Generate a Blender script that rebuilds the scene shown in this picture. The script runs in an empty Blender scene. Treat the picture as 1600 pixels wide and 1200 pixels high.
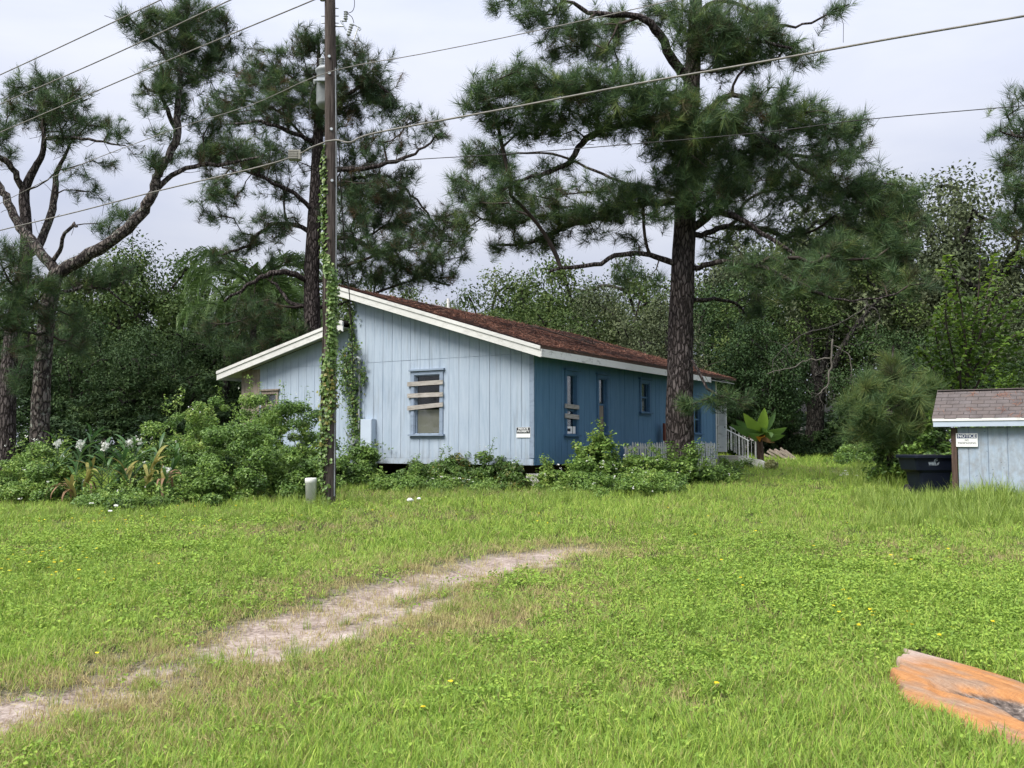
import bpy, math, random
import numpy as np
from mathutils import Vector, Matrix

rad = math.radians
sc = bpy.context.scene
col = sc.collection
rng = np.random.default_rng(11)

# ------------------------------------------------------------------ camera, sky, sun, exposure
EYE = 1.6
FPX = 1500.0
PITCH = math.atan(95.0 / FPX)
cam_d = bpy.data.cameras.new("camera")
cam_d.sensor_width = 36.0
cam_d.lens = 36.0 * FPX / 1600.0
cam_d.clip_start = 0.05
cam_d.clip_end = 3000
cam = bpy.data.objects.new("camera", cam_d)
cam.location = (0, 0, EYE)
cam.rotation_euler = (rad(90) + PITCH, 0, 0)
col.objects.link(cam)
sc.camera = cam

SUN_EL = 52.0
SUN_DIR = Vector((-0.62, -0.55, 0)).normalized()          # horizontal direction TO the sun (behind left)
SUN_AZ = math.atan2(SUN_DIR.x, SUN_DIR.y)                  # clockwise from +Y
w = bpy.data.worlds.new("World")
sc.world = w
w.use_nodes = True
nt = w.node_tree
nt.nodes.clear()
out = nt.nodes.new("ShaderNodeOutputWorld")
sky = nt.nodes.new("ShaderNodeTexSky")
sky.sky_type = 'NISHITA'
sky.sun_disc = False
sky.sun_elevation = rad(SUN_EL)
sky.sun_rotation = SUN_AZ
sky.air_density = 1.0
sky.dust_density = 3.0
bg1 = nt.nodes.new("ShaderNodeBackground")
bg1.inputs['Strength'].default_value = 0.06
nt.links.new(sky.outputs[0], bg1.inputs['Color'])
# overcast cloud deck: CIE overcast gradient (zenith brighter than horizon) with soft cloud structure
tc = nt.nodes.new("ShaderNodeTexCoord")
sep = nt.nodes.new("ShaderNodeSeparateXYZ")
nt.links.new(tc.outputs['Generated'], sep.inputs[0])
mx = nt.nodes.new("ShaderNodeMath"); mx.operation = 'MAXIMUM'; mx.inputs[1].default_value = 0.0
nt.links.new(sep.outputs['Z'], mx.inputs[0])
grad = nt.nodes.new("ShaderNodeMath"); grad.operation = 'MULTIPLY_ADD'
grad.inputs[1].default_value = 0.68; grad.inputs[2].default_value = 0.335
nt.links.new(mx.outputs[0], grad.inputs[0])
mp = nt.nodes.new("ShaderNodeMapping"); mp.inputs['Scale'].default_value = (1.0, 1.0, 3.2)
nt.links.new(tc.outputs['Generated'], mp.inputs[0])
cn = nt.nodes.new("ShaderNodeTexNoise"); cn.inputs['Scale'].default_value = 2.3
cn.inputs['Detail'].default_value = 6; cn.inputs['Roughness'].default_value = 0.5
cn.inputs['Distortion'].default_value = 0.4
nt.links.new(mp.outputs[0], cn.inputs['Vector'])
cr = nt.nodes.new("ShaderNodeValToRGB")
cr.color_ramp.elements[0].position = 0.36; cr.color_ramp.elements[0].color = (0.66, 0.71, 0.88, 1)
cr.color_ramp.elements[1].position = 0.64; cr.color_ramp.elements[1].color = (0.84, 0.87, 0.98, 1)
nt.links.new(cn.outputs['Fac'], cr.inputs[0])
bg2 = nt.nodes.new("ShaderNodeBackground")
nt.links.new(cr.outputs[0], bg2.inputs['Color'])
nt.links.new(grad.outputs[0], bg2.inputs['Strength'])
mixw = nt.nodes.new("ShaderNodeMixShader"); mixw.inputs[0].default_value = 0.92
nt.links.new(bg1.outputs[0], mixw.inputs[1]); nt.links.new(bg2.outputs[0], mixw.inputs[2])
nt.links.new(mixw.outputs[0], out.inputs[0])

sd = bpy.data.lights.new("sun", 'SUN')
sd.energy = 2.8
sd.angle = rad(32)
sd.color = (1.0, 0.96, 0.89)
sun = bpy.data.objects.new("sun", sd)
to_sun = Vector((SUN_DIR.x * math.cos(rad(SUN_EL)), SUN_DIR.y * math.cos(rad(SUN_EL)), math.sin(rad(SUN_EL))))
sun.rotation_euler = to_sun.to_track_quat('Z', 'Y').to_euler()
sun.location = (0, 0, 40)
col.objects.link(sun)

sc.view_settings.view_transform = 'Standard'
sc.view_settings.look = 'None'
sc.view_settings.gamma = 1
sc.view_settings.use_curve_mapping = False
sc.view_settings.exposure = 1.0
sc.cycles.max_bounces = 6
sc.cycles.diffuse_bounces = 3
sc.cycles.glossy_bounces = 3
sc.cycles.transmission_bounces = 4
sc.cycles.transparent_max_bounces = 6
sc.cycles.use_adaptive_sampling = True
sc.cycles.adaptive_threshold = 0.02
sc.cycles.use_denoising = True
sc.cycles.denoiser = 'OPENIMAGEDENOISE'
sc.cycles.denoising_input_passes = 'RGB_ALBEDO_NORMAL'
sc.cycles.denoising_prefilter = 'ACCURATE'
sc.render.film_transparent = False

# ------------------------------------------------------------------ pixel -> place (1600x1200 pixels of the photograph)
CP, SP = math.cos(PITCH), math.sin(PITCH)


def ray(px, py):
    a = (px - 800.0) / FPX
    b = (600.0 - py) / FPX
    return np.array([a, CP - b * SP, SP + b * CP])


def at(px, py, Y):
    d = ray(px, py)
    return np.array([0, 0, EYE]) + d * (Y / d[1])


SLOPE = 0.025


def gz(y):
    """ground height: a gentle rise towards the trees"""
    y = np.asarray(y, float)
    return SLOPE * np.where(y < 44, y, 44 + 8 * np.tanh((y - 44) / 8.0))


def gp(px, py):
    d = ray(px, py)
    t = EYE / (SLOPE * d[1] - d[2])
    return np.array([0, 0, EYE]) + d * t


def foot(px, Y):
    """ground point under pixel column px at distance Y"""
    return np.array([(px - 800.0) / FPX * Y * 0.9985, Y, float(gz(Y))])


def pxm(Y):
    return Y / FPX                      # metres per photograph pixel at distance Y


# ------------------------------------------------------------------ mesh helpers
def mesh_np(name, V, F, mat=None, tint=None, smooth=False):
    """V (n,3), F (m,3) or (m,4) arrays -> mesh"""
    V = np.asarray(V, np.float32); F = np.asarray(F, np.int32)
    me = bpy.data.meshes.new(name)
    me.vertices.add(len(V)); me.vertices.foreach_set('co', V.ravel())
    k = F.shape[1]
    me.loops.add(F.size); me.loops.foreach_set('vertex_index', F.ravel())
    me.polygons.add(len(F))
    me.polygons.foreach_set('loop_start', np.arange(0, F.size, k, dtype=np.int32))
    if smooth:
        me.polygons.foreach_set('use_smooth', np.ones(len(F), bool))
    me.update(calc_edges=True)
    if tint is not None:
        at_ = me.attributes.new('tint', 'FLOAT', 'POINT')
        at_.data.foreach_set('value', np.asarray(tint, np.float32))
    if mat is not None:
        me.materials.append(mat)
    return me


class MB:
    def __init__(self):
        self.v = []; self.f = []; self.m = []

    def add(self, V, F, mi=0):
        o = len(self.v)
        self.v += [tuple(map(float, p)) for p in V]
        self.f += [tuple(int(i) + o for i in f) for f in F]
        self.m += [mi] * len(F)
        return self

    def box(self, x0, x1, y0, y1, z0, z1, mi=0):
        x0, x1 = min(x0, x1), max(x0, x1); y0, y1 = min(y0, y1), max(y0, y1); z0, z1 = min(z0, z1), max(z0, z1)
        V = [(x0, y0, z0), (x1, y0, z0), (x1, y1, z0), (x0, y1, z0), (x0, y0, z1), (x1, y0, z1), (x1, y1, z1), (x0, y1, z1)]
        F = [(0, 3, 2, 1), (4, 5, 6, 7), (0, 1, 5, 4), (1, 2, 6, 5), (2, 3, 7, 6), (3, 0, 4, 7)]
        return self.add(V, F, mi)

    def prism(self, poly, axis, a0, a1, mi=0):
        """poly: 2D points in the two other axes (order kept), extruded along axis a0..a1"""
        n = len(poly)

        def p3(p, a):
            if axis == 'x': return (a, p[0], p[1])
            if axis == 'y': return (p[0], a, p[1])
            return (p[0], p[1], a)
        V = [p3(p, a0) for p in poly] + [p3(p, a1) for p in poly]
        F = [tuple(range(n - 1, -1, -1)), tuple(range(n, 2 * n))]
        F += [(i, (i + 1) % n, (i + 1) % n + n, i + n) for i in range(n)]
        return self.add(V, F, mi)

    def tube(self, pts, r, sides=8, mi=0, cap=True):
        V, F = tube(pts, r, sides)
        n = len(V)
        self.add(V, F, mi)
        if cap:
            o = len(self.v) - n
            self.f.append(tuple(o + i for i in range(sides - 1, -1, -1))); self.m.append(mi)
            self.f.append(tuple(o + n - sides + i for i in range(sides))); self.m.append(mi)
        return self

    def mesh(self, name, mats, smooth=False, fix=True):
        me = bpy.data.meshes.new(name)
        me.from_pydata(self.v, [], self.f)
        if not isinstance(mats, (list, tuple)): mats = [mats]
        for m in mats: me.materials.append(m)
        me.polygons.foreach_set('material_index', np.array(self.m, np.int32))
        if smooth: me.polygons.foreach_set('use_smooth', np.ones(len(self.f), bool))
        if fix:
            import bmesh
            bm = bmesh.new(); bm.from_mesh(me)
            bmesh.ops.recalc_face_normals(bm, faces=bm.faces[:])
            bm.to_mesh(me); bm.free()
        me.update()
        return me

    def obj(self, name, mats, parent=None, smooth=False, fix=True, loc=None):
        return link(name, self.mesh(name, mats, smooth, fix), parent, loc)


def link(name, me, parent=None, loc=None):
    o = bpy.data.objects.new(name, me)
    col.objects.link(o)
    if parent is not None: o.parent = parent
    if loc is not None: o.location = loc
    return o


def tag(o, label=None, cat=None, group=None, kind=None):
    if label: o['label'] = label
    if cat: o['category'] = cat
    if group: o['group'] = group
    if kind: o['kind'] = kind
    return o


def thing(name, label, cat, loc=(0, 0, 0), rotz=0.0, group=None):
    o = bpy.data.objects.new(name, None)
    o.empty_display_size = 0.2
    col.objects.link(o)
    o.location = tuple(float(c) for c in loc); o.rotation_euler = (0, 0, rotz)
    return tag(o, label, cat, group)


def frames(pts):
    pts = np.asarray(pts, float)
    T = np.gradient(pts, axis=0)
    T /= np.linalg.norm(T, axis=1)[:, None] + 1e-9
    ref = np.array([0, 0, 1.0]) if abs(T[0][2]) < 0.8 else np.array([0, 1.0, 0])
    U = np.zeros_like(pts); W = np.zeros_like(pts)
    for i in range(len(pts)):
        u = np.cross(ref, T[i]); u /= np.linalg.norm(u) + 1e-9
        U[i] = u; W[i] = np.cross(T[i], u); ref = W[i]
    return U, W


def tube(pts, r, sides=8, jitter=0.0, rg=None):
    pts = np.asarray(pts, float); n = len(pts)
    r = np.broadcast_to(np.asarray(r, float), (n,))
    U, W = frames(pts)
    ang = np.arange(sides) * 2 * math.pi / sides
    c, s = np.cos(ang), np.sin(ang)
    rr = r[:, None] * np.ones(sides)
    if jitter and rg is not None:
        rr = rr * (1 + jitter * rg.normal(size=(n, sides)))
    V = pts[:, None, :] + rr[..., None] * (c[None, :, None] * U[:, None, :] + s[None, :, None] * W[:, None, :])
    i = np.arange(n - 1)[:, None] * sides; j = np.arange(sides)[None, :]; k = (j + 1) % sides
    F = np.stack([i + j, i + k, i + sides + k, i + sides + j], -1).reshape(-1, 4)
    return V.reshape(-1, 3), F


def spline(pts, n):
    """Catmull-Rom through the points (any columns), n samples"""
    P = np.asarray(pts, float)
    if len(P) == 2:
        t = np.linspace(0, 1, n)[:, None]
        return P[0] * (1 - t) + P[1] * t
    Q = np.vstack([2 * P[0] - P[1], P, 2 * P[-1] - P[-2]])
    ts = np.linspace(0, len(P) - 1 - 1e-6, n)
    i = ts.astype(int); t = (ts - i)[:, None]
    a, b, c, d = Q[i], Q[i + 1], Q[i + 2], Q[i + 3]
    return 0.5 * ((2 * b) + (-a + c) * t + (2 * a - 5 * b + 4 * c - d) * t ** 2 + (-a + 3 * b - 3 * c + d) * t ** 3)


def nrmz(a):
    return a / (np.linalg.norm(a, axis=-1, keepdims=True) + 1e-9)


# ------------------------------------------------------------------ material helpers
class NT:
    def __init__(self, name, rough=0.7, spec=0.3):
        self.mat = bpy.data.materials.new(name)
        self.mat.use_nodes = True
        self.t = self.mat.node_tree
        self.t.nodes.clear()
        self.out = self.t.nodes.new('ShaderNodeOutputMaterial')
        self.b = self.n('ShaderNodeBsdfPrincipled')
        self.b.inputs['Roughness'].default_value = rough
        self.b.inputs['Specular IOR Level'].default_value = spec
        self.t.links.new(self.b.outputs[0], self.out.inputs[0])

    def n(self, typ, ins=None, **props):
        nd = self.t.nodes.new(typ)
        for k, v in props.items(): setattr(nd, k, v)
        for k, v in (ins or {}).items(): self.set(nd.inputs[k], v)
        return nd

    def set(self, sock, v):
        if isinstance(v, bpy.types.NodeSocket): self.t.links.new(v, sock)
        elif isinstance(v, bpy.types.Node): self.t.links.new(v.outputs[0], sock)
        else:
            if isinstance(v, tuple) and len(v) == 3 and sock.type == 'RGBA': v = v + (1,)
            sock.default_value = v

    def coord(self, scale=(1, 1, 1), kind='Object'):
        tcn = self.n('ShaderNodeTexCoord')
        return self.n('ShaderNodeMapping', {'Vector': tcn.outputs[kind], 'Scale': scale}).outputs[0]

    def wpos(self, scale=(1, 1, 1)):
        g = self.n('ShaderNodeNewGeometry')
        return self.n('ShaderNodeMapping', {'Vector': g.outputs['Position'], 'Scale': scale}).outputs[0]

    def noise(self, vec, scale=1.0, detail=4, rough=0.55, dist=0.0):
        return self.n('ShaderNodeTexNoise', {'Vector': vec, 'Scale': scale, 'Detail': detail, 'Roughness': rough, 'Distortion': dist}).outputs['Fac']

    def ramp(self, fac, stops, interp='LINEAR'):
        r = self.n('ShaderNodeValToRGB', {0: fac})
        cr_ = r.color_ramp; cr_.interpolation = interp
        while len(cr_.elements) < len(stops): cr_.elements.new(0.5)
        for e, (p, c) in zip(cr_.elements, stops):
            e.position = p
            e.color = (c, c, c, 1) if not isinstance(c, tuple) else (c + (1,) if len(c) == 3 else c)
        return r.outputs[0]

    def mix(self, fac, a, b, mode='MIX'):
        m = self.n('ShaderNodeMix', data_type='RGBA', blend_type=mode)
        self.set(m.inputs[0], fac); self.set(m.inputs[6], a); self.set(m.inputs[7], b)
        return m.outputs[2]

    def math(self, op, a, b=0.0, c=None):
        m = self.n('ShaderNodeMath', operation=op)
        self.set(m.inputs[0], a); self.set(m.inputs[1], b)
        if c is not None: self.set(m.inputs[2], c)
        return m.outputs[0]

    def bump(self, h, strength=0.3, dist=0.02):
        bp = self.n('ShaderNodeBump', {'Height': h, 'Strength': strength, 'Distance': dist})
        self.t.links.new(bp.outputs[0], self.b.inputs['Normal'])

    def color(self, c): self.set(self.b.inputs['Base Color'], c)

    def rnd(self):
        return self.n('ShaderNodeObjectInfo').outputs['Random']

    def tint(self):
        return self.n('ShaderNodeAttribute', attribute_name='tint').outputs['Fac']


def m_plain(name, c, rough=0.6, spec=0.3, metal=0.0, var=0.12, scale=6.0, bump=0.0):
    m = NT(name, rough, spec)
    n1 = m.noise(m.coord(), scale, 5)
    lo = tuple(x * (1 - var) for x in c); hi = tuple(min(1, x * (1 + var)) for x in c)
    m.color(m.ramp(n1, [(0.3, lo), (0.7, hi)]))
    m.b.inputs['Metallic'].default_value = metal
    if bump: m.bump(m.noise(m.coord(), scale * 8, 4), bump, 0.01)
    return m.mat


def m_siding(name, c, pale, dark, chalk=0.5, wear=0.0):
    m = NT(name, 0.75, 0.2)
    v = m.coord((7, 7, 0.7))
    streak = m.noise(v, 2.2, 6, 0.65)
    big = m.noise(m.coord((0.6, 0.6, 0.8)), 1.4, 4)
    fine = m.noise(m.coord((60, 60, 3)), 2.0, 4, 0.6)
    c1 = m.ramp(streak, [(0.30, dark), (0.50, c), (0.72, pale)])
    c2 = m.mix(m.ramp(big, [(0.35, 0.0), (0.75, chalk)]), c1, pale)
    c3 = m.mix(m.math('MULTIPLY', m.rnd(), 0.22), c2, dark)
    c4 = m.mix(m.ramp(fine, [(0.64, 0.0), (0.85, 0.22)]), c3, tuple(x * 0.55 for x in dark))
    if wear:
        # rain-washed grime streaks and soil splashed up the foot of the sheets
        st = m.ramp(m.noise(m.coord((3, 3, 0.25)), 2.4, 5, 0.6), [(0.56, 0.0), (0.72, 0.5)])
        c4 = m.mix(st, c4, (0.20, 0.225, 0.25))
        zz = m.n('ShaderNodeSeparateXYZ', {0: m.coord()}).outputs['Z']
        mud = m.math('MULTIPLY', m.ramp(m.math('SUBTRACT', zz, 1.1), [(0.0, 1.0), (0.45, 0.0)]), m.ramp(m.noise(m.coord((4, 4, 3)), 2, 5, 0.65), [(0.4, 0.0), (0.7, 0.6)]))
        c4 = m.mix(mud, c4, (0.22, 0.21, 0.19))
        # flaked paint showing dark wood near the bottom edge of the sheets
        z = m.n('ShaderNodeSeparateXYZ', {0: m.coord()}).outputs['Z']
        near = m.ramp(m.math('SUBTRACT', z, 1.2), [(0.0, 1.0), (0.16, 0.85), (0.3, 0.0)])
        sp = m.ramp(m.noise(m.coord((5, 5, 9)), 2.0, 5, 0.7), [(0.655, 0.0), (0.685, 1.0)])
        c4 = m.mix(m.math('MULTIPLY', near, m.math('MULTIPLY', sp, wear)), c4, (0.03, 0.035, 0.05))
    m.color(c4)
    m.bump(fine, 0.25, 0.006)
    return m.mat


def m_trim(name, c, stain, amt=0.6, sc_=3.0, lo=0.5, hi=0.72):
    m = NT(name, 0.65, 0.3)
    n1 = m.noise(m.coord((1, 1, 2.5)), sc_, 7, 0.68)
    n2 = m.noise(m.coord(), 0.7, 4)
    f = m.ramp(n1, [(lo, 0.0), (hi, amt)])
    cc = m.mix(f, m.ramp(n2, [(0.3, tuple(x * 0.86 for x in c)), (0.7, c)]), stain)
    m.color(cc)
    m.bump(n1, 0.12, 0.01)
    return m.mat


def m_wood(name, a, b, dark, axis=(1, 14, 14), rough=0.8):
    m = NT(name, rough, 0.2)
    v = m.coord(axis)
    g = m.noise(v, 2.0, 8, 0.68, 0.3)
    cr_ = m.noise(m.coord((axis[0] * 0.6, axis[1] * 3, axis[2] * 3)), 2.5, 3, 0.5)
    c1 = m.ramp(g, [(0.3, dark), (0.45, a), (0.65, b)])
    c2 = m.mix(m.ramp(cr_, [(0.66, 0.0), (0.72, 0.75)]), c1, tuple(x * 0.35 for x in dark))
    c3 = m.mix(m.math('MULTIPLY', m.rnd(), 0.25), c2, dark)
    m.color(c3)
    m.bump(g, 0.5, 0.01)
    return m.mat


def m_bark(name, dark, mid, light, sx=9.0, sz=2.2, lichen=0.0, bump=0.9):
    m = NT(name, 0.9, 0.15)
    v = m.coord((sx, sx, sz))
    vd = m.n('ShaderNodeMix', data_type='VECTOR')
    n0 = m.n('ShaderNodeTexNoise', {'Vector': m.coord((4, 4, 2)), 'Scale': 2.0, 'Detail': 3})
    m.set(vd.inputs[0], 0.12); m.set(vd.inputs[4], v); m.set(vd.inputs[5], n0.outputs['Color'])
    add = m.n('ShaderNodeVectorMath', {0: v, 1: n0.outputs['Color']}, operation='ADD')
    vo = m.n('ShaderNodeTexVoronoi', {'Vector': add.outputs[0], 'Scale': 1.0}, feature='DISTANCE_TO_EDGE')
    vc = m.n('ShaderNodeTexVoronoi', {'Vector': add.outputs[0], 'Scale': 1.0}, feature='F1')
    plate = m.ramp(vo.outputs['Distance'], [(0.03, 0.0), (0.22, 1.0)])
    tone = m.noise(m.coord((10, 10, 5)), 2.0, 6, 0.7)
    cell = m.n('ShaderNodeSeparateColor', {0: vc.outputs['Color']}).outputs[0]
    c1 = m.ramp(m.math('MULTIPLY_ADD', cell, 0.35, m.math('MULTIPLY', tone, 0.65)), [(0.3, mid), (0.7, light)])
    c2 = m.mix(plate, dark, c1)
    if lichen:
        li = m.ramp(m.noise(m.coord((2.5, 2.5, 2.5)), 2.6, 7, 0.75), [(0.56, 0.0), (0.64, lichen)])
        c2 = m.mix(li, c2, (0.30, 0.33, 0.27))
    m.color(c2)
    m.bump(m.math('ADD', plate, m.math('MULTIPLY', tone, 0.4)), bump, 0.04)
    return m.mat


def m_leaf(name, stops, trans=0.28, rough=0.6, spec=0.16, patch=0.0, pscale=0.5, tcol=None):
    """leaf colour by the per-leaf attribute tint, with a little object/instance and place variation"""
    m = NT(name, rough, spec)
    t = m.tint()
    f = m.math('ADD', t, m.math('MULTIPLY_ADD', m.rnd(), 0.16, -0.08))
    if patch:
        pn = m.noise(m.wpos(), pscale, 4, 0.6)
        f = m.math('ADD', f, m.math('MULTIPLY_ADD', pn, patch * 2, -patch))
    c = m.ramp(f, stops)
    m.color(c)
    tr = m.n('ShaderNodeBsdfTranslucent', {'Color': m.mix(0.5, c, tcol) if tcol else c})
    ms = m.n('ShaderNodeMixShader', {0: trans, 1: m.b.outputs[0], 2: tr.outputs[0]})
    m.t.links.new(ms.outputs[0], m.out.inputs[0])
    return m.mat


def m_glass(name, tintc=(0.82, 0.85, 0.85), trans=0.75, rough=0.03):
    m = NT(name)
    tp = m.n('ShaderNodeBsdfTransparent', {'Color': tintc})
    gl = m.n('ShaderNodeBsdfGlossy', {'Color': (0.9, 0.9, 0.9), 'Roughness': rough})
    fr = m.n('ShaderNodeFresnel', {'IOR': 1.5})
    f = m.math('MULTIPLY_ADD', fr, 0.55, 0.01)
    ms = m.n('ShaderNodeMixShader', {0: f, 1: tp.outputs[0], 2: gl.outputs[0]})
    m.t.links.new(ms.outputs[0], m.out.inputs[0])
    return m.mat


M = {}
M['blue_light'] = m_siding('pale_blue_paint', (0.338, 0.408, 0.492), (0.405, 0.470, 0.545), (0.275, 0.345, 0.430), 0.6, 1.0)
M['blue_deep'] = m_siding('deep_blue_paint', (0.088, 0.185, 0.295), (0.115, 0.215, 0.325), (0.072, 0.158, 0.258), 0.3)
M['blue_trim'] = m_trim('grey_blue_trim', (0.24, 0.30, 0.385), (0.11, 0.135, 0.175), 0.6, 4)
M['blue_trim_dark'] = m_trim('deep_blue_trim', (0.065, 0.150, 0.260), (0.03, 0.06, 0.1), 0.5, 4)
M['bare_ply'] = m_wood('bare_plywood', (0.24, 0.20, 0.165), (0.31, 0.27, 0.22), (0.16, 0.13, 0.11), (12, 12, 1))
M['white'] = m_trim('white_trim_paint', (0.66, 0.66, 0.63), (0.30, 0.29, 0.26), 0.65, 4, 0.50, 0.78)
M['white_dirty'] = m_trim('mildewed_white_paint', (0.80, 0.80, 0.77), (0.12, 0.12, 0.11), 0.8, 3.2, 0.54, 0.74)
M['soffit'] = m_trim('soffit_paint', (0.5, 0.5, 0.48), (0.2, 0.2, 0.18), 0.5, 3)
M['raw_board'] = m_wood('grey_raw_board', (0.36, 0.335, 0.30), (0.50, 0.475, 0.44), (0.16, 0.145, 0.13), (14, 2, 14))
M['raw_board_x'] = m_wood('grey_raw_board_side', (0.34, 0.32, 0.29), (0.48, 0.46, 0.43), (0.16, 0.15, 0.14), (2, 14, 14))
M['glass'] = m_glass('window_glass')
M['interior'] = m_plain('dark_interior', (0.05, 0.05, 0.05), 0.9)
M['tan_panel'] = m_plain('tan_panel', (0.50, 0.44, 0.37), 0.8, var=0.1, scale=2)
M['curtain'] = m_plain('grey_curtain', (0.30, 0.31, 0.29), 0.9, var=0.2)
M['paper'] = m_plain('white_paper', (0.8, 0.8, 0.8), 0.7, var=0.03)
M['ink'] = m_plain('black_print', (0.015, 0.016, 0.02), 0.6)
M['navy_print'] = m_plain('navy_print', (0.012, 0.03, 0.11), 0.5)
M['sign_white'] = m_plain('sign_white', (0.82, 0.83, 0.82), 0.45, var=0.05)
M['galv'] = m_plain('galvanised_metal', (0.42, 0.45, 0.47), 0.45, 0.5, 0.6, 0.15)
M['grey_metal'] = m_plain('grey_painted_metal', (0.29, 0.31, 0.325), 0.5, 0.4, 0.0, 0.15)
M['box_paint'] = m_trim('pale_blue_metal_paint', (0.46, 0.53, 0.62), (0.25, 0.3, 0.36), 0.5, 3, 0.55, 0.8)
M['porcelain'] = m_plain('grey_porcelain', (0.36, 0.38, 0.38), 0.25, 0.6)
M['cable_dark'] = m_plain('dark_cable', (0.035, 0.033, 0.032), 0.6)
M['cable_grey'] = m_plain('grey_cable', (0.20, 0.19, 0.17), 0.6, var=0.3)
M['concrete'] = m_trim('weathered_concrete', (0.42, 0.40, 0.36), (0.16, 0.15, 0.12), 0.8, 5)
M['white_block'] = m_trim('painted_concrete', (0.62, 0.62, 0.58), (0.22, 0.22, 0.17), 0.8, 5)
M['iron_white'] = m_trim('white_iron_paint', (0.62, 0.64, 0.62), (0.25, 0.17, 0.12), 0.7, 8)
M['bin'] = m_plain('navy_plastic', (0.006, 0.009, 0.019), 0.45, 0.25, var=0.2, scale=3)
M['bin_print'] = m_trim('worn_white_print', (0.34, 0.38, 0.42), (0.04, 0.06, 0.09), 0.8, 18, 0.45, 0.62)
M['post_brown'] = m_wood('dark_brown_post', (0.085, 0.055, 0.042), (0.14, 0.095, 0.075), (0.04, 0.027, 0.022), (14, 14, 1.2))
M['red_board'] = m_wood('red_brown_board', (0.15, 0.045, 0.03), (0.2, 0.07, 0.045), (0.08, 0.025, 0.02), (12, 12, 1))
M['pvc'] = m_trim('weathered_white_pipe', (0.74, 0.75, 0.70), (0.26, 0.28, 0.22), 0.6, 5, 0.55, 0.78)
M['bark_pine'] = m_bark('pine_bark', (0.020, 0.016, 0.015), (0.065, 0.053, 0.050), (0.135, 0.115, 0.110), 13, 3.6, 0.0)
M['bark_pine_lichen'] = m_bark('lichen_pine_bark', (0.022, 0.018, 0.017), (0.085, 0.07, 0.062), (0.19, 0.165, 0.15), 9, 3.5, 0.8)
M['bark_oak'] = m_bark('oak_bark', (0.012, 0.011, 0.010), (0.035, 0.031, 0.027), (0.07, 0.063, 0.055), 9, 3, 0.25)
M['twig'] = m_plain('brown_twig', (0.060, 0.048, 0.042), 0.9, 0.1, var=0.35, scale=3)
M['twig_pale'] = m_plain('dead_pale_wood', (0.125, 0.115, 0.10), 0.9, 0.1, var=0.3, scale=3)
M['stem_green'] = m_plain('green_stem', (0.09, 0.13, 0.04), 0.7, 0.2, var=0.3, scale=3)
# ================================================================== GROUND
TRACK = [np.array([gp(x, y)[:2] for x, y in pts]) for pts in (
    [(-150, 1165), (0, 1112), (120, 1085), (240, 1052), (330, 1020), (420, 990), (520, 955), (610, 928), (700, 905), (790, 882), (880, 862)],
    [(380, 1035), (460, 1010), (540, 985), (620, 960), (700, 935)])]
TRACK_W = [0.55, 0.26]
PATCH = [(gp(1305, 738)[:2], 1.1, 0.35), (gp(60, 900)[:2], 0.5, 0.3)]


def poly_dist(X, Y, poly):
    d = np.full(X.shape, 1e9)
    for a, b in zip(poly[:-1], poly[1:]):
        ab = b - a; L2 = (ab ** 2).sum()
        t = np.clip(((X - a[0]) * ab[0] + (Y - a[1]) * ab[1]) / L2, 0, 1)
        d = np.minimum(d, np.hypot(X - a[0] - t * ab[0], Y - a[1] - t * ab[1]))
    return d


def vnoise(X, Y, s, seed):
    """smooth value noise"""
    X = X / s + 1000; Y = Y / s + 1000
    xi = np.floor(X).astype(int); yi = np.floor(Y).astype(int)
    fx = X - xi; fy = Y - yi
    fx = fx * fx * (3 - 2 * fx); fy = fy * fy * (3 - 2 * fy)

    def h(i, j):
        n = (i * 374761393 + j * 668265263 + seed * 1274126177) & 0x7fffffff
        n = ((n ^ (n >> 13)) * 1274126177) & 0x7fffffff
        return (n & 0xffff) / 65535.0
    return (h(xi, yi) * (1 - fx) + h(xi + 1, yi) * fx) * (1 - fy) + (h(xi, yi + 1) * (1 - fx) + h(xi + 1, yi + 1) * fx) * fy


def bare_mask(X, Y):
    n = 0.6 * vnoise(X, Y, 0.55, 1) + 0.4 * vnoise(X, Y, 0.2, 2)
    b = np.zeros(X.shape)
    for poly, wd in zip(TRACK, TRACK_W):
        d = poly_dist(X, Y, poly)
        b = np.maximum(b, np.clip(1.25 - d / (wd * (0.35 + 1.3 * n)), 0, 1))
    for c, rx, ry in PATCH:
        d = np.hypot((X - c[0]) / rx, (Y - c[1]) / ry)
        b = np.maximum(b, np.clip(1.4 - d - 0.6 * n, 0, 1))
    patchy = 0.5 * vnoise(X, Y, 0.8, 6) + 0.3 * vnoise(X, Y, 0.33, 7) + 0.2 * vnoise(X, Y, 0.13, 8)
    return b * np.clip((patchy - 0.20) * 4.2, 0, 1)


def dry_mask(X, Y):
    n = vnoise(X, Y, 0.9, 5)
    d = poly_dist(X, Y, TRACK[0])
    d2 = poly_dist(X, Y, TRACK[1])
    a = np.clip(1.2 - d / (0.95 + 1.1 * n), 0, 1)
    b = np.clip(1.2 - d2 / (0.6 + 0.8 * n), 0, 1)
    c = np.clip((vnoise(X, Y, 2.3, 9) - 0.62) * 4, 0, 1) * 0.55
    mid = gp(520, 1020)[:2]; tl = gp(250, 1120)[:2]
    d3 = poly_dist(X, Y, np.array([tl, mid, gp(850, 940)[:2]]))
    c = np.maximum(c, np.clip(1.15 - d3 / (0.7 + 0.9 * n), 0, 1) * 0.8)
    return np.maximum(np.maximum(a, b), c)


def bump_z(X, Y):
    return 0.05 * (vnoise(X, Y, 1.7, 3) - 0.5) + 0.025 * (vnoise(X, Y, 0.5, 4) - 0.5)


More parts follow.
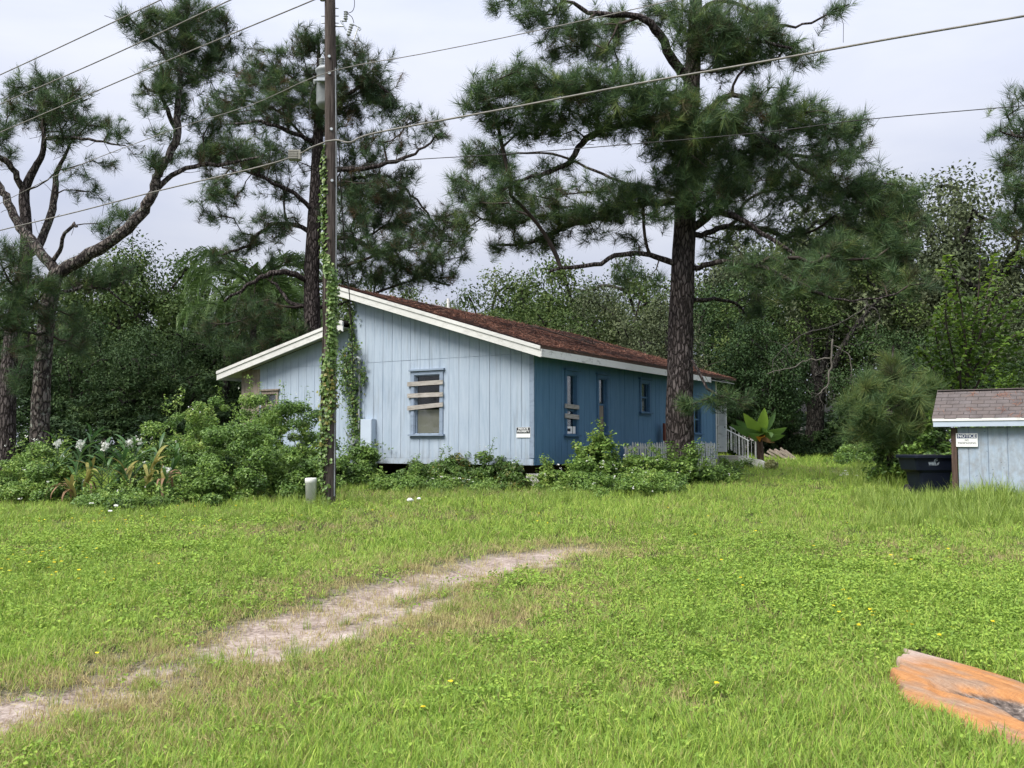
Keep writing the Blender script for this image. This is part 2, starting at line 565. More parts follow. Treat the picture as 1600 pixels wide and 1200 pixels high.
def ground_mat():
    m = NT('lawn_soil', 0.95, 0.1)
    bare = m.n('ShaderNodeAttribute', attribute_name='tint').outputs['Fac']
    p = m.wpos()
    n1 = m.noise(p, 3.0, 8, 0.65); n2 = m.noise(p, 22.0, 6, 0.7); n3 = m.noise(p, 0.7, 4)
    f = m.math('ADD', bare, m.math('MULTIPLY_ADD', n2, 0.7, -0.35))
    f = m.ramp(f, [(0.28, 0.0), (0.80, 1.0)])
    sand = m.ramp(m.math('ADD', m.math('MULTIPLY', n1, 0.45), m.math('MULTIPLY', n2, 0.55)),
                  [(0.33, (0.11, 0.085, 0.068)), (0.48, (0.30, 0.24, 0.205)), (0.66, (0.50, 0.425, 0.38))])
    soil = m.ramp(n2, [(0.3, (0.020, 0.022, 0.010)), (0.55, (0.055, 0.062, 0.022)), (0.75, (0.115, 0.11, 0.05))])
    far = m.ramp(n3, [(0.3, (0.08, 0.13, 0.02)), (0.7, (0.14, 0.2, 0.03))])
    y = m.n('ShaderNodeSeparateXYZ', {0: p}).outputs['Y']
    base = m.mix(m.ramp(m.math('MULTIPLY', y, 0.02), [(0.4, 0.0), (0.9, 0.7)]), soil, far)
    m.color(m.mix(f, base, sand))
    m.bump(m.math('ADD', n2, m.math('MULTIPLY', n1, 0.6)), 0.6, 0.03)
    return m.mat


def build_ground():
    xs = np.concatenate([[-600, -200, -90, -50, -30], np.arange(-20, 20.01, 0.16), [30, 50, 90, 200, 600]])
    ys = np.concatenate([[-200, -40, -10, 0], np.arange(2, 14, 0.11), np.arange(14, 30, 0.25), np.arange(30, 60, 1.5), [70, 100, 160, 300, 700, 1500]])
    X, Y = np.meshgrid(xs, ys)
    bare = bare_mask(X, Y)
    Z = gz(Y) + bump_z(X, Y) - 0.035 * bare
    V = np.stack([X, Y, Z], -1).reshape(-1, 3)
    ny, nx = X.shape
    i = (np.arange(ny - 1)[:, None] * nx + np.arange(nx - 1)[None, :]).ravel()
    F = np.stack([i, i + 1, i + nx + 1, i + nx], -1)
    me = mesh_np('ground', V, F, ground_mat(), np.maximum(bare, 0.42 * dry_mask(X, Y)).ravel(), True)
    tag(link('ground', me), kind='structure')


build_ground()

# ================================================================== HOUSE
# local axes: +x runs back along the deep-blue side wall, +y runs left along the pale-blue gable front
HROT = math.atan2(0.848, 0.530)
HC = np.array([at(834, 700, 22.7)[0], 22.7, 0.0])
ch, sh = math.cos(HROT), math.sin(HROT)
HM = np.array([[ch, sh, 0], [-sh, ch, 0], [0, 0, 1]])          # world -> local rotation


def lray(px, py, org=None):
    o = HM @ (np.array([0, 0, EYE]) - (HC if org is None else org))
    return o, HM @ ray(px, py)


def FW(px, py, k=0.0, org=None):
    """pixel on the local plane x=k -> (y, z)"""
    o, d = lray(px, py, org); t = (k - o[0]) / d[0]; p = o + d * t
    return p[1], p[2]


def RW(px, py, k=0.0):
    """pixel on the local plane y=k -> (x, z)"""
    o, d = lray(px, py); t = (k - o[1]) / d[1]; p = o + d * t
    return p[0], p[2]


def to_world(p):
    return HM.T @ np.asarray(p, float) + HC


ZB = FW(834, 727)[1]                 # bottom of the siding
LEN = RW(1118, 690)[0]               # length of the deep-blue wall
YSTEP = FW(552, 560)[0]              # where the low roof meets the high wall
YEND = FW(378, 600)[0]               # left end of the gable front
OV = 0.42                            # rake overhang
e0 = FW(845, 540, -OV); e1 = FW(528, 447, -OV)
RS = (e1[1] - e0[1]) / (e1[0] - e0[0])                # high roof slope
YE = e0[0]
def zhi(y): return e0[1] + RS * (y - e0[0])
l0 = FW(340, 580, -OV); l1 = FW(533, 500, -OV)
LS = (l1[1] - l0[1]) / (l1[0] - l0[0])                # low roof slope (negative)
def zlo(y): return l1[1] + LS * (max(y, l1[0]) - l1[0])
def ztop(y): return (zhi(y) if y < YSTEP else zlo(y)) - 0.20
YHI = e1[0] + 0.18
XEND = 13.1

house = thing('house', 'long single-storey blue wooden house with a rusty-brown needle-strewn roof', 'house', HC, HROT)


def wall_boards(wall, face, a0, a1, step, zbot, top, seam, holes, mats, thick=0.014, gap=0.010, pick=None, off=0.0):
    """sheet siding split at its grooves: every strip between two grooves is one board"""
    cuts = [a0]
    a = a0 + off
    while a < a1 - 0.04:
        if a > a0 + 0.04: cuts.append(a)
        a += step
    cuts.append(a1)
    edges = sorted(set(cuts + [h for H in holes for h in H[:2] if a0 < h < a1]))
    rr = random.Random(5)
    for b0, b1 in zip(edges[:-1], edges[1:]):
        if b1 - b0 < 0.012: continue
        mid = (b0 + b1) / 2
        g0 = gap / 2 if b0 in cuts else 0.0; g1 = gap / 2 if b1 in cuts else 0.0
        spans = [(zbot, None)]
        for (h0, h1, z0, z1) in holes:
            if h0 - 1e-6 <= mid <= h1 + 1e-6:
                spans = [(zbot, z0), (z1, None)]
        segs = []
        for s0, s1 in spans:
            if seam is not None and (s1 is None or s1 > seam + 0.05) and s0 < seam - 0.05:
                segs += [(s0, seam - 0.005), (seam + 0.005, s1)]
            else:
                segs.append((s0, s1))
        for s0, s1 in segs:
            q0, q1 = b0 + g0, b1 - g1
            t0 = top(q0) if s1 is None else s1; t1 = top(q1) if s1 is None else s1
            if min(t0, t1) - s0 < 0.03: continue
            th = thick + rr.uniform(-0.003, 0.003)
            mb = MB()
            poly = [(q0, s0), (q1, s0), (q1, t1), (q0, t0)]
            if face == 'front':
                mb.prism(poly, 'x', -th, 0.0)
            else:
                mb.prism(poly, 'y', -th, 0.0)
            mt = pick(mid) if pick else mats
            mb.obj('board', mt, wall)


# --- openings (local a0,a1,z0,z1)
def front_open(x0, x1, yt, yb):
    a = FW(x0, yt); b = FW(x1, yb)
    return (min(a[0], b[0]), max(a[0], b[0]), min(a[1], b[1]), max(a[1], b[1]))


def side_open(x0, x1, yt, yb):
    a = RW(x0, yt); b = RW(x1, yb)
    zt = RW((x0 + x1) / 2, yt)[1]; zb = RW((x0 + x1) / 2, yb)[1]
    return (min(a[0], b[0]), max(a[0], b[0]), zb, zt)


fwin = front_open(648.5, 688, 586.5, 677)
lwin = front_open(413, 432, 616, 650)
swins = [side_open(884, 899.5, 586, 678), side_open(934, 947, 592, 676), side_open(1000.5, 1013, 599, 643), side_open(1083.5, 1093.5, 630, 676)]
zs = FW(720, 558.5)[1]
ytan = FW(402, 590)[0]

# front wall: backing sheet with real openings behind the boards
fw_mb = MB()
def backing(mb, face, a0, a1, zbot, top, holes, d0=0.0, d1=0.09, extra=()):
    edges = sorted(set([a0, a1] + [h for H in holes for h in H[:2]] + [e for e in extra if a0 < e < a1]))
    for b0, b1 in zip(edges[:-1], edges[1:]):
        mid = (b0 + b1) / 2
        spans = [(zbot, None)]
        for (h0, h1, z0, z1) in holes:
            if h0 <= mid <= h1: spans = [(zbot, z0), (z1, None)]
        for s0, s1 in spans:
            t0 = top(b0 + 1e-4) if s1 is None else s1; t1 = top(b1 - 1e-4) if s1 is None else s1
            mb.prism([(b0, s0), (b1, s0), (b1, t1), (b0, t0)], 'x' if face == 'front' else 'y', d0, d1)

backing(fw_mb, 'front', 0.09, YEND - 0.002, ZB + 0.05, ztop, [fwin, lwin], 0.001, 0.09, (YSTEP,))
fwall = fw_mb.obj('wall', M['blue_light'], house)
tag(fwall, label='faded pale-blue gable front with vertical grooved siding')
ZSK = FW(760, 716)[1]
wall_boards(fwall, 'front', 0.105, YSTEP, 0.3048, ZSK, lambda y: zhi(y) - 0.20, zs, [fwin], M['blue_light'], off=0.22)
wall_boards(fwall, 'front', YSTEP, YEND, 0.3048, ZSK, lambda y: zlo(y) - 0.20, zs, [lwin], M['blue_light'],
            pick=lambda a: M['bare_ply'] if a > ytan - 0.08 else M['blue_light'], off=0.16)
# skirt board and corner board
MB().box(-0.024, -0.001, 0.0, YEND, ZB, ZSK - 0.006).obj('skirt_board', M['blue_light'], fwall)
MB().box(-0.028, 0.0, -0.020, 0.100, ZB + 0.17, zhi(0) - 0.2).obj('corner_board', M['blue_trim'], fwall)

rw_mb = MB()
SZT = zhi(0) - 0.205
backing(rw_mb, 'side', 0.002, LEN, ZB, lambda a: SZT, swins, 0.001, 0.09)
rwall = rw_mb.obj('wall', M['blue_deep'], house)
tag(rwall, label='deep-blue side wall with four narrow windows')
wall_boards(rwall, 'side', 0.004, LEN, 0.3048, ZB, lambda a: SZT, None, swins, M['blue_deep'], off=0.1, gap=0.009, thick=0.013)
MB().box(LEN + 0.002, LEN + 0.10, -0.03, 0.1, ZB, SZT).obj('corner_board', M['white_dirty'], rwall)
# far walls, clerestory wall, floor
bw = MB()
bw.box(0.1, XEND - 0.8, YEND - 0.1, YEND - 0.003, ZB, zlo(YEND) - 0.25)
backing(bw, 'front', 0.1, YEND - 0.11, ZB, ztop, [], LEN - 0.1, LEN - 0.003, (YSTEP,))
bw.obj('wall', M['blue_light'], house)
MB().box(0.1, LEN - 0.11, YSTEP + 0.003, YSTEP + 0.1, ZB + 1.8, zhi(YSTEP) - 0.2).obj('wall', M['blue_light'], house)
MB().box(0.095, LEN - 0.11, 0.095, YEND - 0.11, ZB - 0.02, ZB + 0.04).obj('floor_deck', M['post_brown'], house)
mb = MB()
for yy in (0.6, 3.0, 5.4, 7.8): mb.box(0.3, LEN - 0.3, yy, yy + 0.14, ZB - 0.2, ZB - 0.021)
mb.obj('floor_beam', M['post_brown'], house)
for (xx, yy) in [(0.12, 0.1), (0.15, 3.2), (0.15, 5.5), (0.15, 8.4), (4.0, 0.1), (8.0, 0.1), (11.8, 0.1), (4, 5.5), (8, 5.5)]:
    wz = float(gz(to_world((xx, yy, 0))[1]))
    p = MB().box(xx, xx + 0.4, yy - 0.2, yy + 0.2, wz - 0.1, wz + 0.17).obj('pier_block', M['concrete'], house)
    MB().box(xx + 0.02, xx + 0.4, yy - 0.19, yy + 0.2, wz + 0.172, ZB - 0.201).obj('cap_block', M['white_block'], p)

# interior partition pieces seen through the front window
MB().box(1.0, 1.03, 1.2, 2.2, ZB + 0.5, ZB + 2.2).obj('inner_panel', M['tan_panel'], house)
MB().box(2.6, 2.7, 0.4, 5.2, ZB + 0.05, zhi(0.4) - 0.35).obj('inner_wall', M['interior'], house)
MB().box(0.1, LEN - 0.2, 2.62, 2.7, ZB + 0.05, zhi(2.6) - 0.3).obj('inner_wall', M['interior'], house)


# --- windows
def window(face, op, parent, frame_w, mat, rail=None, panes=('glass', 'glass'), apron=True):
    a0, a1, z0, z1 = op

    def bx(mb, x0, x1, zz0, zz1, d0, d1):
        if face == 'front': return mb.box(-d1, -d0, x0, x1, zz0, zz1)
        return mb.box(x0, x1, -d1, -d0, zz0, zz1)
    fwid = frame_w
    mb = MB()
    bx(mb, a0 - fwid, a0 - 0.002, z0 - 0.02, z1 + fwid, 0.0, 0.045)
    bx(mb, a1 + 0.002, a1 + fwid, z0 - 0.02, z1 + fwid, 0.0, 0.045)
    bx(mb, a0 - 0.001, a1 + 0.001, z1 + 0.002, z1 + fwid * 0.98, 0.0, 0.043)
    # jamb lining
    bx(mb, a0 + 0.001, a0 + 0.022, z0, z1, -0.10, 0.02); bx(mb, a1 - 0.022, a1 - 0.001, z0, z1, -0.10, 0.02)
    bx(mb, a0 + 0.023, a1 - 0.023, z1 - 0.022, z1 - 0.001, -0.10, 0.02)
    f = mb.obj('window', mat, house)
    hd = MB(); bx(hd, a0 - fwid - 0.05, a1 + fwid + 0.05, z1 + fwid + 0.001, z1 + fwid + 0.045, 0.0, 0.085)
    hd.obj('head_trim', mat, f)
    sl = MB(); bx(sl, a0 - fwid - 0.05, a1 + fwid + 0.05, z0 - 0.065, z0 - 0.022, 0.0, 0.10)
    sl.obj('sill', mat, f)
    if apron:
        ap = MB(); bx(ap, a0 - fwid - 0.01, a1 + fwid + 0.01, z0 - 0.13, z0 - 0.067, 0.0, 0.035)
        ap.obj('apron', mat, f)
    zr = z0 + (z1 - z0) * (rail if rail else 0.5)
    sa = MB()
    bx(sa, a0 + 0.024, a1 - 0.024, zr - 0.025, zr + 0.025, -0.075, -0.02)
    for (s0, s1) in ((z0, zr - 0.026), (zr + 0.026, z1 - 0.024)):
        bx(sa, a0 + 0.024, a0 + 0.052, s0, s1, -0.07, -0.03); bx(sa, a1 - 0.052, a1 - 0.024, s0, s1, -0.07, -0.03)
    sa.obj('sash', mat, f)
    for (s0, s1) in ((z0 + 0.001, zr - 0.027), (zr + 0.027, z1 - 0.025)):
        pn = MB(); bx(pn, a0 + 0.053, a1 - 0.053, s0, s1, -0.053, -0.048)
        pn.obj('pane', M['glass'], f)
    return f


def put(face, parent, name, mat, x0, x1, z0, z1, d0, d1, tilt=0.0):
    """a flat piece on a wall: a is along the wall, d outwards, tilt = rise from a0 to a1"""
    a0, a1 = x0, x1
    poly = [(a0, z0), (a1, z0 + tilt), (a1, z1 + tilt), (a0, z1)]
    mb = MB()
    if face == 'front': mb.prism(poly, 'x', -d1, -d0)
    else: mb.prism(poly, 'y', -d1, -d0)
    return mb.obj(name, mat, parent)


wF = window('front', fwin, fwall, 0.10, M['blue_trim'], rail=0.47)
tag(wF, label='window with three weathered boards nailed across its frame')
for (xl, yl, xr, yr, hpx) in ((637, 600.5, 692.5, 597, 7.0), (637, 618.5, 692.5, 616, 7.0), (637, 638, 692.5, 632, 7.0)):
    A = FW(xl, yl, -0.05); B = FW(xr, yr, -0.05)
    h = hpx * pxm(23.5) / 2
    put('front', wF, 'nailed_board', M['raw_board'], B[0], A[0], B[1] - h, B[1] + h, 0.047, 0.072, A[1] - B[1])
a0, a1, z0, z1 = fwin
put('front', wF, 'inner_board', M['tan_panel'], a0 + 0.055, a1 - 0.055, z0 + 0.01, z0 + 0.60, -0.075, -0.058)
put('front', wF, 'inner_board', M['raw_board'], a0 + 0.05, a0 + 0.23, z0 + 0.98, z1 - 0.3, -0.35, -0.32, 0.05)

wL = window('front', lwin, fwall, 0.09, M['bare_ply'], rail=0.5)
tag(wL, label='small window half buried in the shrubs at the left end')
wS = [window('side', s, rwall, 0.10, M['blue_trim_dark'], rail=r) for s, r in zip(swins, (0.40, 0.52, 0.5, 0.45))]
tag(wS[0], label='narrow window with two boards across and papers at its foot')
for (yt, yb) in ((630.5, 637.5), (646, 653.5)):
    A = RW(882.5, yt, -0.05); B = RW(904, yt + 1.5, -0.05)
    hh = (yb - yt) * pxm(24) * 0.95
    put('side', wS[0], 'nailed_board', M['raw_board_x'], A[0], B[0], A[1] - hh, A[1], 0.047, 0.072, -0.02)
a0, a1, z0, z1 = swins[0]
wd = a1 - a0
pp = put('side', wS[0], 'paper_notice', M['paper'], a0 + 0.03, a0 + wd * 0.60, z0 + 0.01, z0 + 0.19, 0.006, 0.010)
put('side', pp, 'black_print', M['ink'], a0 + 0.05, a0 + wd * 0.42, z0 + 0.065, z0 + 0.135, 0.011, 0.0125)
put('side', wS[0], 'paper_notice', M['paper'], a0 + wd * 0.66, a1 - 0.03, z0 + 0.01, z0 + 0.19, 0.006, 0.010)
put('side', wS[0], 'curtain', M['curtain'], a0 + 0.02, a0 + wd * 0.45, z0 + 0.85, z1 - 0.05, -0.14, -0.12)
a0, a1, z0, z1 = swins[1]
put('side', wS[1], 'inner_board', M['bare_ply'], a0 + 0.03, a1 - 0.11, z0 + 0.05, z0 + (z1 - z0) * 0.5, -0.045, -0.025)
put('side', wS[1], 'reflection_strip', M['tan_panel'], a0 + 0.05, a0 + 0.16, z0 + (z1 - z0) * 0.58, z1 - 0.2, -0.13, -0.11, 0.03)  # tan strip behind the upper pane, stands in for a brown reflection on the glass
a0, a1, z0, z1 = swins[2]
put('side', wS[2], 'curtain', M['curtain'], a0 + 0.03, a1 - 0.10, z0 + 0.02, z1 - 0.03, -0.09, -0.08)
tag(wS[2], label='small double-hung window backed by a grey curtain')


# --- roofs
def roof_mat():
    m = NT('needle_covered_shingle', 0.95, 0.1)
    v = m.coord((1, 1, 1))
    n1 = m.noise(v, 1.3, 5); n2 = m.noise(m.coord((18, 30, 18)), 2, 5, 0.7); n3 = m.noise(v, 7, 4, 0.7)
    rust = m.ramp(n2, [(0.3, (0.070, 0.032, 0.022)), (0.5, (0.145, 0.062, 0.042)), (0.72, (0.22, 0.105, 0.074))])
    grey = m.ramp(n2, [(0.3, (0.035, 0.032, 0.032)), (0.7, (0.10, 0.09, 0.088))])
    f = m.ramp(m.math('ADD', m.math('MULTIPLY', n1, 0.6), m.math('MULTIPLY', n3, 0.4)), [(0.44, 0.9), (0.62, 0.1)])
    m.color(m.mix(f, rust, grey))
    m.bump(n2, 0.6, 0.02)
    return m.mat


M['roof'] = roof_mat()
roofs = []


def courses(name, y0, y1, zf, step, x0, x1, parent):
    """shingle courses running along x, each lapping the one below"""
    mb = MB()
    n = int(abs(y1 - y0) / step)
    for i in range(n):
        ya = y0 + (y1 - y0) * i / n; yb = y0 + (y1 - y0) * (i + 1) / n
        rr = random.Random(i)
        xa = x0
        while xa < x1 - 0.01:
            xb = min(x1, xa + rr.choice((0.3, 0.6, 0.9)))
            d = rr.uniform(0, 0.008)
            mb.add([(xa, ya, zf(ya) + 0.022 + d), (xb - 0.006, ya, zf(ya) + 0.022 + d), (xb - 0.006, yb, zf(yb) + 0.004), (xa, yb, zf(yb) + 0.004),
                    (xa, ya, zf(ya) + 0.001), (xb - 0.006, ya, zf(ya) + 0.001)], [(0, 1, 2, 3), (4, 5, 1, 0)])
            xa = xb
    o = mb.obj(name, M['roof'], parent, fix=False)
    o['kind'] = 'stuff'
    return o


# high roof: deck, soffit, fascias
mb = MB()
mb.prism([(YE, zhi(YE) - 0.045), (YHI, zhi(YHI) - 0.045), (YHI, zhi(YHI)), (YE, zhi(YE))], 'x', -OV + 0.001, XEND)
hroof = mb.obj('roof', M['roof'], house)
tag(hroof, label='high single-slope roof strewn with rust-coloured pine needles')
courses('shingle_course', YE - 0.03, YHI, zhi, 0.14, -OV - 0.01, XEND, hroof)
mb = MB().prism([(YE + 0.03, zhi(YE) - 0.17), (YHI, zhi(YHI) - 0.17), (YHI, zhi(YHI) - 0.15), (YE + 0.03, zhi(YE) - 0.15)], 'x', -OV + 0.001, XEND - 0.02)
mb.obj('soffit', M['soffit'], hroof)


def rake(y0, z0, y1, z1, parent, x=-OV, mat=None):
    mat = mat or M['white']
    MB().prism([(y0, z0 - 0.265), (y1, z1 - 0.265), (y1, z1 - 0.095), (y0, z0 - 0.095)], 'x', x - 0.03, x).obj('fascia_board', mat, parent)
    MB().prism([(y0, z0 - 0.092), (y1, z1 - 0.092), (y1, z1 - 0.004), (y0, z0 - 0.004)], 'x', x - 0.055, x).obj('drip_board', mat, parent)


rake(YE - 0.012, zhi(YE - 0.012), YHI, zhi(YHI), hroof)
MB().box(-OV - 0.025, XEND * 0.62, YE - 0.03, YE - 0.002, zhi(YE) - 0.255, zhi(YE) - 0.075).obj('eave_fascia', M['white_dirty'], hroof)
MB().box(XEND * 0.62 + 0.004, RW(1110, 590, YE)[0], YE - 0.028, YE - 0.002, zhi(YE) - 0.250, zhi(YE) - 0.08).obj('eave_fascia', M['white_dirty'], hroof)
MB().box(-OV - 0.03, XEND, YE - 0.022, YE - 0.003, zhi(YE) - 0.072, zhi(YE) - 0.003).obj('drip_board', M['post_brown'], hroof)
# low roof on the left
yl0, yl1 = l0[0], l1[0]
mb = MB()
mb.prism([(yl1, zlo(yl1) - 0.045), (yl0, zlo(yl0) - 0.045), (yl0, zlo(yl0)), (yl1, zlo(yl1))], 'x', -OV + 0.001, XEND - 0.5)
mb.prism([(YSTEP + 0.104, zlo(yl1) - 0.085), (yl1 - 0.001, zlo(yl1) - 0.046), (yl1 - 0.001, zlo(yl1)), (YSTEP + 0.104, zlo(yl1) - 0.04)], 'x', -OV + 0.001, XEND - 0.5)
lroof = mb.obj('roof', M['roof'], house)
tag(lroof, label='lower roof slope falling to the left with white rake boards')
rake(yl1 + 0.001, zlo(yl1), yl0, zlo(yl0), lroof)
rake(YSTEP - 0.02, zlo(yl1) - 0.05, yl1, zlo(yl1), lroof)
MB().prism([(YSTEP + 0.1, zlo(yl1) - 0.19), (yl0 - 0.03, zlo(yl0) - 0.17), (yl0 - 0.03, zlo(yl0) - 0.15), (YSTEP + 0.1, zlo(yl1) - 0.17)], 'x', -OV + 0.001, 0.0).obj('soffit', M['soffit'], lroof)
MB().prism([(YEND + 0.001, zlo(YEND) - 0.19), (yl0 - 0.03, zlo(yl0) - 0.17), (yl0 - 0.03, zlo(yl0) - 0.15), (YEND + 0.001, zlo(YEND) - 0.17)], 'x', 0.001, XEND - 0.6).obj('soffit', M['soffit'], lroof)
MB().box(-OV, XEND - 0.5, yl0 + 0.002, yl0 + 0.03, zlo(yl0) - 0.25, zlo(yl0) - 0.01).obj('eave_fascia', M['white'], lroof)
courses('shingle_course', yl0, yl1, zlo, 0.15, -OV - 0.01, XEND - 0.5, lroof)


def roofhit(px, py):
    o, d = lray(px, py)
    t = (e0[1] + RS * (o[1] - e0[0]) - o[2]) / (d[2] - RS * d[1])
    return o + d * t


vp = roofhit(700.5, 480)
MB().tube([vp + [0, 0, -0.05], vp + [0, 0, 0.28]], 0.05, 10).obj('vent_pipe', M['white_dirty'], hroof)

# needle litter on the roof
n = 15000
lx = rng.uniform(-OV, XEND, n); ly = YE + (YHI - YE) * rng.random(n) ** 1.3
keep = vnoise(lx, ly * 1.5, 0.9, 21) + 0.35 * vnoise(lx, ly, 0.3, 22) > 0.42
lx, ly = lx[keep], ly[keep]; n = len(lx)
zz = zhi(ly) + 0.026 + 0.03 * rng.random(n) ** 2
P = np.stack([lx, ly, zz], -1)
a = rng.uniform(0, 2 * math.pi, n)
D = np.stack([np.cos(a), np.sin(a), np.sin(a) * RS + rng.normal(0, 0.12, n)], -1) * rng.uniform(0.12, 0.3, n)[:, None]
S = np.stack([-np.sin(a), np.cos(a), np.cos(a) * RS], -1) * 0.008
V = np.stack([P - S, P + S, P + D], 1).reshape(-1, 3)
F = np.arange(n * 3).reshape(-1, 3)
m = NT('fallen_needles', 0.9, 0.1)
m.color(m.ramp(m.tint(), [(0.0, (0.09, 0.042, 0.028)), (0.4, (0.165, 0.068, 0.043)), (0.75, (0.235, 0.105, 0.068)), (1.0, (0.28, 0.17, 0.12))]))
M['needles_dead'] = m.mat
lit = link('needle_litter', mesh_np('needle_litter', V, F, m.mat, np.repeat(rng.random(n), 3)), hroof)
lit['kind'] = 'stuff'

# fallen branch on the roof
fb = roofhit(868, 527)
mb = MB()
r_ = random.Random(3)
base = np.array(fb) + [0, 0, 0.05]
main = spline([base + [-0.3, 0.7, 0.22 + 0.1], base + [0, 0, 0.08], base + [0.4, -0.7, -0.16], base + [0.6, -1.1, -0.3]], 10)
mb.tube(main, np.linspace(0.03, 0.012, 10), 5)
for i in range(14):
    p = main[r_.randrange(1, 9)]
    q = p + np.array([r_.uniform(-.5, .5), r_.uniform(-.4, .4), r_.uniform(0.0, .22)])
    mb.tube([p, (p + q) / 2 + [0, 0, 0.05], q], [0.012, 0.009, 0.004], 4)
br = mb.obj('fallen_branch', M['twig'])
br.matrix_world = Matrix.Translation(HC) @ Matrix.Rotation(HROT, 4, 'Z')
tag(br, 'dead broken pine branch lying across the rusty roof', 'branch')


# ------------------------------------------------------------------ text
def text_mesh(name, body, size, mat, bold=0.0, width=None):
    cu = bpy.data.curves.new('tmp', 'FONT')
    cu.body = body; cu.size = size; cu.align_x = 'CENTER'; cu.align_y = 'CENTER'
    cu.offset = bold * size; cu.extrude = 0.0008; cu.resolution_u = 2
    o = bpy.data.objects.new('tmp', cu); col.objects.link(o)
    dg = bpy.context.evaluated_depsgraph_get()
    me = bpy.data.meshes.new_from_object(o.evaluated_get(dg))
    bpy.data.objects.remove(o); bpy.data.curves.remove(cu)
    me.name = name
    me.materials.clear(); me.materials.append(mat)
    co = np.empty(len(me.vertices) * 3, np.float32); me.vertices.foreach_get('co', co); co = co.reshape(-1, 3)
    if width: co[:, 0] *= width / (co[:, 0].max() - co[:, 0].min())
    V = np.stack([-co[:, 2], -co[:, 0], co[:, 1]], -1)        # onto a plane facing local -x
    me.vertices.foreach_set('co', V.ravel()); me.update()
    return me


def sign(px0, px1, py0, py1, root_loc, org, k, name, label):
    a = FW(px0, py0, k, org); b = FW(px1, py1, k, org)
    y1, y0 = a[0], b[0]; z1, z0 = a[1], b[1]
    s = bpy.data.objects.new(name, MB().box(-0.004, 0.0, -(y1 - y0) / 2, (y1 - y0) / 2, -(z1 - z0) / 2, (z1 - z0) / 2).mesh(name, M['sign_white']))
    col.objects.link(s)
    wl = HM.T @ np.array([k, (y0 + y1) / 2, (z0 + z1) / 2]) + (HC if org is None else org)
    s.location = wl; s.rotation_euler = (0, 0, HROT)
    tag(s, label, 'sign')
    return s, y1 - y0, z1 - z0


sg, W_, H_ = sign(807, 828.5, 667.5, 683.5, None, None, -0.032, 'warning_sign', 'small black and white PRIVATE PROPERTY sign near the house corner')
MB().box(-0.0055, -0.0042, -W_ / 2 + 0.006, W_ / 2 - 0.004, -H_ * 0.12, H_ / 2 - 0.006).obj('black_panel', M['ink'], sg)
link('lettering', text_mesh('private', 'PRIVATE', H_ * 0.27, M['sign_white'], 0.02, W_ * 0.72), sg, (-0.0068, 0, H_ * 0.33))
link('lettering', text_mesh('property', 'PROPERTY', H_ * 0.27, M['sign_white'], 0.02, W_ * 0.86), sg, (-0.0068, 0, H_ * 0.08))

# ------------------------------------------------------------------ electric service on the gable front
cd = thing('electric_meter_box', 'pale-blue electrical cabinet with meter and tall conduit on the gable front', 'meter box', to_world((0, 0, 0)), HROT)
A = FW(563.5, 655, -0.20); B = FW(580.5, 700, -0.20)
MB().box(-0.20, -0.03, B[0], A[0], B[1], A[1]).obj('cabinet', M['box_paint'], cd)
MB().box(-0.214, -0.201, B[0] + 0.012, A[0] - 0.012, B[1] + 0.012, A[1] - 0.012).obj('cabinet_door', M['box_paint'], cd)
mc = FW(556, 690, -0.1)
MB().box(-0.12, -0.03, mc[0] - 0.13, mc[0] + 0.10, mc[1] - 0.20, mc[1] + 0.17).obj('meter_socket', M['grey_metal'], cd)
mt = MB(); mt.tube([(-0.12, mc[0], mc[1]), (-0.16, mc[0], mc[1]), (-0.23, mc[0], mc[1])], [0.085, 0.085, 0.075], 14)
mt.obj('meter', M['galv'], cd)
c0 = FW(562, 566, -0.07); c1 = FW(562, 690, -0.07)
MB().tube([(-0.07, c0[0], c0[1]), (-0.07, c0[0], c1[1])], 0.03, 10).obj('conduit', M['grey_metal'], cd)
MB().tube(spline([(-0.07, c0[0], c0[1]), (-0.07, c0[0], c0[1] + 0.07), (-0.10, c0[0] + 0.05, c0[1] + 0.12), (-0.13, c0[0] + 0.13, c0[1] + 0.08)], 8), [0.045, 0.06, 0.065, 0.065, 0.06, 0.055, 0.05, 0.04], 10).obj('weatherhead', M['galv'], cd)
for i in range(3):
    MB().tube(spline([(-0.12, c0[0] + 0.12, c0[1] + 0.08), (-0.2, c0[0] + 0.17 + 0.05 * i, c0[1] - 0.3 - 0.06 * i), (-0.16, c0[0] + 0.34 + .03 * i, c0[1] - 0.25), (-0.12, c0[0] + 0.36, c0[1] + 0.25 + .1 * i)], 12), 0.011, 5).obj('drip_loop', M['cable_dark'], cd)

# ------------------------------------------------------------------ leaning red board against the side wall
rb0 = RW(1042, 692, -0.25); rb1 = RW(1042, 662, -0.05)
rbz = float(gz(to_world((rb0[0], -0.35, 0))[1]))
o = MB().prism([(rb0[0] - 0.16, rbz), (rb0[0] + 0.16, rbz), (rb0[0] + 0.16, rb1[1]), (rb0[0] - 0.16, rb1[1])], 'y', -0.03, 0.03).obj('leaning_board', M['red_board'])
o.location = to_world((0, -0.22, 0)); o.rotation_euler = (0, 0, HROT)
tag(o, 'red-brown board standing against the blue side wall behind the pine trunk', 'board')

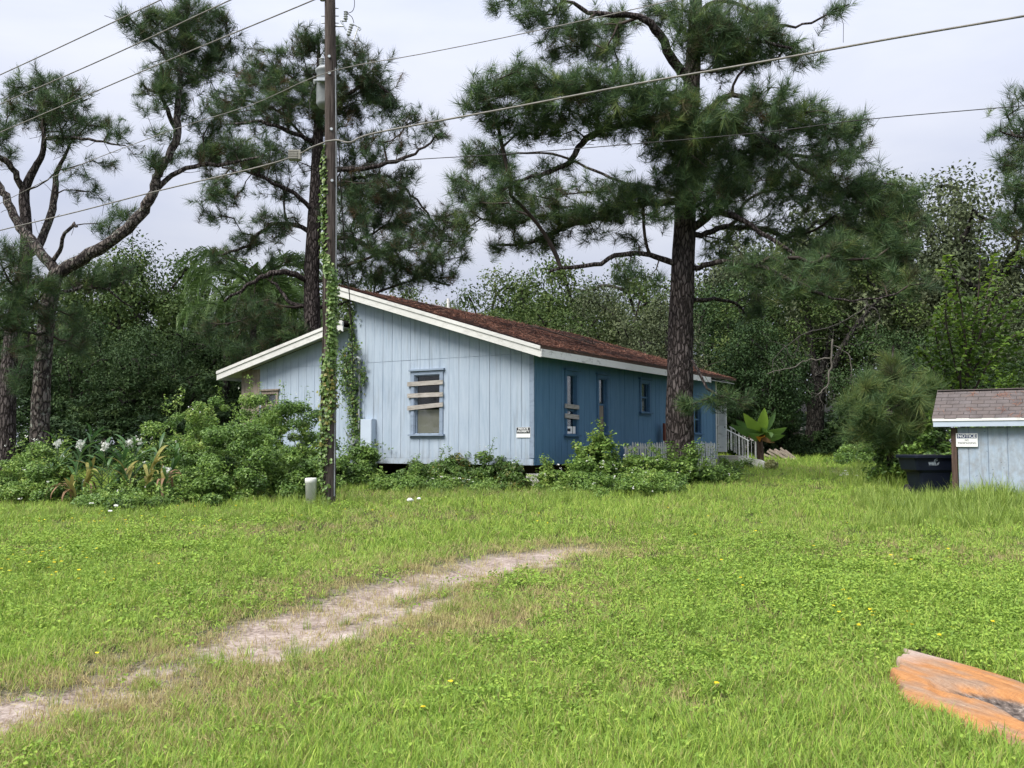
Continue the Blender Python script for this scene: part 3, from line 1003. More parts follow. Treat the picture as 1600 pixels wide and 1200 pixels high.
# ------------------------------------------------------------------ white picket edging
pk = thing('picket_fence', 'low white picket edging along the foot of the blue side wall', 'fence', to_world((0, 0, 0)), HROT)
fx0 = RW(976, 700, -0.3)[0]; fx1 = RW(1117, 700, -0.3)[0]
xx = fx0; i = 0; r_ = random.Random(8)
while xx < fx1:
    g = float(gz(to_world((xx, -0.3, 0))[1]))
    zt = RW(1050, 690.5, -0.3)[1] + r_.uniform(-0.04, 0.04) - (0.12 * max(0, 1 - (xx - fx0) / 0.8))
    lean = r_.uniform(-0.02, 0.02)
    MB().prism([(xx, g), (xx + 0.085, g), (xx + 0.085 + lean, zt - 0.06), (xx + 0.042 + lean, zt), (xx + lean, zt - 0.06)], 'y', -0.31, -0.292).obj('picket', M['white'], pk)
    xx += 0.165; i += 1
zr_ = RW(1050, 699, -0.3)[1]
MB().box(fx0, fx1, -0.290, -0.262, zr_ - 0.03, zr_ + 0.03).obj('rail', M['white'], pk)

# ------------------------------------------------------------------ side entrance: door, steps, railings
ent = thing('entrance_steps', 'white concrete entrance steps with thin iron handrails at the far end of the house', 'steps', to_world((0, 0, 0)), HROT)
KX0, KX1 = LEN + 0.15, LEN + 1.05
gE = float(gz(to_world((KX0, -1.2, 0))[1]))
zl = FW(1140, 712, KX0)[1]
ya = FW(1128, 712, KX0)[0]; yb = FW(1156, 716, KX0)[0]; yc = FW(1194, 726, KX0)[0]
MB().box(KX0, KX1, yb, 0.0, gE - 0.05, zl).obj('landing', M['concrete'], ent)
ns = 2
for i in range(ns):
    y1_ = yb + (yc - yb) * i / ns; y0_ = yb + (yc - yb) * (i + 1) / ns
    MB().box(KX0 + 0.13, KX1, y0_ + 0.002, y1_ - 0.002, gE - 0.05, gE + (zl - gE) * (ns - i) / (ns + 1)).obj('step', M['concrete'], ent)
z0_ = FW(1194, 719, KX0)[1]; z1_ = FW(1153, 713, KX0)[1]
MB().prism([(yc, gE - 0.05), (yb + 0.05, gE - 0.05), (yb + 0.05, z1_), (yb - 0.02, z1_), (yc + 0.12, z0_), (yc, z0_ - 0.06)], 'x', KX0 - 0.001, KX0 + 0.125).obj('side_curb', M['white_block'], ent)


def rail_set(k, p_top, p_bot, posts, bars, name='handrail'):
    t0 = FW(p_top[0], p_top[1], k); t1 = FW(p_bot[0], p_bot[1], k)
    h = MB().tube([(k, t0[0], t0[1]), (k, t1[0], t1[1])], 0.022, 6).obj(name, M['iron_white'], ent)

    def ytoz(px):
        y = FW(px, 690, k)[0]
        f = (y - t0[0]) / (t1[0] - t0[0])
        return y, t0[1] + f * (t1[1] - t0[1])
    for px, pyb in posts:
        y, zt = ytoz(px); zb = FW(px, pyb, k)[1]
        MB().box(k - 0.022, k + 0.022, y - 0.022, y + 0.022, zb, zt).obj('rail_post', M['iron_white'], h)
    b = MB()
    for px, pyb in bars:
        y, zt = ytoz(px); zb = FW(px, pyb, k)[1]
        MB().box(k - 0.008, k + 0.008, y - 0.009, y + 0.009, zb, zt - 0.01).obj('baluster', M['iron_white'], h)


rail_set(KX0 + 0.06, (1117, 662), (1170.5, 689), [(1129.5, 703), (1142.5, 702), (1155, 711), (1168.5, 717)], [(1134, 703), (1138, 703), (1147, 707), (1151, 709), (1159.5, 713), (1164, 714)])
rail_set(KX1 - 0.04, (1140, 667), (1181, 688), [(1143, 704), (1155, 709), (1180.5, 716)], [(1149, 707), (1161, 711), (1168, 713), (1174, 714)])
# white door leaf standing open, face to the street
dr = thing('storm_door', 'white weathered door standing open beside the entrance steps', 'door', to_world((LEN + 0.12, 0, 0)), HROT)
dz0 = FW(1125, 706, LEN + 0.13)[1]; dz1 = FW(1125, 628, LEN + 0.13)[1]
dw = FW(1117, 680, LEN + 0.13)[0] - FW(1131, 680, LEN + 0.13)[0]
MB().box(0.0, 0.04, -dw - 0.03, -0.04, dz0, dz1).obj('door_panel', M['white_dirty'], dr)
MB().box(-0.006, -0.001, -dw + 0.03, -0.09, dz0 + 0.9, dz1 - 0.15).obj('upper_panel', M['white'], dr)
MB().tube([(-0.04, -dw + 0.02, dz0 + 0.85), (-0.006, -dw + 0.02, dz0 + 0.85)], 0.02, 8).obj('door_knob', M['cable_dark'], dr)
# mossy stone bucket at the end of the curb
def lathe(prof, sides=16, wob=0.0, seed=0):
    r_ = np.random.default_rng(seed)
    a = np.arange(sides) * 2 * math.pi / sides
    wobv = 1 + wob * r_.normal(size=sides)
    V = np.concatenate([np.stack([np.cos(a) * r * wobv, np.sin(a) * r * wobv, np.full(sides, z)], -1) for r, z in prof])
    n_ = len(prof); i = np.arange(n_ - 1)[:, None] * sides; j = np.arange(sides)[None, :]; k = (j + 1) % sides
    F = np.stack([i + j, i + k, i + sides + k, i + sides + j], -1).reshape(-1, 4)
    return V, F


mos = NT('mossy_stone', 0.95, 0.1)
mos.color(mos.ramp(mos.noise(mos.coord(), 9, 6, 0.7), [(0.35, (0.03, 0.028, 0.02)), (0.5, (0.13, 0.14, 0.05)), (0.62, (0.36, 0.36, 0.20)), (0.7, (0.05, 0.045, 0.03))]))
mos.bump(mos.noise(mos.coord(), 20, 5), 0.7, 0.03)
st = foot(1204, 31.3)
V, F = lathe([(0.0, 0.0), (0.17, 0.0), (0.21, 0.10), (0.22, 0.2), (0.20, 0.27), (0.13, 0.26), (0.11, 0.30), (0.12, 0.34), (0.0, 0.34)], 12, 0.06, 4)
o = link('stone_pot', mesh_np('stone_pot', V, F, mos.mat, None, True), None, st)
tag(o, 'squat moss-streaked stone pot at the end of the white curb', 'pot')

# ================================================================== SHED
SO = foot(1494, 19.9)
shed = thing('pump_shed', 'low pale-blue shed with a grey shingled roof at the right edge', 'shed', SO, HROT)
SG = SO[2]
def SFW(px, py, k=0.0):
    y, z = FW(px, py, k, np.array([SO[0], SO[1], 0]))
    return y, z - SG
zt_ = SFW(1494, 668)[1]
SL = -2.3
wallS = MB().box(0.002, 1.2, SL, -0.03, -0.05, zt_).obj('wall', M['blue_light'], shed)
edges = [SFW(p, 720)[0] for p in (1497, 1514.5, 1545, 1575.5)]
stp = edges[2] - edges[3]
while edges[-1] > SL + 0.3: edges.append(edges[-1] - stp)
edges.append(SL)
for i, (b1, b0) in enumerate(zip(edges[:-1], edges[1:])):
    MB().box(-0.016 - 0.003 * (i % 2), 0.0, b0 + 0.008, b1 - 0.008, -0.03, zt_ - 0.002).obj('board', M['blue_light'], wallS)
    MB().box(-0.009, 0.0, b0 - 0.007, b0 + 0.007, -0.03, zt_ - 0.002).obj('batten_groove', M['blue_trim'], wallS)
py0 = SFW(1487, 720, -0.05)[0]; py1 = SFW(1496, 720, -0.05)[0]
MB().box(-0.05, 0.09, py1 + 0.004, py0, -0.05, zt_ - 0.004).obj('corner_post', M['post_brown'], shed)
oe = 0.22
ee = SFW(1457, 654, -oe); yL = ee[0]; zE = ee[1]
rdg = SFW(1462, 612, 0.62)
XR, ZR = 0.62, rdg[1]
ss = (ZR - zE) / (XR + oe)
sm = MB()
sm.prism([(-oe, zE - 0.03), (XR, ZR - 0.03), (XR, ZR), (-oe, zE)], 'y', SL - 0.25, yL)
sm.prism([(XR + 0.001, ZR - 0.03), (1.45, zE - 0.03), (1.45, zE), (XR + 0.001, ZR)], 'y', SL - 0.25, yL)
m = NT('asphalt_shingle', 0.95, 0.1)
g = m.noise(m.coord((1, 1, 1)), 60, 3, 0.7); b_ = m.noise(m.coord(), 3, 4)
cc = m.ramp(m.math('ADD', m.math('MULTIPLY', g, 0.5), m.math('MULTIPLY', b_, 0.5)), [(0.35, (0.070, 0.062, 0.062)), (0.65, (0.17, 0.15, 0.148))])
cc = m.mix(m.math('MULTIPLY', m.rnd(), 0.5), cc, (0.13, 0.105, 0.095))
m.color(cc); m.bump(g, 0.4, 0.006)
M['shingle'] = m.mat
m2 = NT('black_felt', 0.95, 0.1); m2.color((0.02, 0.019, 0.019)); M['felt'] = m2.mat
sroof = sm.obj('roof', M['felt'], shed)
NR = 8
for i in range(NR):
    xa = -oe - 0.02 + (XR + oe + 0.02) * i / NR; xb = -oe - 0.02 + (XR + oe + 0.02) * (i + 1) / NR + 0.01
    za = zE + ss * (xa + oe); zb = zE + ss * (xb + oe)
    y = yL + 0.01; j = 0
    r_ = random.Random(i * 7)
    while y > SL - 0.25:
        wdt = 0.235 if not (j == 0 and i % 2) else 0.12
        y2 = max(y - wdt, SL - 0.25)
        d = r_.uniform(0, 0.004); dx = r_.uniform(-0.006, 0.006)
        bmx = MB()
        bmx.add([(xa + dx, y2 + 0.007, za + 0.018 + d), (xa + dx, y - 0.001, za + 0.018 + d), (xb, y - 0.001, zb + 0.006), (xb, y2 + 0.007, zb + 0.006),
                 (xa + dx, y2 + 0.007, za + 0.002), (xa + dx, y - 0.001, za + 0.002)], [(0, 3, 2, 1), (4, 0, 1, 5), (0, 4, 3), (1, 2, 5)])
        bmx.obj('shingle', M['shingle'], sroof)
        y = y2; j += 1
mb = MB().box(XR - 0.06, XR + 0.06, SL - 0.24, yL + 0.005, ZR + 0.012, ZR + 0.03); mb.obj('ridge_cap', M['shingle'], sroof)
MB().box(-oe - 0.022, -oe, SL - 0.25, yL - 0.002, zE - 0.055, zE - 0.004).obj('drip_board', M['white_dirty'], sroof)
MB().box(-oe - 0.004, -oe + 0.02, SL - 0.25, yL - 0.01, zE - 0.17, zE - 0.057).obj('fascia_board', M['box_paint'], sroof)
# rusty needles on the shed roof
n = 900
lx = rng.uniform(-oe, XR - 0.1, n); ly = rng.uniform(SL, yL, n)
keep = vnoise(lx * 1.4, ly, 0.28, 31) > 0.66
lx, ly = lx[keep], ly[keep]; n = len(lx); zz = zE + ss * (lx + oe) + 0.03
P = np.stack([lx, ly, zz], -1); a = rng.uniform(0, 2 * math.pi, n)
D = np.stack([np.cos(a), np.sin(a), np.cos(a) * ss], -1) * rng.uniform(0.08, 0.16, n)[:, None]
S = np.stack([-np.sin(a), np.cos(a), -np.sin(a) * ss], -1) * 0.004
o = link('needle_litter', mesh_np('shed_litter', np.stack([P - S, P + S, P + D], 1).reshape(-1, 3), np.arange(n * 3).reshape(-1, 3), M['needles_dead'], np.repeat(0.5 + .5 * rng.random(n), 3)), sroof)
o['kind'] = 'stuff'
# notice sign on the shed
sg, W_, H_ = sign(1493.5, 1528, 677, 698, None, np.array([SO[0], SO[1], 0]), -0.056, 'notice_sign', 'white and navy NOTICE NO TRESPASSING sign on the shed front')
MB().box(-0.0055, -0.0042, -W_ / 2 + 0.018, W_ / 2 - 0.018, H_ * 0.12, H_ / 2 - 0.016).obj('navy_panel', M['navy_print'], sg)
link('lettering', text_mesh('notice', 'NOTICE', H_ * 0.36, M['sign_white'], 0.022, W_ * 0.82), sg, (-0.0068, 0, H_ * 0.285))
link('lettering', text_mesh('no', 'NO', H_ * 0.21, M['ink'], 0.006, W_ * 0.17), sg, (-0.0052, 0, -H_ * 0.03))
link('lettering', text_mesh('trespassing', 'TRESPASSING', H_ * 0.22, M['ink'], 0.006, W_ * 0.86), sg, (-0.0052, 0, -H_ * 0.24))

# ================================================================== WHEELED BIN
bl = foot(1449, 20.55)
bn = thing('wheeled_bin', 'navy plastic wheeled rubbish cart standing in tall grass beside the shed', 'rubbish bin', bl, rad(6))
hB = 1.0
def ringrect(w_, d_, z, ox=0, r_=0.06, oy=0):
    pts = []
    for cx, cy, a0_ in ((w_ / 2 - r_, d_ / 2 - r_, 0), (-w_ / 2 + r_, d_ / 2 - r_, 90), (-w_ / 2 + r_, -d_ / 2 + r_, 180), (w_ / 2 - r_, -d_ / 2 + r_, 270)):
        for k in range(4):
            a_ = rad(a0_ + 30 * k); pts.append((cx + r_ * math.cos(a_) + ox, cy + r_ * math.sin(a_) + oy, z))
    return pts
def loft(rings, mat, name, parent, caps=True):
    V = [p for r_ in rings for p in r_]; n_ = len(rings[0]); mbb = MB()
    F = [(i * n_ + j, i * n_ + (j + 1) % n_, (i + 1) * n_ + (j + 1) % n_, (i + 1) * n_ + j) for i in range(len(rings) - 1) for j in range(n_)]
    if caps: F += [tuple(range(n_ - 1, -1, -1)), tuple(range((len(rings) - 1) * n_, len(rings) * n_))]
    mbb.add(V, F); return mbb.obj(name, mat, parent, smooth=False)
loft([ringrect(0.60, 0.55, 0.02), ringrect(0.68, 0.62, 0.42), ringrect(0.70, 0.64, 0.50), ringrect(0.86, 0.72, 0.56, -0.01), ringrect(0.96, 0.80, 0.84, -0.01)], M['bin'], 'body', bn)
loft([ringrect(1.0, 0.86, 0.80, -0.01), ringrect(1.02, 0.88, 0.815, -0.01), ringrect(1.02, 0.88, 0.86, -0.01), ringrect(1.0, 0.86, 0.868, -0.01)], M['bin'], 'rim', bn)
loft([ringrect(0.98, 0.84, 0.869, -0.01), ringrect(0.96, 0.82, 0.872, -0.01)], M['felt'], 'opening', bn)
MB().tube([(-0.45, 0.46, 0.86), (0.45, 0.46, 0.86)], 0.018, 8).obj('handle', M['bin'], bn)
for sx in (-1, 1):
    MB().tube([(sx * 0.30, 0.27, 0.12), (sx * 0.36, 0.27, 0.12)], 0.12, 14).obj('wheel', M['cable_dark'], bn)
# worn printed emblem on its face (flat print, slightly proud)
def face_y(z): return -(0.72 + (0.80 - 0.72) * (z - 0.56) / 0.28) / 2 - 0.004
em = MB()
def q4(pts): em.add([(x, face_y(z), z) for x, z in pts], [(0, 1, 2, 3)])
q4([(-0.19, 0.66), (-0.03, 0.655), (-0.05, 0.735), (-0.215, 0.725)])
q4([(-0.03, 0.655), (0.02, 0.665), (0.035, 0.73), (-0.01, 0.705)])
q4([(-0.09, 0.745), (-0.065, 0.735), (-0.05, 0.775), (-0.085, 0.775)])
q4([(-0.085, 0.775), (-0.05, 0.775), (-0.005, 0.795), (-0.03, 0.81)])
q4([(-0.05, 0.755), (-0.02, 0.74), (-0.005, 0.765), (-0.035, 0.77)])
em.obj('emblem', M['bin_print'], bn, fix=False)

# ================================================================== HALF-BURIED WOODEN SLAB
def slab():
    A = gp(1413, 1004); B = gp(1398, 1104); C = gp(1700, 1232); D = gp(1720, 1112)
    base = (A + B) / 2; e_len = ((C + D) / 2 - base); e_len[2] = 0; L = np.linalg.norm(e_len); e_len /= L
    e_w = np.array([-e_len[1], e_len[0], 0]); e_w = e_w if np.dot(e_w, A - B) > 0 else -e_w
    U0 = np.dot(A - base, e_len); W0 = np.dot(A - base, e_w)
    U1 = np.dot(B - base, e_len); W1 = np.dot(B - base, e_w)
    nu, nw = 90, 80
    u = np.linspace(0, 1, nu)[:, None]; v = np.linspace(0, 1, nw)[None, :]
    ws = W0 + (W1 - W0) * v
    u0 = U0 + (U1 - U0) * v + 0.06 * np.sin(v * 7) + 0.035 * np.sin(v * 23 + 1) + 0.02 * np.sin(v * 61)
    uu = u0 + (L + 0.4 - u0) * u
    ww = ws + 0.02 * np.sin(uu * 5) + 0.0 * v
    h = 0.075 - 0.11 * np.abs(2 * v - 1) ** 3.2 + 0.010 * (vnoise(uu * 1.5, ww * 14, 1, 41) - 0.5) + 0.008 * (vnoise(uu * 6, ww * 40, 1, 42) - .5)
    hole_u, hole_w = 1.02, -0.12
    hd = np.hypot((uu - hole_u) / 0.42, (ww - hole_w - 0.05 * np.sin(uu * 8)) / 0.11)
    h = h - 0.07 * np.clip(1.25 - hd, 0, 1) ** 0.6 * (hd < 1.25)
    crack = np.abs(ww - (0.17 + 0.05 * np.sin(uu * 3)))
    h = h - 0.02 * np.clip(1 - crack / 0.022, 0, 1) * (uu > 0.2)
    for cw, c0, c1 in ((-0.30, 0.1, 0.9), (0.02, 0.05, 0.7), (0.30, 0.3, 1.5), (-0.16, 0.5, 1.6)):
        cr2 = np.abs(ww - (cw + 0.03 * np.sin(uu * 4 + cw * 20)))
        h = h - 0.016 * np.clip(1 - cr2 / 0.016, 0, 1) * np.clip((uu - c0) * 8, 0, 1) * np.clip((c1 - uu) * 8, 0, 1)
    h[0, :] = -0.05; h[1, :] *= 0.55 + 0.45 * np.sin(np.linspace(0, 31, nw)) ** 2; h[:, 0] = np.minimum(h[:, 0], -0.05); h[:, -1] = np.minimum(h[:, -1], -0.05)
    h[-1, :] = -0.05
    g0 = float(gz(base[1]))
    V = np.stack([uu, ww * np.ones_like(uu), h], -1).reshape(-1, 3)
    i = (np.arange(nu - 1)[:, None] * nw + np.arange(nw - 1)[None, :]).ravel()
    F = np.stack([i, i + 1, i + nw + 1, i + nw], -1)
    m = NT('orange_split_wood', 0.85, 0.15)
    g = m.math('ADD', m.math('MULTIPLY', m.noise(m.coord((3.0, 20, 8)), 2.0, 12, 0.8, 0.1), 0.7), m.math('MULTIPLY', m.noise(m.coord((30, 46, 30)), 2.0, 6, 0.75), 0.3))
    fine = m.noise(m.coord((9, 85, 20)), 2.0, 8, 0.78)
    saw = m.ramp(m.noise(m.n('ShaderNodeMapping', {'Vector': m.coord(), 'Rotation': (0, 0, 0.5), 'Scale': (60, 4, 4)}).outputs[0], 1.6, 4, 0.7), [(0.55, 0.0), (0.66, 0.45)])
    big = m.noise(m.coord((1.1, 3.4, 1)), 2.2, 4, 0.5)
    orange = m.ramp(g, [(0.30, (0.17, 0.076, 0.030)), (0.46, (0.36, 0.165, 0.062)), (0.62, (0.46, 0.235, 0.098)), (0.78, (0.52, 0.34, 0.20))])
    grey = m.ramp(g, [(0.3, (0.11, 0.085, 0.065)), (0.5, (0.24, 0.19, 0.15)), (0.7, (0.40, 0.34, 0.28))])
    x = m.n('ShaderNodeSeparateXYZ', {0: m.coord()})
    endf = m.ramp(x.outputs['X'], [(0.0, 0.0), (0.28, 0.12), (0.34, 0.0)])
    f = m.ramp(big, [(0.48, 0.0), (0.66, 0.7)])
    c = m.mix(f, orange, grey)
    pale = m.ramp(m.math('ADD', m.math('MULTIPLY', x.outputs['X'], 1.3), m.math('MULTIPLY', big, 0.9)), [(0.3, 0.8), (0.7, 0.0)])
    c = m.mix(pale, c, m.ramp(g, [(0.3, (0.25, 0.19, 0.16)), (0.6, (0.48, 0.41, 0.37))]))
    c = m.mix(m.ramp(fine, [(0.57, 0.0), (0.68, 0.8)]), c, (0.09, 0.05, 0.03))
    c = m.mix(saw, c, (0.20, 0.115, 0.065))
    edge = m.n('ShaderNodeSeparateXYZ', {0: m.coord()}).outputs['Y']
    rim = m.ramp(m.math('ADD', m.math('ABSOLUTE', edge), m.math('MULTIPLY_ADD', big, 0.16, -0.08)), [(max(abs(W0), abs(W1)) * .90, 0.0), (max(abs(W0), abs(W1)) * .98, 0.85)])
    c = m.mix(rim, c, (0.30, 0.25, 0.21))
    rot = m.n('ShaderNodeAttribute', attribute_name='tint').outputs['Fac']
    rotc = m.ramp(m.noise(m.coord((9, 20, 9)), 2, 5, 0.7), [(0.35, (0.03, 0.025, 0.022)), (0.55, (0.13, 0.105, 0.09)), (0.7, (0.36, 0.31, 0.27))])
    m.color(m.mix(m.ramp(m.math('ADD', rot, m.math('MULTIPLY_ADD', fine, 0.5, -0.25)), [(0.35, 0.0), (0.6, 1.0)]), c, rotc))
    m.bump(m.math('ADD', g, m.math('MULTIPLY', fine, 0.6)), 0.5, 0.012)
    tint = np.clip(1.35 - hd, 0, 1)
    me = mesh_np('wood_slab', V, F, m.mat, tint.ravel(), True)
    o = link('wood_slab', me)
    o.location = (base[0], base[1], g0); o.rotation_euler = (0, 0, math.atan2(e_len[1], e_len[0]))
    if np.dot(np.cross([0, 0, 1], e_len), e_w) < 0:
        o.scale = (1, -1, 1)
    tag(o, 'half-buried orange split-wood slab with a rotted hollow in the near lawn', 'wood slab')
    return base, e_len, e_w, L, W0, W1, U0, U1


SLAB = slab()

# ================================================================== WHITE PIPE, LITTER, STONES, DISTANT THINGS
pb = foot(488, 18.3)
V, F = lathe([(0.0, -0.05), (0.105, -0.05), (0.107, 0.42), (0.113, 0.425), (0.113, 0.50), (0.10, 0.515), (0.0, 0.515)], 16, 0.0)
o = link('white_pipe', mesh_np('white_pipe', V, F, M['pvc'], None, True), None, pb)
o.rotation_euler = (0.02, -0.03, 0)
tag(o, 'short weathered white pipe capped and standing beside the utility pole', 'pipe')
for px, py, s, c in ((640, 790, 0.055, 'larger pale scrap of litter in the grass below the front window'), (655, 787, 0.04, 'smaller pale scrap of litter in the grass below the front window')):
    p = gp(px, py)
    V, F = lathe([(0.0, 0.0), (s, 0.01), (s * 1.2, s * 0.7), (s * 0.5, s * 1.3), (0, s * 1.25)], 7, 0.25, int(px))
    o = link('litter_scrap', mesh_np('litter', V, F, M['paper'], None, False), None, (p[0], p[1], p[2] + 0.07))
    tag(o, c, 'litter')
p = gp(1323, 743)
V, F = lathe([(0.0, -0.03), (0.17, 0.0), (0.15, 0.07), (0.05, 0.1), (0, 0.1)], 9, 0.2, 6)
o = link('white_stone', mesh_np('white_stone', V, F, M['white_block'], None, True), None, p)
tag(o, 'pale stone lying at the bare patch on the back lawn', 'stone')
# heap of broken timber
hp = foot(1220, 39.5)
heap = thing('timber_heap', 'heap of short grey weathered timbers on the back lawn beyond the banana plant', 'timber heap', hp)
r_ = random.Random(2)
for i in range(11):
    x = -0.36 + 0.075 * i; lay = i % 3
    mbx = MB().box(-0.30, 0.30, -0.05, 0.05, -0.04, 0.04)
    o = mbx.obj('timber', M['bare_ply'], heap)
    o.location = (x, r_.uniform(-0.2, 0.2), 0.07 + 0.10 * lay + r_.uniform(0, .03))
    o.rotation_euler = (r_.uniform(-.2, .2), r_.uniform(0.35, 0.7), r_.uniform(-0.9, -0.3))
# neighbouring house glimpsed through the trees
nh = thing('neighbour_house', 'grey low house glimpsed through the trees beyond the big oak', 'house', foot(1270, 74), rad(4))
mb = MB().box(-4.5, 9, 0, 7, -0.3, 2.75); mb.obj('wall', m_trim('neighbour_siding', (0.42, 0.38, 0.37), (0.25, 0.22, 0.21), 0.5, 6), nh)
MB().prism([(-0.6, 2.752), (7.6, 2.752), (3.5, 4.3)], 'x', -5, 9.5).obj('roof', M['felt'], nh)
for xx in (0.9, 2.6, 6.0):
    f = MB().box(xx - 0.5, xx + 0.5, -0.05, -0.002, 1.0, 2.2).obj('window', M['white'], nh)
    MB().box(xx - 0.42, xx + 0.42, -0.062, -0.052, 1.08, 2.12).obj('pane', M['interior'], f)
# ================================================================== UTILITY POLE
PY = 18.4
pb = at(512, 788, PY); pm_ = at(517.0, 300, PY); ptp = at(515.5, 0, PY); ptt = at(514, -150, PY)
pb = np.array([pb[0], pb[1], float(gz(PY)) - 0.3])
pl = thing('utility_pole', 'tall brown wooden utility pole with creeper in front of the house', 'utility pole', (pb[0], pb[1], float(gz(PY))))
PL = np.array(pl.location)
path = spline([pb, pm_, ptp, ptt], 40)
prad = np.interp(path[:, 2], [0.4, 1.6 + 400 * PY / FPX, 1.6 + 690 * PY / FPX, 13], [0.150, 0.125, 0.105, 0.095])
V, F = tube(path - PL, prad, 20, 0.012, rng)
m = NT('weathered_pole_wood', 0.9, 0.15)
g = m.noise(m.coord((16, 16, 0.9)), 2.0, 8, 0.7, 0.1); b_ = m.noise(m.coord((2, 2, 0.6)), 2, 4)
ck = m.noise(m.coord((30, 30, 0.8)), 1.6, 3, 0.5)
c = m.ramp(m.math('ADD', m.math('MULTIPLY', g, 0.7), m.math('MULTIPLY', b_, 0.3)), [(0.33, (0.036, 0.029, 0.026)), (0.5, (0.080, 0.065, 0.058)), (0.68, (0.145, 0.122, 0.110))])
c = m.mix(m.ramp(ck, [(0.60, 0.0), (0.66, 0.85)]), c, (0.018, 0.013, 0.011))
m.color(c); m.bump(m.math('SUBTRACT', g, m.ramp(ck, [(0.60, 0.0), (0.66, 0.8)])), 0.7, 0.02)
link('pole', mesh_np('pole', V, F, m.mat, None, True), pl)


def pole_x(py, side=0.0, Y=PY):
    """point on the pole axis at pixel row py, moved sideways by side metres"""
    z = at(515, py, Y)[2]
    i = np.interp(z, path[:, 2], np.arange(len(path)))
    p = np.array([np.interp(i, np.arange(len(path)), path[:, k]) for k in range(3)])
    return p + [side, 0, 0], float(np.interp(z, path[:, 2], prad))


# ground wire moulding on the right edge
pts = [pole_x(y)[0] + [pole_x(y)[1] * 0.93, -pole_x(y)[1] * 0.5, 0] for y in (108, 200, 300, 420, 520, 640, 775)]
MB().tube(np.array(pts) - PL, 0.012, 6).obj('conduit', M['grey_metal'], pl)
for py, dx in ((25, 1), (36, 1), (25, -1), (36, -1), (13, 1), (92, 0), (118, 0), (205, 0.3), (285, 0.4), (640, -.3), (645, -.2)):
    p, r_ = pole_x(py)
    if abs(dx) == 1:
        MB().tube([p + [dx * (r_ - 0.01), 0, 0], p + [dx * (r_ + 0.065), 0, 0]], 0.012, 6).obj('bolt', M['galv'], pl).location = -Vector(PL)
    else:
        q = p + [dx * r_, -r_ * 0.95, 0]
        MB().tube([q, q + [0, -0.035, 0]], 0.028, 8).obj('bolt', M['galv'], pl).location = -Vector(PL)
# tag plates near eye level
for py in (650, 655.5):
    p, r_ = pole_x(py)
    o = MB().box(-0.06, 0.06, -0.008, 0.0, -0.02, 0.02).obj('tag_plate', M['galv'], pl)
    o.location = Vector(p + [-0.05, -r_ * 0.99, 0]) - Vector(PL)

# transformer behind the pole
p, r_ = pole_x(118)
tf = thing('transformer', 'grey cylindrical transformer hung behind the utility pole', 'transformer', p + [-0.155, 0.40, 0])
V, F = lathe([(0, -0.50), (0.15, -0.5), (0.19, -0.44), (0.20, -0.42), (0.20, 0.20), (0.225, 0.22), (0.225, 0.26), (0.17, 0.31), (0, 0.33)], 20)
link('tank', mesh_np('tank', V, F, M['grey_metal'], None, False), tf)
bp = [(0.0, 0.28)]
for i in range(5):
    bp += [(0.035, 0.30 + 0.045 * i), (0.062, 0.315 + 0.045 * i), (0.035, 0.33 + 0.045 * i)]
bp += [(0.02, 0.54), (0.0, 0.545)]
V, F = lathe(bp, 12)
link('bushing', mesh_np('bushing', V, F, M['porcelain'], None, False), tf, (-0.10, 0.0, 0))
MB().box(-0.14, 0.14, -0.30, -0.19, -0.06, 0.0).obj('hanger_bracket', M['galv'], tf)
MB().tube([(-0.24, -0.08, 0.0), (-0.17, -0.05, 0.02)], 0.05, 8).obj('secondary_bushing', M['porcelain'], tf)
MB().tube(spline([(-0.2, -0.06, 0.0), (-0.30, -0.1, -0.25), (-0.30, -0.12, -0.7), (-0.2, -0.15, -1.0), (-0.12, -0.3, -0.95)], 14), 0.008, 5).obj('lead_wire', M['cable_dark'], tf)

# fused cutout and arrester on an arm to the right
p, r_ = pole_x(41)
co = thing('fuse_cutout', 'fuse cutout and ribbed arrester on a steel arm near the pole top', 'cutout', p)
u = pxm(PY)
def cp_(px, py, d=0.0):
    q = at(px, py, PY - 0.05 + d) - p
    return q
ax, by = cp_(526, 41), cp_(536, 41)
MB().tube([cp_(523, 41, 0.06), cp_(537, 41, 0.0)], 0.016, 6).obj('steel_arm', M['galv'], co)
MB().tube([cp_(533, 33), cp_(541, 47)], 0.018, 6).obj('bracket', M['galv'], co)
MB().tube([cp_(532, 32.5), cp_(542, 33)], 0.018, 6).obj('bracket', M['galv'], co)
def ribbed(a, b, r0, r1, nrib, name):
    a = np.array(a); b = np.array(b); pts = []; rr = []
    for i in range(nrib):
        for f, r in ((0.05, r0), (0.45, r1), (0.55, r1), (0.95, r0)):
            pts.append(a + (b - a) * (i + f) / nrib); rr.append(r)
    return MB().tube(pts, rr, 10).obj(name, M['porcelain'], co)
ribbed(cp_(540, 31), cp_(540.5, 17), 0.025, 0.045, 4, 'arrester')
ribbed(cp_(544, 56), cp_(550, 37), 0.030, 0.046, 5, 'fuse_insulator')
MB().tube([cp_(553, 62), cp_(560, 41)], 0.013, 6).obj('fuse_tube', M['white_dirty'], co)
MB().tube([cp_(543, 57), cp_(548, 62), cp_(553, 63)], 0.016, 6).obj('lower_contact', M['galv'], co)
MB().tube([cp_(550, 37), cp_(556, 40), cp_(563, 44)], 0.014, 6).obj('upper_contact', M['galv'], co)
MB().tube([cp_(558, 44), cp_(562, 48), cp_(564, 45)], 0.012, 6).obj('pull_ring', M['galv'], co)
MB().tube(spline([cp_(552, -12), cp_(554, 6), cp_(551, 17), cp_(543, 21)], 12), 0.007, 5).obj('jumper_wire', M['cable_dark'], co)
MB().tube(spline([cp_(543, 21), cp_(550, 27), cp_(553, 36)], 8), 0.007, 5).obj('jumper_wire', M['cable_dark'], co)
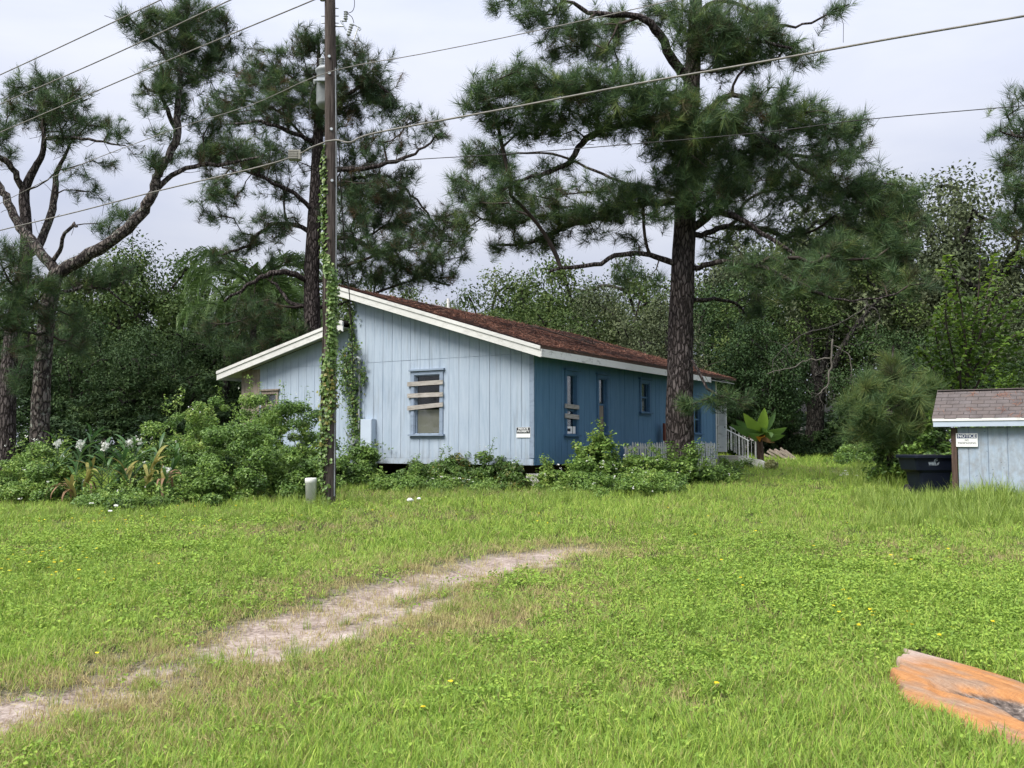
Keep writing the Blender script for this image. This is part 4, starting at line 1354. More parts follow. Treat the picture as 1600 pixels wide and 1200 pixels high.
MB().tube(spline([cp_(543, 65), cp_(534, 69), cp_(524, 73)], 8), 0.007, 5).obj('jumper_wire', M['cable_dark'], co)
# spool insulator at the very top of the frame
p, r_ = pole_x(0)
V, F = lathe([(0, -0.06), (0.05, -0.06), (0.06, -0.03), (0.04, 0.0), (0.06, 0.03), (0.05, 0.07), (0, 0.07)], 12)
o = link('spool_insulator', mesh_np('spool', V, F, M['porcelain'], None, True), pl); o.location = Vector(p + [-r_ - 0.03, -0.06, 0.02]) - Vector(PL)


# ------------------------------------------------------------------ wires
def wire(name, label, pts, r, mat, n=40, cat='cable', group=None):
    P = np.array([at(*q) if not isinstance(q, np.ndarray) else q for q in pts])
    P = spline(P, n)
    o = MB().tube(P - P[0], r, 6).obj(name, mat, None, smooth=True)
    o.location = P[0]
    return tag(o, label, cat, group)


grp = 'overhead wires strung to the utility pole'
wire('power_line', 'topmost overhead wire running off the pole top to the left', [(513, -125, 18.3), (240, 5, 21.3), (0, 117, 25), (-180, 198, 28)], 0.014, M['cable_grey'], group=grp)
wire('power_line', 'middle of the three parallel wires crossing the upper left sky', [(513, -68, 18.2), (360, 0, 20), (180, 84, 22.6), (0, 163, 25.5), (-180, 240, 28)], 0.014, M['cable_grey'], group=grp)
wire('power_line', 'lowest of the three parallel wires crossing the upper left sky', [(512, -12, 18.2), (490, 0, 18.5), (240, 104, 21.8), (0, 207, 25.6), (-180, 282, 28.5)], 0.014, M['cable_grey'], group=grp)
wire('neutral_wire', 'thin bare neutral wire crossing the pole below the fuse cutout', [(-150, 395, 26), (0, 318, 24), (115, 262, 22.6), (270, 203, 21), (395, 163, 19.6), (512, 113, 18.2), (660, 84, 17.3), (800, 56, 16.5), (1040, 3, 15.3), (1300, -62, 14)], 0.008, M['cable_grey'], group=grp)
wire('service_cable', 'thick twisted service cable rising from the pole to the upper right corner', [(508, 221, 18.2), (528, 219, 18.15), (548, 222, 18.0), (590, 207, 17.8), (800, 168, 16.7), (1000, 130, 15.7), (1200, 95, 14.8), (1400, 59, 13.9), (1600, 25, 13.1), (1800, -10, 12.3)], 0.017, M['cable_grey'], 60, group=grp)
wire('service_cable', 'slack dark bundle swinging left from the pole past the splice box', [(508, 222, 18.25), (485, 231, 18.6), (462, 243, 19.0), (400, 262, 19.8), (240, 300, 22), (120, 331, 24), (0, 360, 26), (-160, 400, 28.5)], 0.015, M['cable_grey'], 60, group=grp)
wire('telephone_line', 'slim low wire passing behind the pines to the right edge', [(524, 262, 18.3), (640, 250, 18.2), (800, 240, 18), (1000, 224, 17.5), (1200, 206, 17), (1350, 187, 16.5), (1600, 165, 15.8), (1800, 146, 15)], 0.008, M['cable_dark'], 50, group=grp)
wh = to_world((-0.3, FW(556, 590, -0.2)[0], FW(556, 592, -0.2)[1]))
wire('service_drop', 'thin dark service drop slanting down from the pole to the gable', [(529, 225, 18.2), (533, 300, 19.4), (540, 400, 21.2), (545, 450, 22.3), (549, 505, 23.6), np.array(wh)], 0.012, M['cable_dark'], 40, group=grp)
M['splice'] = m_plain('faded_grey_plastic', (0.26, 0.25, 0.22), 0.6)
# splice box hung on the cable
q = at(462, 241, 18.98)
o = thing('splice_box', 'pale ribbed splice box hanging on the cable left of the pole', 'splice box', q, 0.0)
lb = MB().box(-0.13, 0.11, -0.08, 0.08, -0.12, 0.07); x_ = lb.obj('case', M['splice'], o)
for i in range(5):
    MB().box(-0.131, 0.06, -0.092, -0.081, -0.105 + 0.035 * i, -0.085 + 0.035 * i).obj('rib', M['splice'], x_)
MB().box(0.075, 0.112, -0.088, -0.0805, -0.12, 0.07).obj('end_cap', M['splice'], x_)
MB().tube([(-0.09, 0, 0.07), (-0.09, 0, 0.16)], 0.008, 5).obj('hook', M['galv'], o)
MB().tube([(0.07, 0, 0.07), (0.07, 0, 0.10)], 0.008, 5).obj('hook', M['galv'], o)
# ================================================================== VEGETATION TOOLS
class Skel:
    """branch skeleton that grows towards target points, always from the nearest suitable twig"""

    def __init__(self, cap=40000):
        self.P = np.zeros((cap, 3)); self.par = -np.ones(cap, int); self.pl = np.zeros(cap)
        self.fix = np.zeros(cap); self.n = 0; self.tips = []; self.pen = np.zeros(cap)

    def add(self, p, par, fix=0.0, pen=0.0):
        i = self.n
        self.P[i] = p; self.par[i] = par; self.fix[i] = fix
        self.pl[i] = 0 if par < 0 else self.pl[par] + np.linalg.norm(self.P[par] - p)
        self.pen[i] = pen
        self.n += 1
        return i

    def chain(self, pts, radii, attach=None, pen=0.0):
        par = -1 if attach is None else attach
        ids = []
        for p, r in zip(pts, radii):
            par = self.add(p, par, r, pen); ids.append(par)
        return ids

    def nearest(self, p):
        return int(np.argmin(((self.P[:self.n] - p) ** 2).sum(1)))

    def grow(self, T, rg, bias=0.25, seg=0.3, bend=0.16, up=0.05):
        d = np.array([np.sqrt(((self.P[:self.n] - p) ** 2).sum(1).min()) for p in T])
        for k in np.argsort(d):
            p = T[k]; n = self.n
            D = np.sqrt(((self.P[:n] - p) ** 2).sum(1))
            i = int(np.argmin(D + bias * self.pl[:n] + self.pen[:n]))
            L = D[i]; m = max(1, int(L / seg))
            a = self.P[i].copy()
            bv = rg.normal(size=3) * bend * L; bv[2] += up * L
            par = i
            for s in range(1, m + 1):
                t = s / m
                par = self.add(a * (1 - t) + p * t + bv * 4 * t * (1 - t) * 0.5, par)
            self.tips.append(par)

    def radii(self, rtip=0.006, expo=0.46, cap=0.09):
        c = np.zeros(self.n)
        for t in self.tips: c[t] += 1
        for i in range(self.n - 1, -1, -1):
            if self.par[i] >= 0: c[self.par[i]] += c[i]
        r = np.minimum(rtip * np.maximum(c, 1) ** expo, cap)
        f = self.fix[:self.n]
        return np.where(f > 0, f, r)

    def branch_mesh(self, r, sides=4):
        idx = np.array([i for i in range(self.n) if self.fix[i] == 0])
        if len(idx) == 0: return np.zeros((0, 3)), np.zeros((0, 4), int)
        B = self.P[idx]; A = self.P[self.par[idx]]
        rb = r[idx]; ra = np.minimum(r[self.par[idx]], rb * 1.5)
        T = nrmz(B - A)
        ref = np.where(np.abs(T[:, 2:3]) < 0.8, np.array([[0, 0, 1.0]]), np.array([[1.0, 0, 0]]))
        U = nrmz(np.cross(ref, T)); W = np.cross(T, U)
        ang = np.arange(sides) * 2 * math.pi / sides
        ring = np.cos(ang)[None, :, None] * U[:, None, :] + np.sin(ang)[None, :, None] * W[:, None, :]
        V = np.concatenate([A[:, None, :] + ra[:, None, None] * ring, B[:, None, :] + rb[:, None, None] * ring], 1)
        o = np.arange(len(idx))[:, None, None] * (2 * sides)
        j = np.arange(sides); k = (j + 1) % sides
        F = o + np.stack([j, k, k + sides, j + sides], -1)[None]
        return V.reshape(-1, 3), F.reshape(-1, 4)


def ellipsoid_pts(c, r, n, rg, power=0.45):
    d = nrmz(rg.normal(size=(n, 3)))
    return np.asarray(c) + d * (rg.random((n, 1)) ** power) * np.asarray(r)


def needle_tufts(P, D, rg, K=52, L=0.27, w=0.0065, back=0.30, tone=0.5):
    """bottle-brush tufts of long needles: each needle a thin tapered blade with a slight bend"""
    T = len(P)
    D = nrmz(D)
    ref = np.where(np.abs(D[:, 2:3]) < 0.8, np.array([[0, 0, 1.0]]), np.array([[1.0, 0, 0]]))
    U = nrmz(np.cross(ref, D)); W = np.cross(D, U)
    s = rg.random((T, K))
    th = rg.uniform(0, 2 * math.pi, (T, K))
    cone = np.radians(72 - 45 * s + rg.normal(0, 11, (T, K)))
    base = P[:, None, :] - D[:, None, :] * (back * (1 - s))[..., None]
    rad_ = np.cos(th)[..., None] * U[:, None, :] + np.sin(th)[..., None] * W[:, None, :]
    dirn = np.cos(cone)[..., None] * D[:, None, :] + np.sin(cone)[..., None] * rad_
    ln = L * rg.uniform(0.75, 1.15, (T, K)) * rg.uniform(0.8, 1.15, (T, 1))
    tip = base + dirn * ln[..., None]
    tip[..., 2] -= 0.10 * ln * rg.random((T, K))
    side = nrmz(np.cross(dirn, rg.normal(size=(T, K, 3)))) * w
    V = np.stack([base - side * 0.7, base + side * 0.7, tip], 2).reshape(-1, 3)
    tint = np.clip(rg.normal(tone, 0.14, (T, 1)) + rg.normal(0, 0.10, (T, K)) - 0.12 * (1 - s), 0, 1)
    return V, np.arange(len(V)).reshape(-1, 3), np.repeat(tint.ravel(), 3)


M['pine_needles'] = m_leaf('pine_needles', [(0.02, (0.12, 0.08, 0.045)), (0.13, (0.09, 0.085, 0.04)), (0.25, (0.042, 0.074, 0.038)), (0.46, (0.074, 0.134, 0.058)), (0.66, (0.118, 0.185, 0.064)), (0.85, (0.185, 0.23, 0.068)), (1.0, (0.22, 0.24, 0.09))], 0.26, 0.5, 0.2, 0.16, 0.35)
M['pine_needles_dry'] = m_leaf('brown_pine_needles', [(0.1, (0.09, 0.05, 0.025)), (0.5, (0.17, 0.105, 0.05)), (0.9, (0.22, 0.17, 0.07))], 0.2)


def pine(name, label, Y, trunk, limbs, blobs, seed, loc_px, group, trunk_mat='bark_pine', K=60, L=0.35, w=0.0078, dens=165.0, flare=1.25,
         tubes=16, dry_frac=0.045, bias=0.28, limb_mat=None, rtip=0.007, dead=120, tone=0.5):
    """trunk: [(px,py,width_px[,dY])], limbs: [[(px,py,width_px,dY)...]], blobs: [(px,py,rx,ry,dY)] measured on the photograph at distance Y"""
    rg = np.random.default_rng(seed)
    u = pxm(Y)
    tp = []
    for t in trunk:
        dY = t[3] if len(t) > 3 else 0.0
        p = at(t[0], t[1], Y + dY); tp.append([p[0], p[1], p[2], t[2] * u / 2])
    gzv = float(gz(Y))
    tp[0][2] = min(tp[0][2], gzv - 0.15)
    tp = np.array(tp)
    root = thing(name, label, 'pine tree', (tp[0][0], Y, gzv), 0, group)
    RL = np.array(root.location)
    S = spline(tp, 44)
    S[:, 3] = np.maximum(S[:, 3], 0.01)
    S[:, 3] *= 1 + (flare - 1) * np.exp(-np.maximum(S[:, 2] - gzv, 0) / 0.35)
    V, F = tube(S[:, :3] - RL, S[:, 3], tubes, 0.035, rg)
    link('trunk', mesh_np('trunk', V, F, M[trunk_mat], None, True), root)
    sk = Skel()
    sk.chain(S[:, :3], S[:, 3], None, 1.2)
    for lm in limbs:
        q = []
        for x, y, wd, dY in lm:
            p = at(x, y, Y + dY); q.append([p[0], p[1], p[2], wd * u / 2])
        q = np.array(q)
        n_ = max(10, int(np.linalg.norm(np.diff(q[:, :3], axis=0), axis=1).sum() / 0.22))
        s_ = spline(q, n_); s_[:, 3] = np.maximum(s_[:, 3], 0.008)
        s_[1:, :3] += rg.normal(0, 0.02, (n_ - 1, 3)) * (Y / 25)
        a = sk.nearest(s_[0, :3])
        s_[0, :3] = sk.P[a] * 0.85 + s_[0, :3] * 0.15
        V, F = tube(s_[:, :3] - RL, s_[:, 3], 9, 0.05, rg)
        link('limb', mesh_np('limb', V, F, M[limb_mat or trunk_mat], None, True), root)
        sk.chain(s_[:, :3], s_[:, 3], a, 0.0)
    T = []
    for b in blobs:
        x, y, rx, ry = b[:4]; dY = b[4] if len(b) > 4 else rg.normal(0, 0.6)
        den = b[5] if len(b) > 5 else 1.0
        c = at(x, y, Y + dY)
        k = max(2, int(rx * ry * math.pi / dens * den))
        T.append(ellipsoid_pts(c, (rx * u, (rx + ry) * 0.5 * u, ry * u), k, rg, 0.42))
    T = np.concatenate(T)
    sk.grow(T, rg, bias, 0.26 * Y / 25, 0.14, 0.03)
    tips = np.array(sk.tips)
    # bare dead twigs inside the crown
    if dead:
        nd = sk.n
        pick = rg.choice(np.arange(45, nd), min(dead, nd - 46), replace=False)
        live = list(sk.tips)
        for i in pick:
            d = nrmz(rg.normal(size=3)) * rg.uniform(0.25, 0.8); d[2] -= 0.12
            a = sk.P[i].copy(); par = i
            for s in (0.5, 1.0):
                par = sk.add(a + d * s + rg.normal(0, 0.04, 3), par)
            sk.tips.append(par)
    r = sk.radii(rtip)
    V, F = sk.branch_mesh(r)
    link('branches', mesh_np('branches', V - RL, F, M['twig']), root)['kind'] = 'stuff'
    P = sk.P[tips]
    D = nrmz(sk.P[tips] - sk.P[sk.par[tips]]) * 0.75 + np.array([0, 0, 0.55]) + rg.normal(0, 0.18, P.shape)
    # second and third tufts a little behind each tip fill the shoots
    P2 = P + rg.normal(0, 0.13, P.shape) * (Y / 25); D2 = D + rg.normal(0, 0.6, P.shape)
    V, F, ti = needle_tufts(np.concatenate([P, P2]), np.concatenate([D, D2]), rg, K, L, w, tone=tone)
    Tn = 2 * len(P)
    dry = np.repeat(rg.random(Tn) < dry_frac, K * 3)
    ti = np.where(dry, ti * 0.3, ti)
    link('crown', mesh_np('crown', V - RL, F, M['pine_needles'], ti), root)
    return root


PG = 'tall pines around the house'
big_limbs = [
    [(1074, 122, 16, 0), (1045, 84, 15, -.3), (1030, 50, 14, -.6), (1005, 27, 11, -.8), (972, 22, 9, -.9), (938, 23, 8, -1), (905, 12, 6, -1), (868, -8, 4, -1.2)],
    [(1070, 176, 11, 0), (1035, 182, 11, -.6), (985, 193, 10, -1), (937, 207, 10, -1.3), (910, 224, 10, -1.4), (886, 254, 8, -1.4), (857, 270, 7, -1.5), (822, 279, 5, -1.6), (780, 300, 3, -1.7)],
    [(1064, 312, 12, 0), (1010, 318, 11, .4), (960, 328, 11, .8), (925, 341, 10, 1.0), (882, 356, 9, 1.2), (850, 370, 8, 1.3), (822, 380, 6, 1.4), (775, 384, 4, 1.5)],
    [(1052, 412, 10, 0), (1030, 402, 9, -.2), (1000, 397, 8, -.3), (975, 396, 8, -.4), (948, 405, 7, -.4), (930, 413, 7, -.5), (893, 418, 6, -.5), (858, 423, 4, -.5)],
    [(1090, 356, 14, 0), (1112, 333, 12, -.4), (1140, 334, 10, -.8), (1170, 350, 8, -1.1), (1215, 380, 6, -1.4), (1270, 420, 4, -1.6)],
    [(1088, 372, 10, 0), (1125, 357, 9, .6), (1165, 356, 8, 1.0), (1200, 362, 6, 1.4), (1260, 385, 4, 1.6), (1330, 420, 3, 1.2)],
    [(1090, 470, 8, 0), (1115, 468, 6, .4), (1150, 472, 5, .8), (1170, 500, 3, 1.0)],
    [(1084, 200, 11, 0), (1120, 160, 10, -.6), (1150, 150, 8, -1.0), (1200, 165, 6, -1.4), (1270, 195, 4, -1.6), (1325, 205, 3, -1.6)],
    [(1084, 255, 12, 0), (1140, 205, 11, .3), (1205, 226, 9, .4), (1257, 267, 7, .2), (1300, 285, 6, -.2), (1345, 315, 4, -.5), (1400, 330, 3, -.8)],
    [(1086, 240, 9, 0), (1180, 238, 7, 1.0), (1260, 244, 6, 1.2), (1322, 240, 4, 1.0), (1352, 225, 3, .8)],
    [(1086, 30, 8, 0), (1110, 5, 7, .3), (1160, 8, 6, .5), (1205, 36, 5, .4), (1255, 40, 4, .2), (1296, 22, 3, 0), (1325, 6, 2, 0)],
    [(1078, 90, 9, 0), (1120, 70, 8, -.7), (1165, 60, 6, -1.1), (1235, 75, 4, -1.2)],
    [(1078, 160, 9, 0), (1030, 145, 8, -1.5), (980, 140, 6, -2.2), (920, 135, 5, -2.4), (850, 140, 3, -2.2), (780, 150, 2, -2)],
    [(1060, 330, 7, 0), (1045, 300, 6, 1.2), (960, 280, 5, 2.0), (860, 240, 4, 2.4), (760, 245, 3, 2.2)],
    [(1082, 560, 6, 0), (1088, 570, 5, -.5), (1105, 606, 4, -1.0), (1140, 622, 3, -1.3)],
    [(1085, 420, 9, 0), (1130, 410, 8, -1.2), (1200, 420, 6, -2.0), (1260, 452, 5, -2.4), (1330, 470, 3, -2.4), (1400, 460, 2, -2.2)],
]
big_blobs = [
    (850, 18, 50, 30, -1.3), (780, 8, 26, 16, -1.3, .7), (895, 58, 58, 24, -1.5), (858, 80, 22, 14, -1), (935, 78, 45, 22, .6), (960, 40, 45, 30, .6), (950, 108, 35, 14, .8, .7),
    (1075, 38, 42, 36, -1.4), (1105, 62, 50, 35, -1.2), (1140, 40, 55, 42, -.8), (1170, 70, 55, 40, -.9), (1150, 100, 50, 28, .4, .7), (1190, 22, 30, 24, 0), (1225, 70, 34, 36, -.6), (1262, 88, 22, 16, -.4, .8), (1290, 20, 36, 14, 0, .5), (1320, 10, 18, 10, 0, .5), (1030, 15, 35, 25, .8),
    (742, 158, 26, 26, -1.8), (785, 138, 40, 32, -2.0), (832, 128, 46, 32, -2.2), (772, 182, 32, 18, -1.8), (850, 160, 55, 38, -2.2), (900, 142, 42, 28, -2.2), (945, 150, 58, 36, -2.2), (1000, 150, 52, 40, -2), (960, 188, 50, 28, -1.8), (1010, 190, 55, 30, -2), (808, 196, 50, 20, -1.6), (872, 196, 45, 22, -1.6), (1055, 165, 35, 45, -1.6), (905, 120, 30, 16, -2),
    (738, 240, 30, 26, 1.6), (716, 288, 24, 28, 1.2), (775, 255, 42, 28, 1.6), (758, 312, 40, 34, .4), (800, 330, 55, 30, .5), (850, 318, 45, 24, .9), (726, 340, 20, 18, .6, .8), (800, 285, 45, 22, -1.6, .8), (870, 255, 34, 14, -1.4, .7),
    (952, 296, 55, 16, 1.2, .8), (900, 342, 65, 26, .6), (962, 322, 66, 30, .4), (1000, 305, 45, 28, -.8), (840, 372, 55, 20, 1.2), (782, 384, 28, 12, 1.3, .8), (930, 372, 50, 12, 1, .5),
    (1000, 372, 40, 18, .5, .35), (1000, 428, 46, 12, -.8, .8), (985, 410, 40, 10, -.6, .4),
    (1100, 188, 52, 32, -1.9), (1160, 176, 58, 32, -2.0), (1215, 160, 48, 36, -1.7), (1265, 190, 52, 36, -1.7), (1310, 200, 38, 26, -1.4), (1342, 195, 16, 18, -1.2, .8), (1350, 232, 20, 18, .8, .8), (1290, 245, 62, 30, .6), (1200, 222, 60, 36, .8), (1132, 222, 48, 30, .8), (1100, 262, 52, 34, -.8), (1170, 268, 66, 36, 1.0), (1240, 285, 62, 38, .2), (1300, 305, 55, 36, -.4), (1350, 288, 42, 30, -.4), (1400, 305, 42, 30, -.8), (1372, 340, 56, 34, -.9), (1428, 342, 28, 24, -1.0, .8), (1330, 395, 66, 34, -1.2), (1260, 432, 58, 34, -2.0), (1395, 390, 44, 30, -1.2), (1415, 440, 40, 18, -2, .8), (1200, 345, 75, 34, .4, .6), (1140, 300, 50, 34, -.6), (1125, 382, 36, 24, .6, .6), (1195, 420, 60, 34, -1.6, .6), (1285, 372, 72, 42, .8, .7), (1180, 480, 38, 34, .8, .35), (1045, 240, 34, 30, -1.2), (1050, 285, 30, 20, -1, .7),
    (1072, 205, 42, 36, -1.5), (1068, 262, 40, 34, -1.4), (1092, 305, 46, 30, -1.4, .8), (1030, 330, 40, 20, -1.2, .7), (880, 285, 60, 22, 1.4, .5),
    (1095, 628, 42, 13, -1.2, .9), (1142, 624, 26, 16, -1.3, .7),
]
pine('pine_tree', 'tallest pine, its straight dark trunk standing before the blue side wall', 25.3,
     [(1064, 752, 46), (1063, 690, 43), (1062, 600, 41), (1064, 500, 39), (1068, 400, 36), (1072, 300, 33), (1075, 220, 30), (1080, 140, 27), (1085, 60, 22), (1088, -10, 18), (1092, -120, 11), (1094, -200, 4)],
     big_limbs, big_blobs, 101, None, PG, flare=1.12, dens=138)

mid_limbs = [
    [(497, 268, 9, 0), (530, 266, 8, -.4), (575, 262, 7, -.7), (622, 250, 6, -1), (655, 235, 4, -1), (690, 208, 3, -1)],
    [(494, 375, 9, 0), (520, 372, 9, .3), (548, 373, 8, .5), (600, 398, 7, .6), (650, 430, 5, .6), (705, 445, 3, .6)],
    [(496, 300, 8, 0), (530, 285, 7, .8), (590, 275, 5, 1.2), (640, 300, 4, 1.2), (690, 370, 3, 1)],
    [(492, 335, 8, 0), (462, 303, 7, -.5), (430, 288, 6, -.8), (390, 270, 4, -1), (345, 262, 3, -1)],
    [(490, 365, 8, 0), (445, 348, 7, .5), (410, 360, 6, .8), (385, 385, 5, .8), (340, 400, 3, .8)],
    [(485, 438, 10, 0), (450, 427, 9, -.5), (420, 428, 8, -.8), (390, 445, 6, -1), (350, 470, 3, -1)],
    [(481, 480, 7, 0), (455, 474, 6, .3), (440, 455, 5, .4), (425, 440, 4, .4)],
    [(498, 225, 8, 0), (455, 205, 7, -.6), (405, 190, 5, -.9), (350, 195, 3, -1)],
    [(499, 180, 7, 0), (540, 150, 6, -.5), (580, 130, 5, -.8), (615, 150, 3, -1)],
    [(499, 150, 6, 0), (455, 130, 5, .6), (410, 110, 3, .8)],
    [(486, 500, 6, 0), (500, 480, 6, .8), (560, 470, 5, 1.2), (640, 440, 3, 1.4)],
]
mid_blobs = [
    (470, 72, 42, 24), (500, 60, 32, 16), (430, 105, 46, 32), (540, 80, 36, 26), (572, 105, 40, 30), (590, 135, 40, 26), (390, 120, 34, 26), (400, 165, 62, 40), (350, 165, 38, 34), (450, 160, 55, 44), (555, 150, 55, 38), (608, 168, 34, 24), (648, 190, 38, 20, None, .8), (690, 206, 20, 16, None, .8), (620, 215, 46, 20, None, .7), (560, 215, 45, 24, None, .5), (500, 130, 48, 40), (480, 210, 50, 32, None, .7), (340, 245, 42, 36), (400, 235, 58, 34), (352, 300, 46, 22), (322, 312, 16, 12), (345, 335, 34, 14, None, .7),
    (560, 272, 46, 22, None, .8), (625, 275, 38, 20, None, .8), (545, 340, 46, 34, None, .7), (600, 330, 60, 36), (650, 352, 64, 34), (698, 392, 38, 30), (640, 400, 56, 30), (675, 430, 46, 16), (590, 385, 50, 34, None, .7), (560, 300, 45, 26), (620, 310, 40, 20), (700, 350, 40, 26),
    (430, 350, 38, 26), (380, 380, 36, 22), (335, 400, 26, 16, None, .8), (440, 300, 40, 20, None, .6), (410, 492, 52, 26, -1), (375, 538, 48, 22, -1), (450, 520, 40, 22, -1), (330, 520, 30, 20, -1, .8), (440, 410, 36, 16, None, .7), (560, 430, 60, 26, 1, .8), (560, 240, 46, 26, None, .8), (580, 300, 60, 30, None, .8), (550, 385, 46, 30, 1, .8), (620, 430, 60, 24, 1, .8), (430, 260, 50, 26, None, .7), (530, 180, 40, 40, None, .7),
]
mid_blobs = [tuple(v for v in b if v is not None) if len(b) < 5 else (b[0], b[1], b[2], b[3], (0.0 if b[4] is None else b[4])) + tuple(b[5:]) for b in mid_blobs]
_r = random.Random(4)
mid_blobs = [b if (len(b) > 4 and b[4] != 0.0) else b[:4] + (_r.uniform(-1.3, 1.3),) + b[5:] for b in mid_blobs]
pine('pine_tree', 'broad pine rising behind the lower left roof and the utility pole', 33.5,
     [(487, 690, 30), (488, 560, 27), (488, 500, 26), (487, 430, 24), (491, 350, 22), (494, 280, 19), (497, 210, 16), (499, 150, 12), (498, 95, 7), (498, 60, 3)],
     mid_limbs, mid_blobs, 202, None, PG, dens=112, L=0.36, w=0.0095, K=54)

left_limbs = [
    [(88, 430, 20, 0), (125, 405, 19, -.2), (170, 378, 18, -.4), (213, 346, 17, -.5), (235, 312, 16, -.6), (243, 285, 14, -.6), (252, 262, 13, -.6), (268, 235, 12, -.5), (279, 205, 12, -.4), (277, 168, 10, -.3), (283, 110, 8, -.2), (290, 50, 6, 0), (297, -20, 4, .2)],
    [(86, 425, 17, 0), (58, 385, 16, .2), (30, 352, 14, .4), (10, 312, 13, .5), (-3, 285, 11, .6), (-35, 240, 8, .7)],
    [(243, 298, 9, -.6), (272, 272, 8, -.4), (310, 260, 7, -.2), (350, 256, 6, 0), (405, 246, 3, .2)],
    [(276, 200, 8, -.4), (262, 172, 7, -.8), (250, 150, 5, -1.0), (222, 130, 3, -1.2)],
    [(283, 120, 6, -.2), (250, 78, 5, -.5), (225, 50, 4, -.8), (200, 30, 3, -1)],
    [(282, 140, 6, -.2), (315, 110, 5, .3), (345, 80, 4, .5), (365, 62, 3, .6)],
    [(90, 400, 7, 0), (98, 375, 6, -.3), (112, 352, 5, -.5), (120, 354, 3, -.6)],
    [(80, 480, 7, 0), (45, 470, 5, -.8), (20, 445, 4, -1.2), (5, 420, 3, -1.5)],
    [(95, 460, 6, 0), (130, 448, 5, .8), (170, 455, 4, 1.2), (205, 480, 2, 1.5)],
    [(72, 520, 6, 0), (40, 519, 5, -.8), (0, 514, 4, -1.2)],
]
left_blobs = [
    (203, 25, 20, 14, -1.0), (245, 18, 26, 18, -.8), (230, 48, 30, 18, -.8), (275, 28, 44, 34, .2), (325, 25, 40, 28, .4), (352, 62, 30, 24, .6), (300, 70, 52, 34, .2), (248, 138, 32, 20, -1.0), (262, 110, 36, 24, -.6), (308, 112, 40, 24, .3), (335, 92, 30, 22, .5), (292, 148, 28, 18, 0, .7), (240, 165, 20, 12, -1.1, .8), (245, 252, 22, 18, -.9), (305, 238, 46, 16, 0, .8), (255, 205, 18, 16, -.9, .6), (360, 225, 40, 18, .2, .8), (330, 200, 40, 20, .4, .8), (300, 180, 36, 14, .4, .6),
    (22, 400, 34, 20, -1.4), (40, 445, 52, 28, -1.3), (18, 490, 44, 24, -1.4), (68, 492, 30, 14, -1.0), (135, 432, 46, 30, 1.2), (180, 425, 32, 20, 1.4), (112, 500, 36, 22, .8, .8), (165, 358, 22, 18, .4), (200, 335, 26, 14, .2, .8), (40, 545, 30, 18, -1.2, .8), (120, 540, 34, 20, 1.0, .8), (22, 592, 24, 12, -1, .8),
]
pine('pine_tree', 'forked pine with a lichen-grey limb sweeping right at the left edge', 27.0,
     [(62, 725, 31), (63, 650, 28), (66, 590, 26), (70, 530, 25), (76, 480, 24), (84, 440, 24), (88, 425, 20)],
     left_limbs, left_blobs, 303, None, PG, trunk_mat='bark_pine_lichen', dens=125, flare=1.15)
pine('pine_tree', 'second left-edge pine, dark trunk partly outside the frame with twin stems', 30.5,
     [(10, 725, 28), (11, 640, 25), (15, 560, 24), (26, 480, 22), (40, 410, 20), (40, 340, 17), (38, 300, 15), (55, 262, 11), (67, 238, 9), (68, 200, 6), (62, 150, 3)],
     [[(38, 300, 11, 0), (22, 270, 10, -.3), (8, 250, 9, -.5), (-20, 238, 6, -.7)], [(44, 405, 13, 0), (64, 375, 13, .5), (80, 330, 12, .8), (87, 290, 10, 1.0), (92, 262, 7, 1.0), (110, 225, 4, 1)],
      [(68, 215, 6, 0), (110, 215, 5, -.4), (150, 220, 4, -.6), (195, 228, 2, -.6)], [(67, 200, 5, 0), (100, 170, 4, .4), (135, 155, 3, .6)]],
     [(30, 140, 26, 20), (60, 130, 40, 20), (100, 138, 28, 20), (122, 150, 20, 14), (58, 182, 46, 26), (108, 188, 50, 28), (150, 194, 30, 14), (190, 205, 24, 14), (200, 230, 14, 8), (8, 200, 20, 30), (12, 245, 16, 16), (100, 222, 46, 14, 0, .7), (160, 245, 36, 10, 0, .6), (112, 275, 30, 12, 0, .6), (8, 160, 18, 16), (85, 160, 40, 20), (140, 300, 30, 14, 1, .7)],
     404, None, PG, trunk_mat='bark_pine', limb_mat='bark_pine_lichen', dens=125)
pine('pine_tree', 'pine mostly outside the right edge, only its branch tips in view', 25.0,
     [(1700, 760, 30), (1700, 500, 24), (1698, 300, 18), (1696, 150, 12), (1695, 20, 5)],
     [[(1699, 230, 8, 0), (1650, 215, 6, 0), (1600, 215, 4, 0), (1560, 205, 2, 0)], [(1699, 330, 8, 0), (1650, 320, 6, 0), (1600, 330, 4, 0), (1560, 340, 2, 0)], [(1698, 420, 7, 0), (1640, 395, 5, .5), (1590, 375, 3, .5)]],
     [(1592, 140, 12, 14), (1580, 168, 20, 10), (1572, 205, 30, 16), (1590, 245, 34, 26), (1592, 290, 26, 26), (1560, 340, 16, 14), (1590, 350, 30, 20), (1640, 200, 40, 60), (1640, 320, 50, 60), (1595, 185, 14, 12), (1575, 265, 14, 12), (1700, 120, 50, 80)],
     505, None, PG, dens=150)
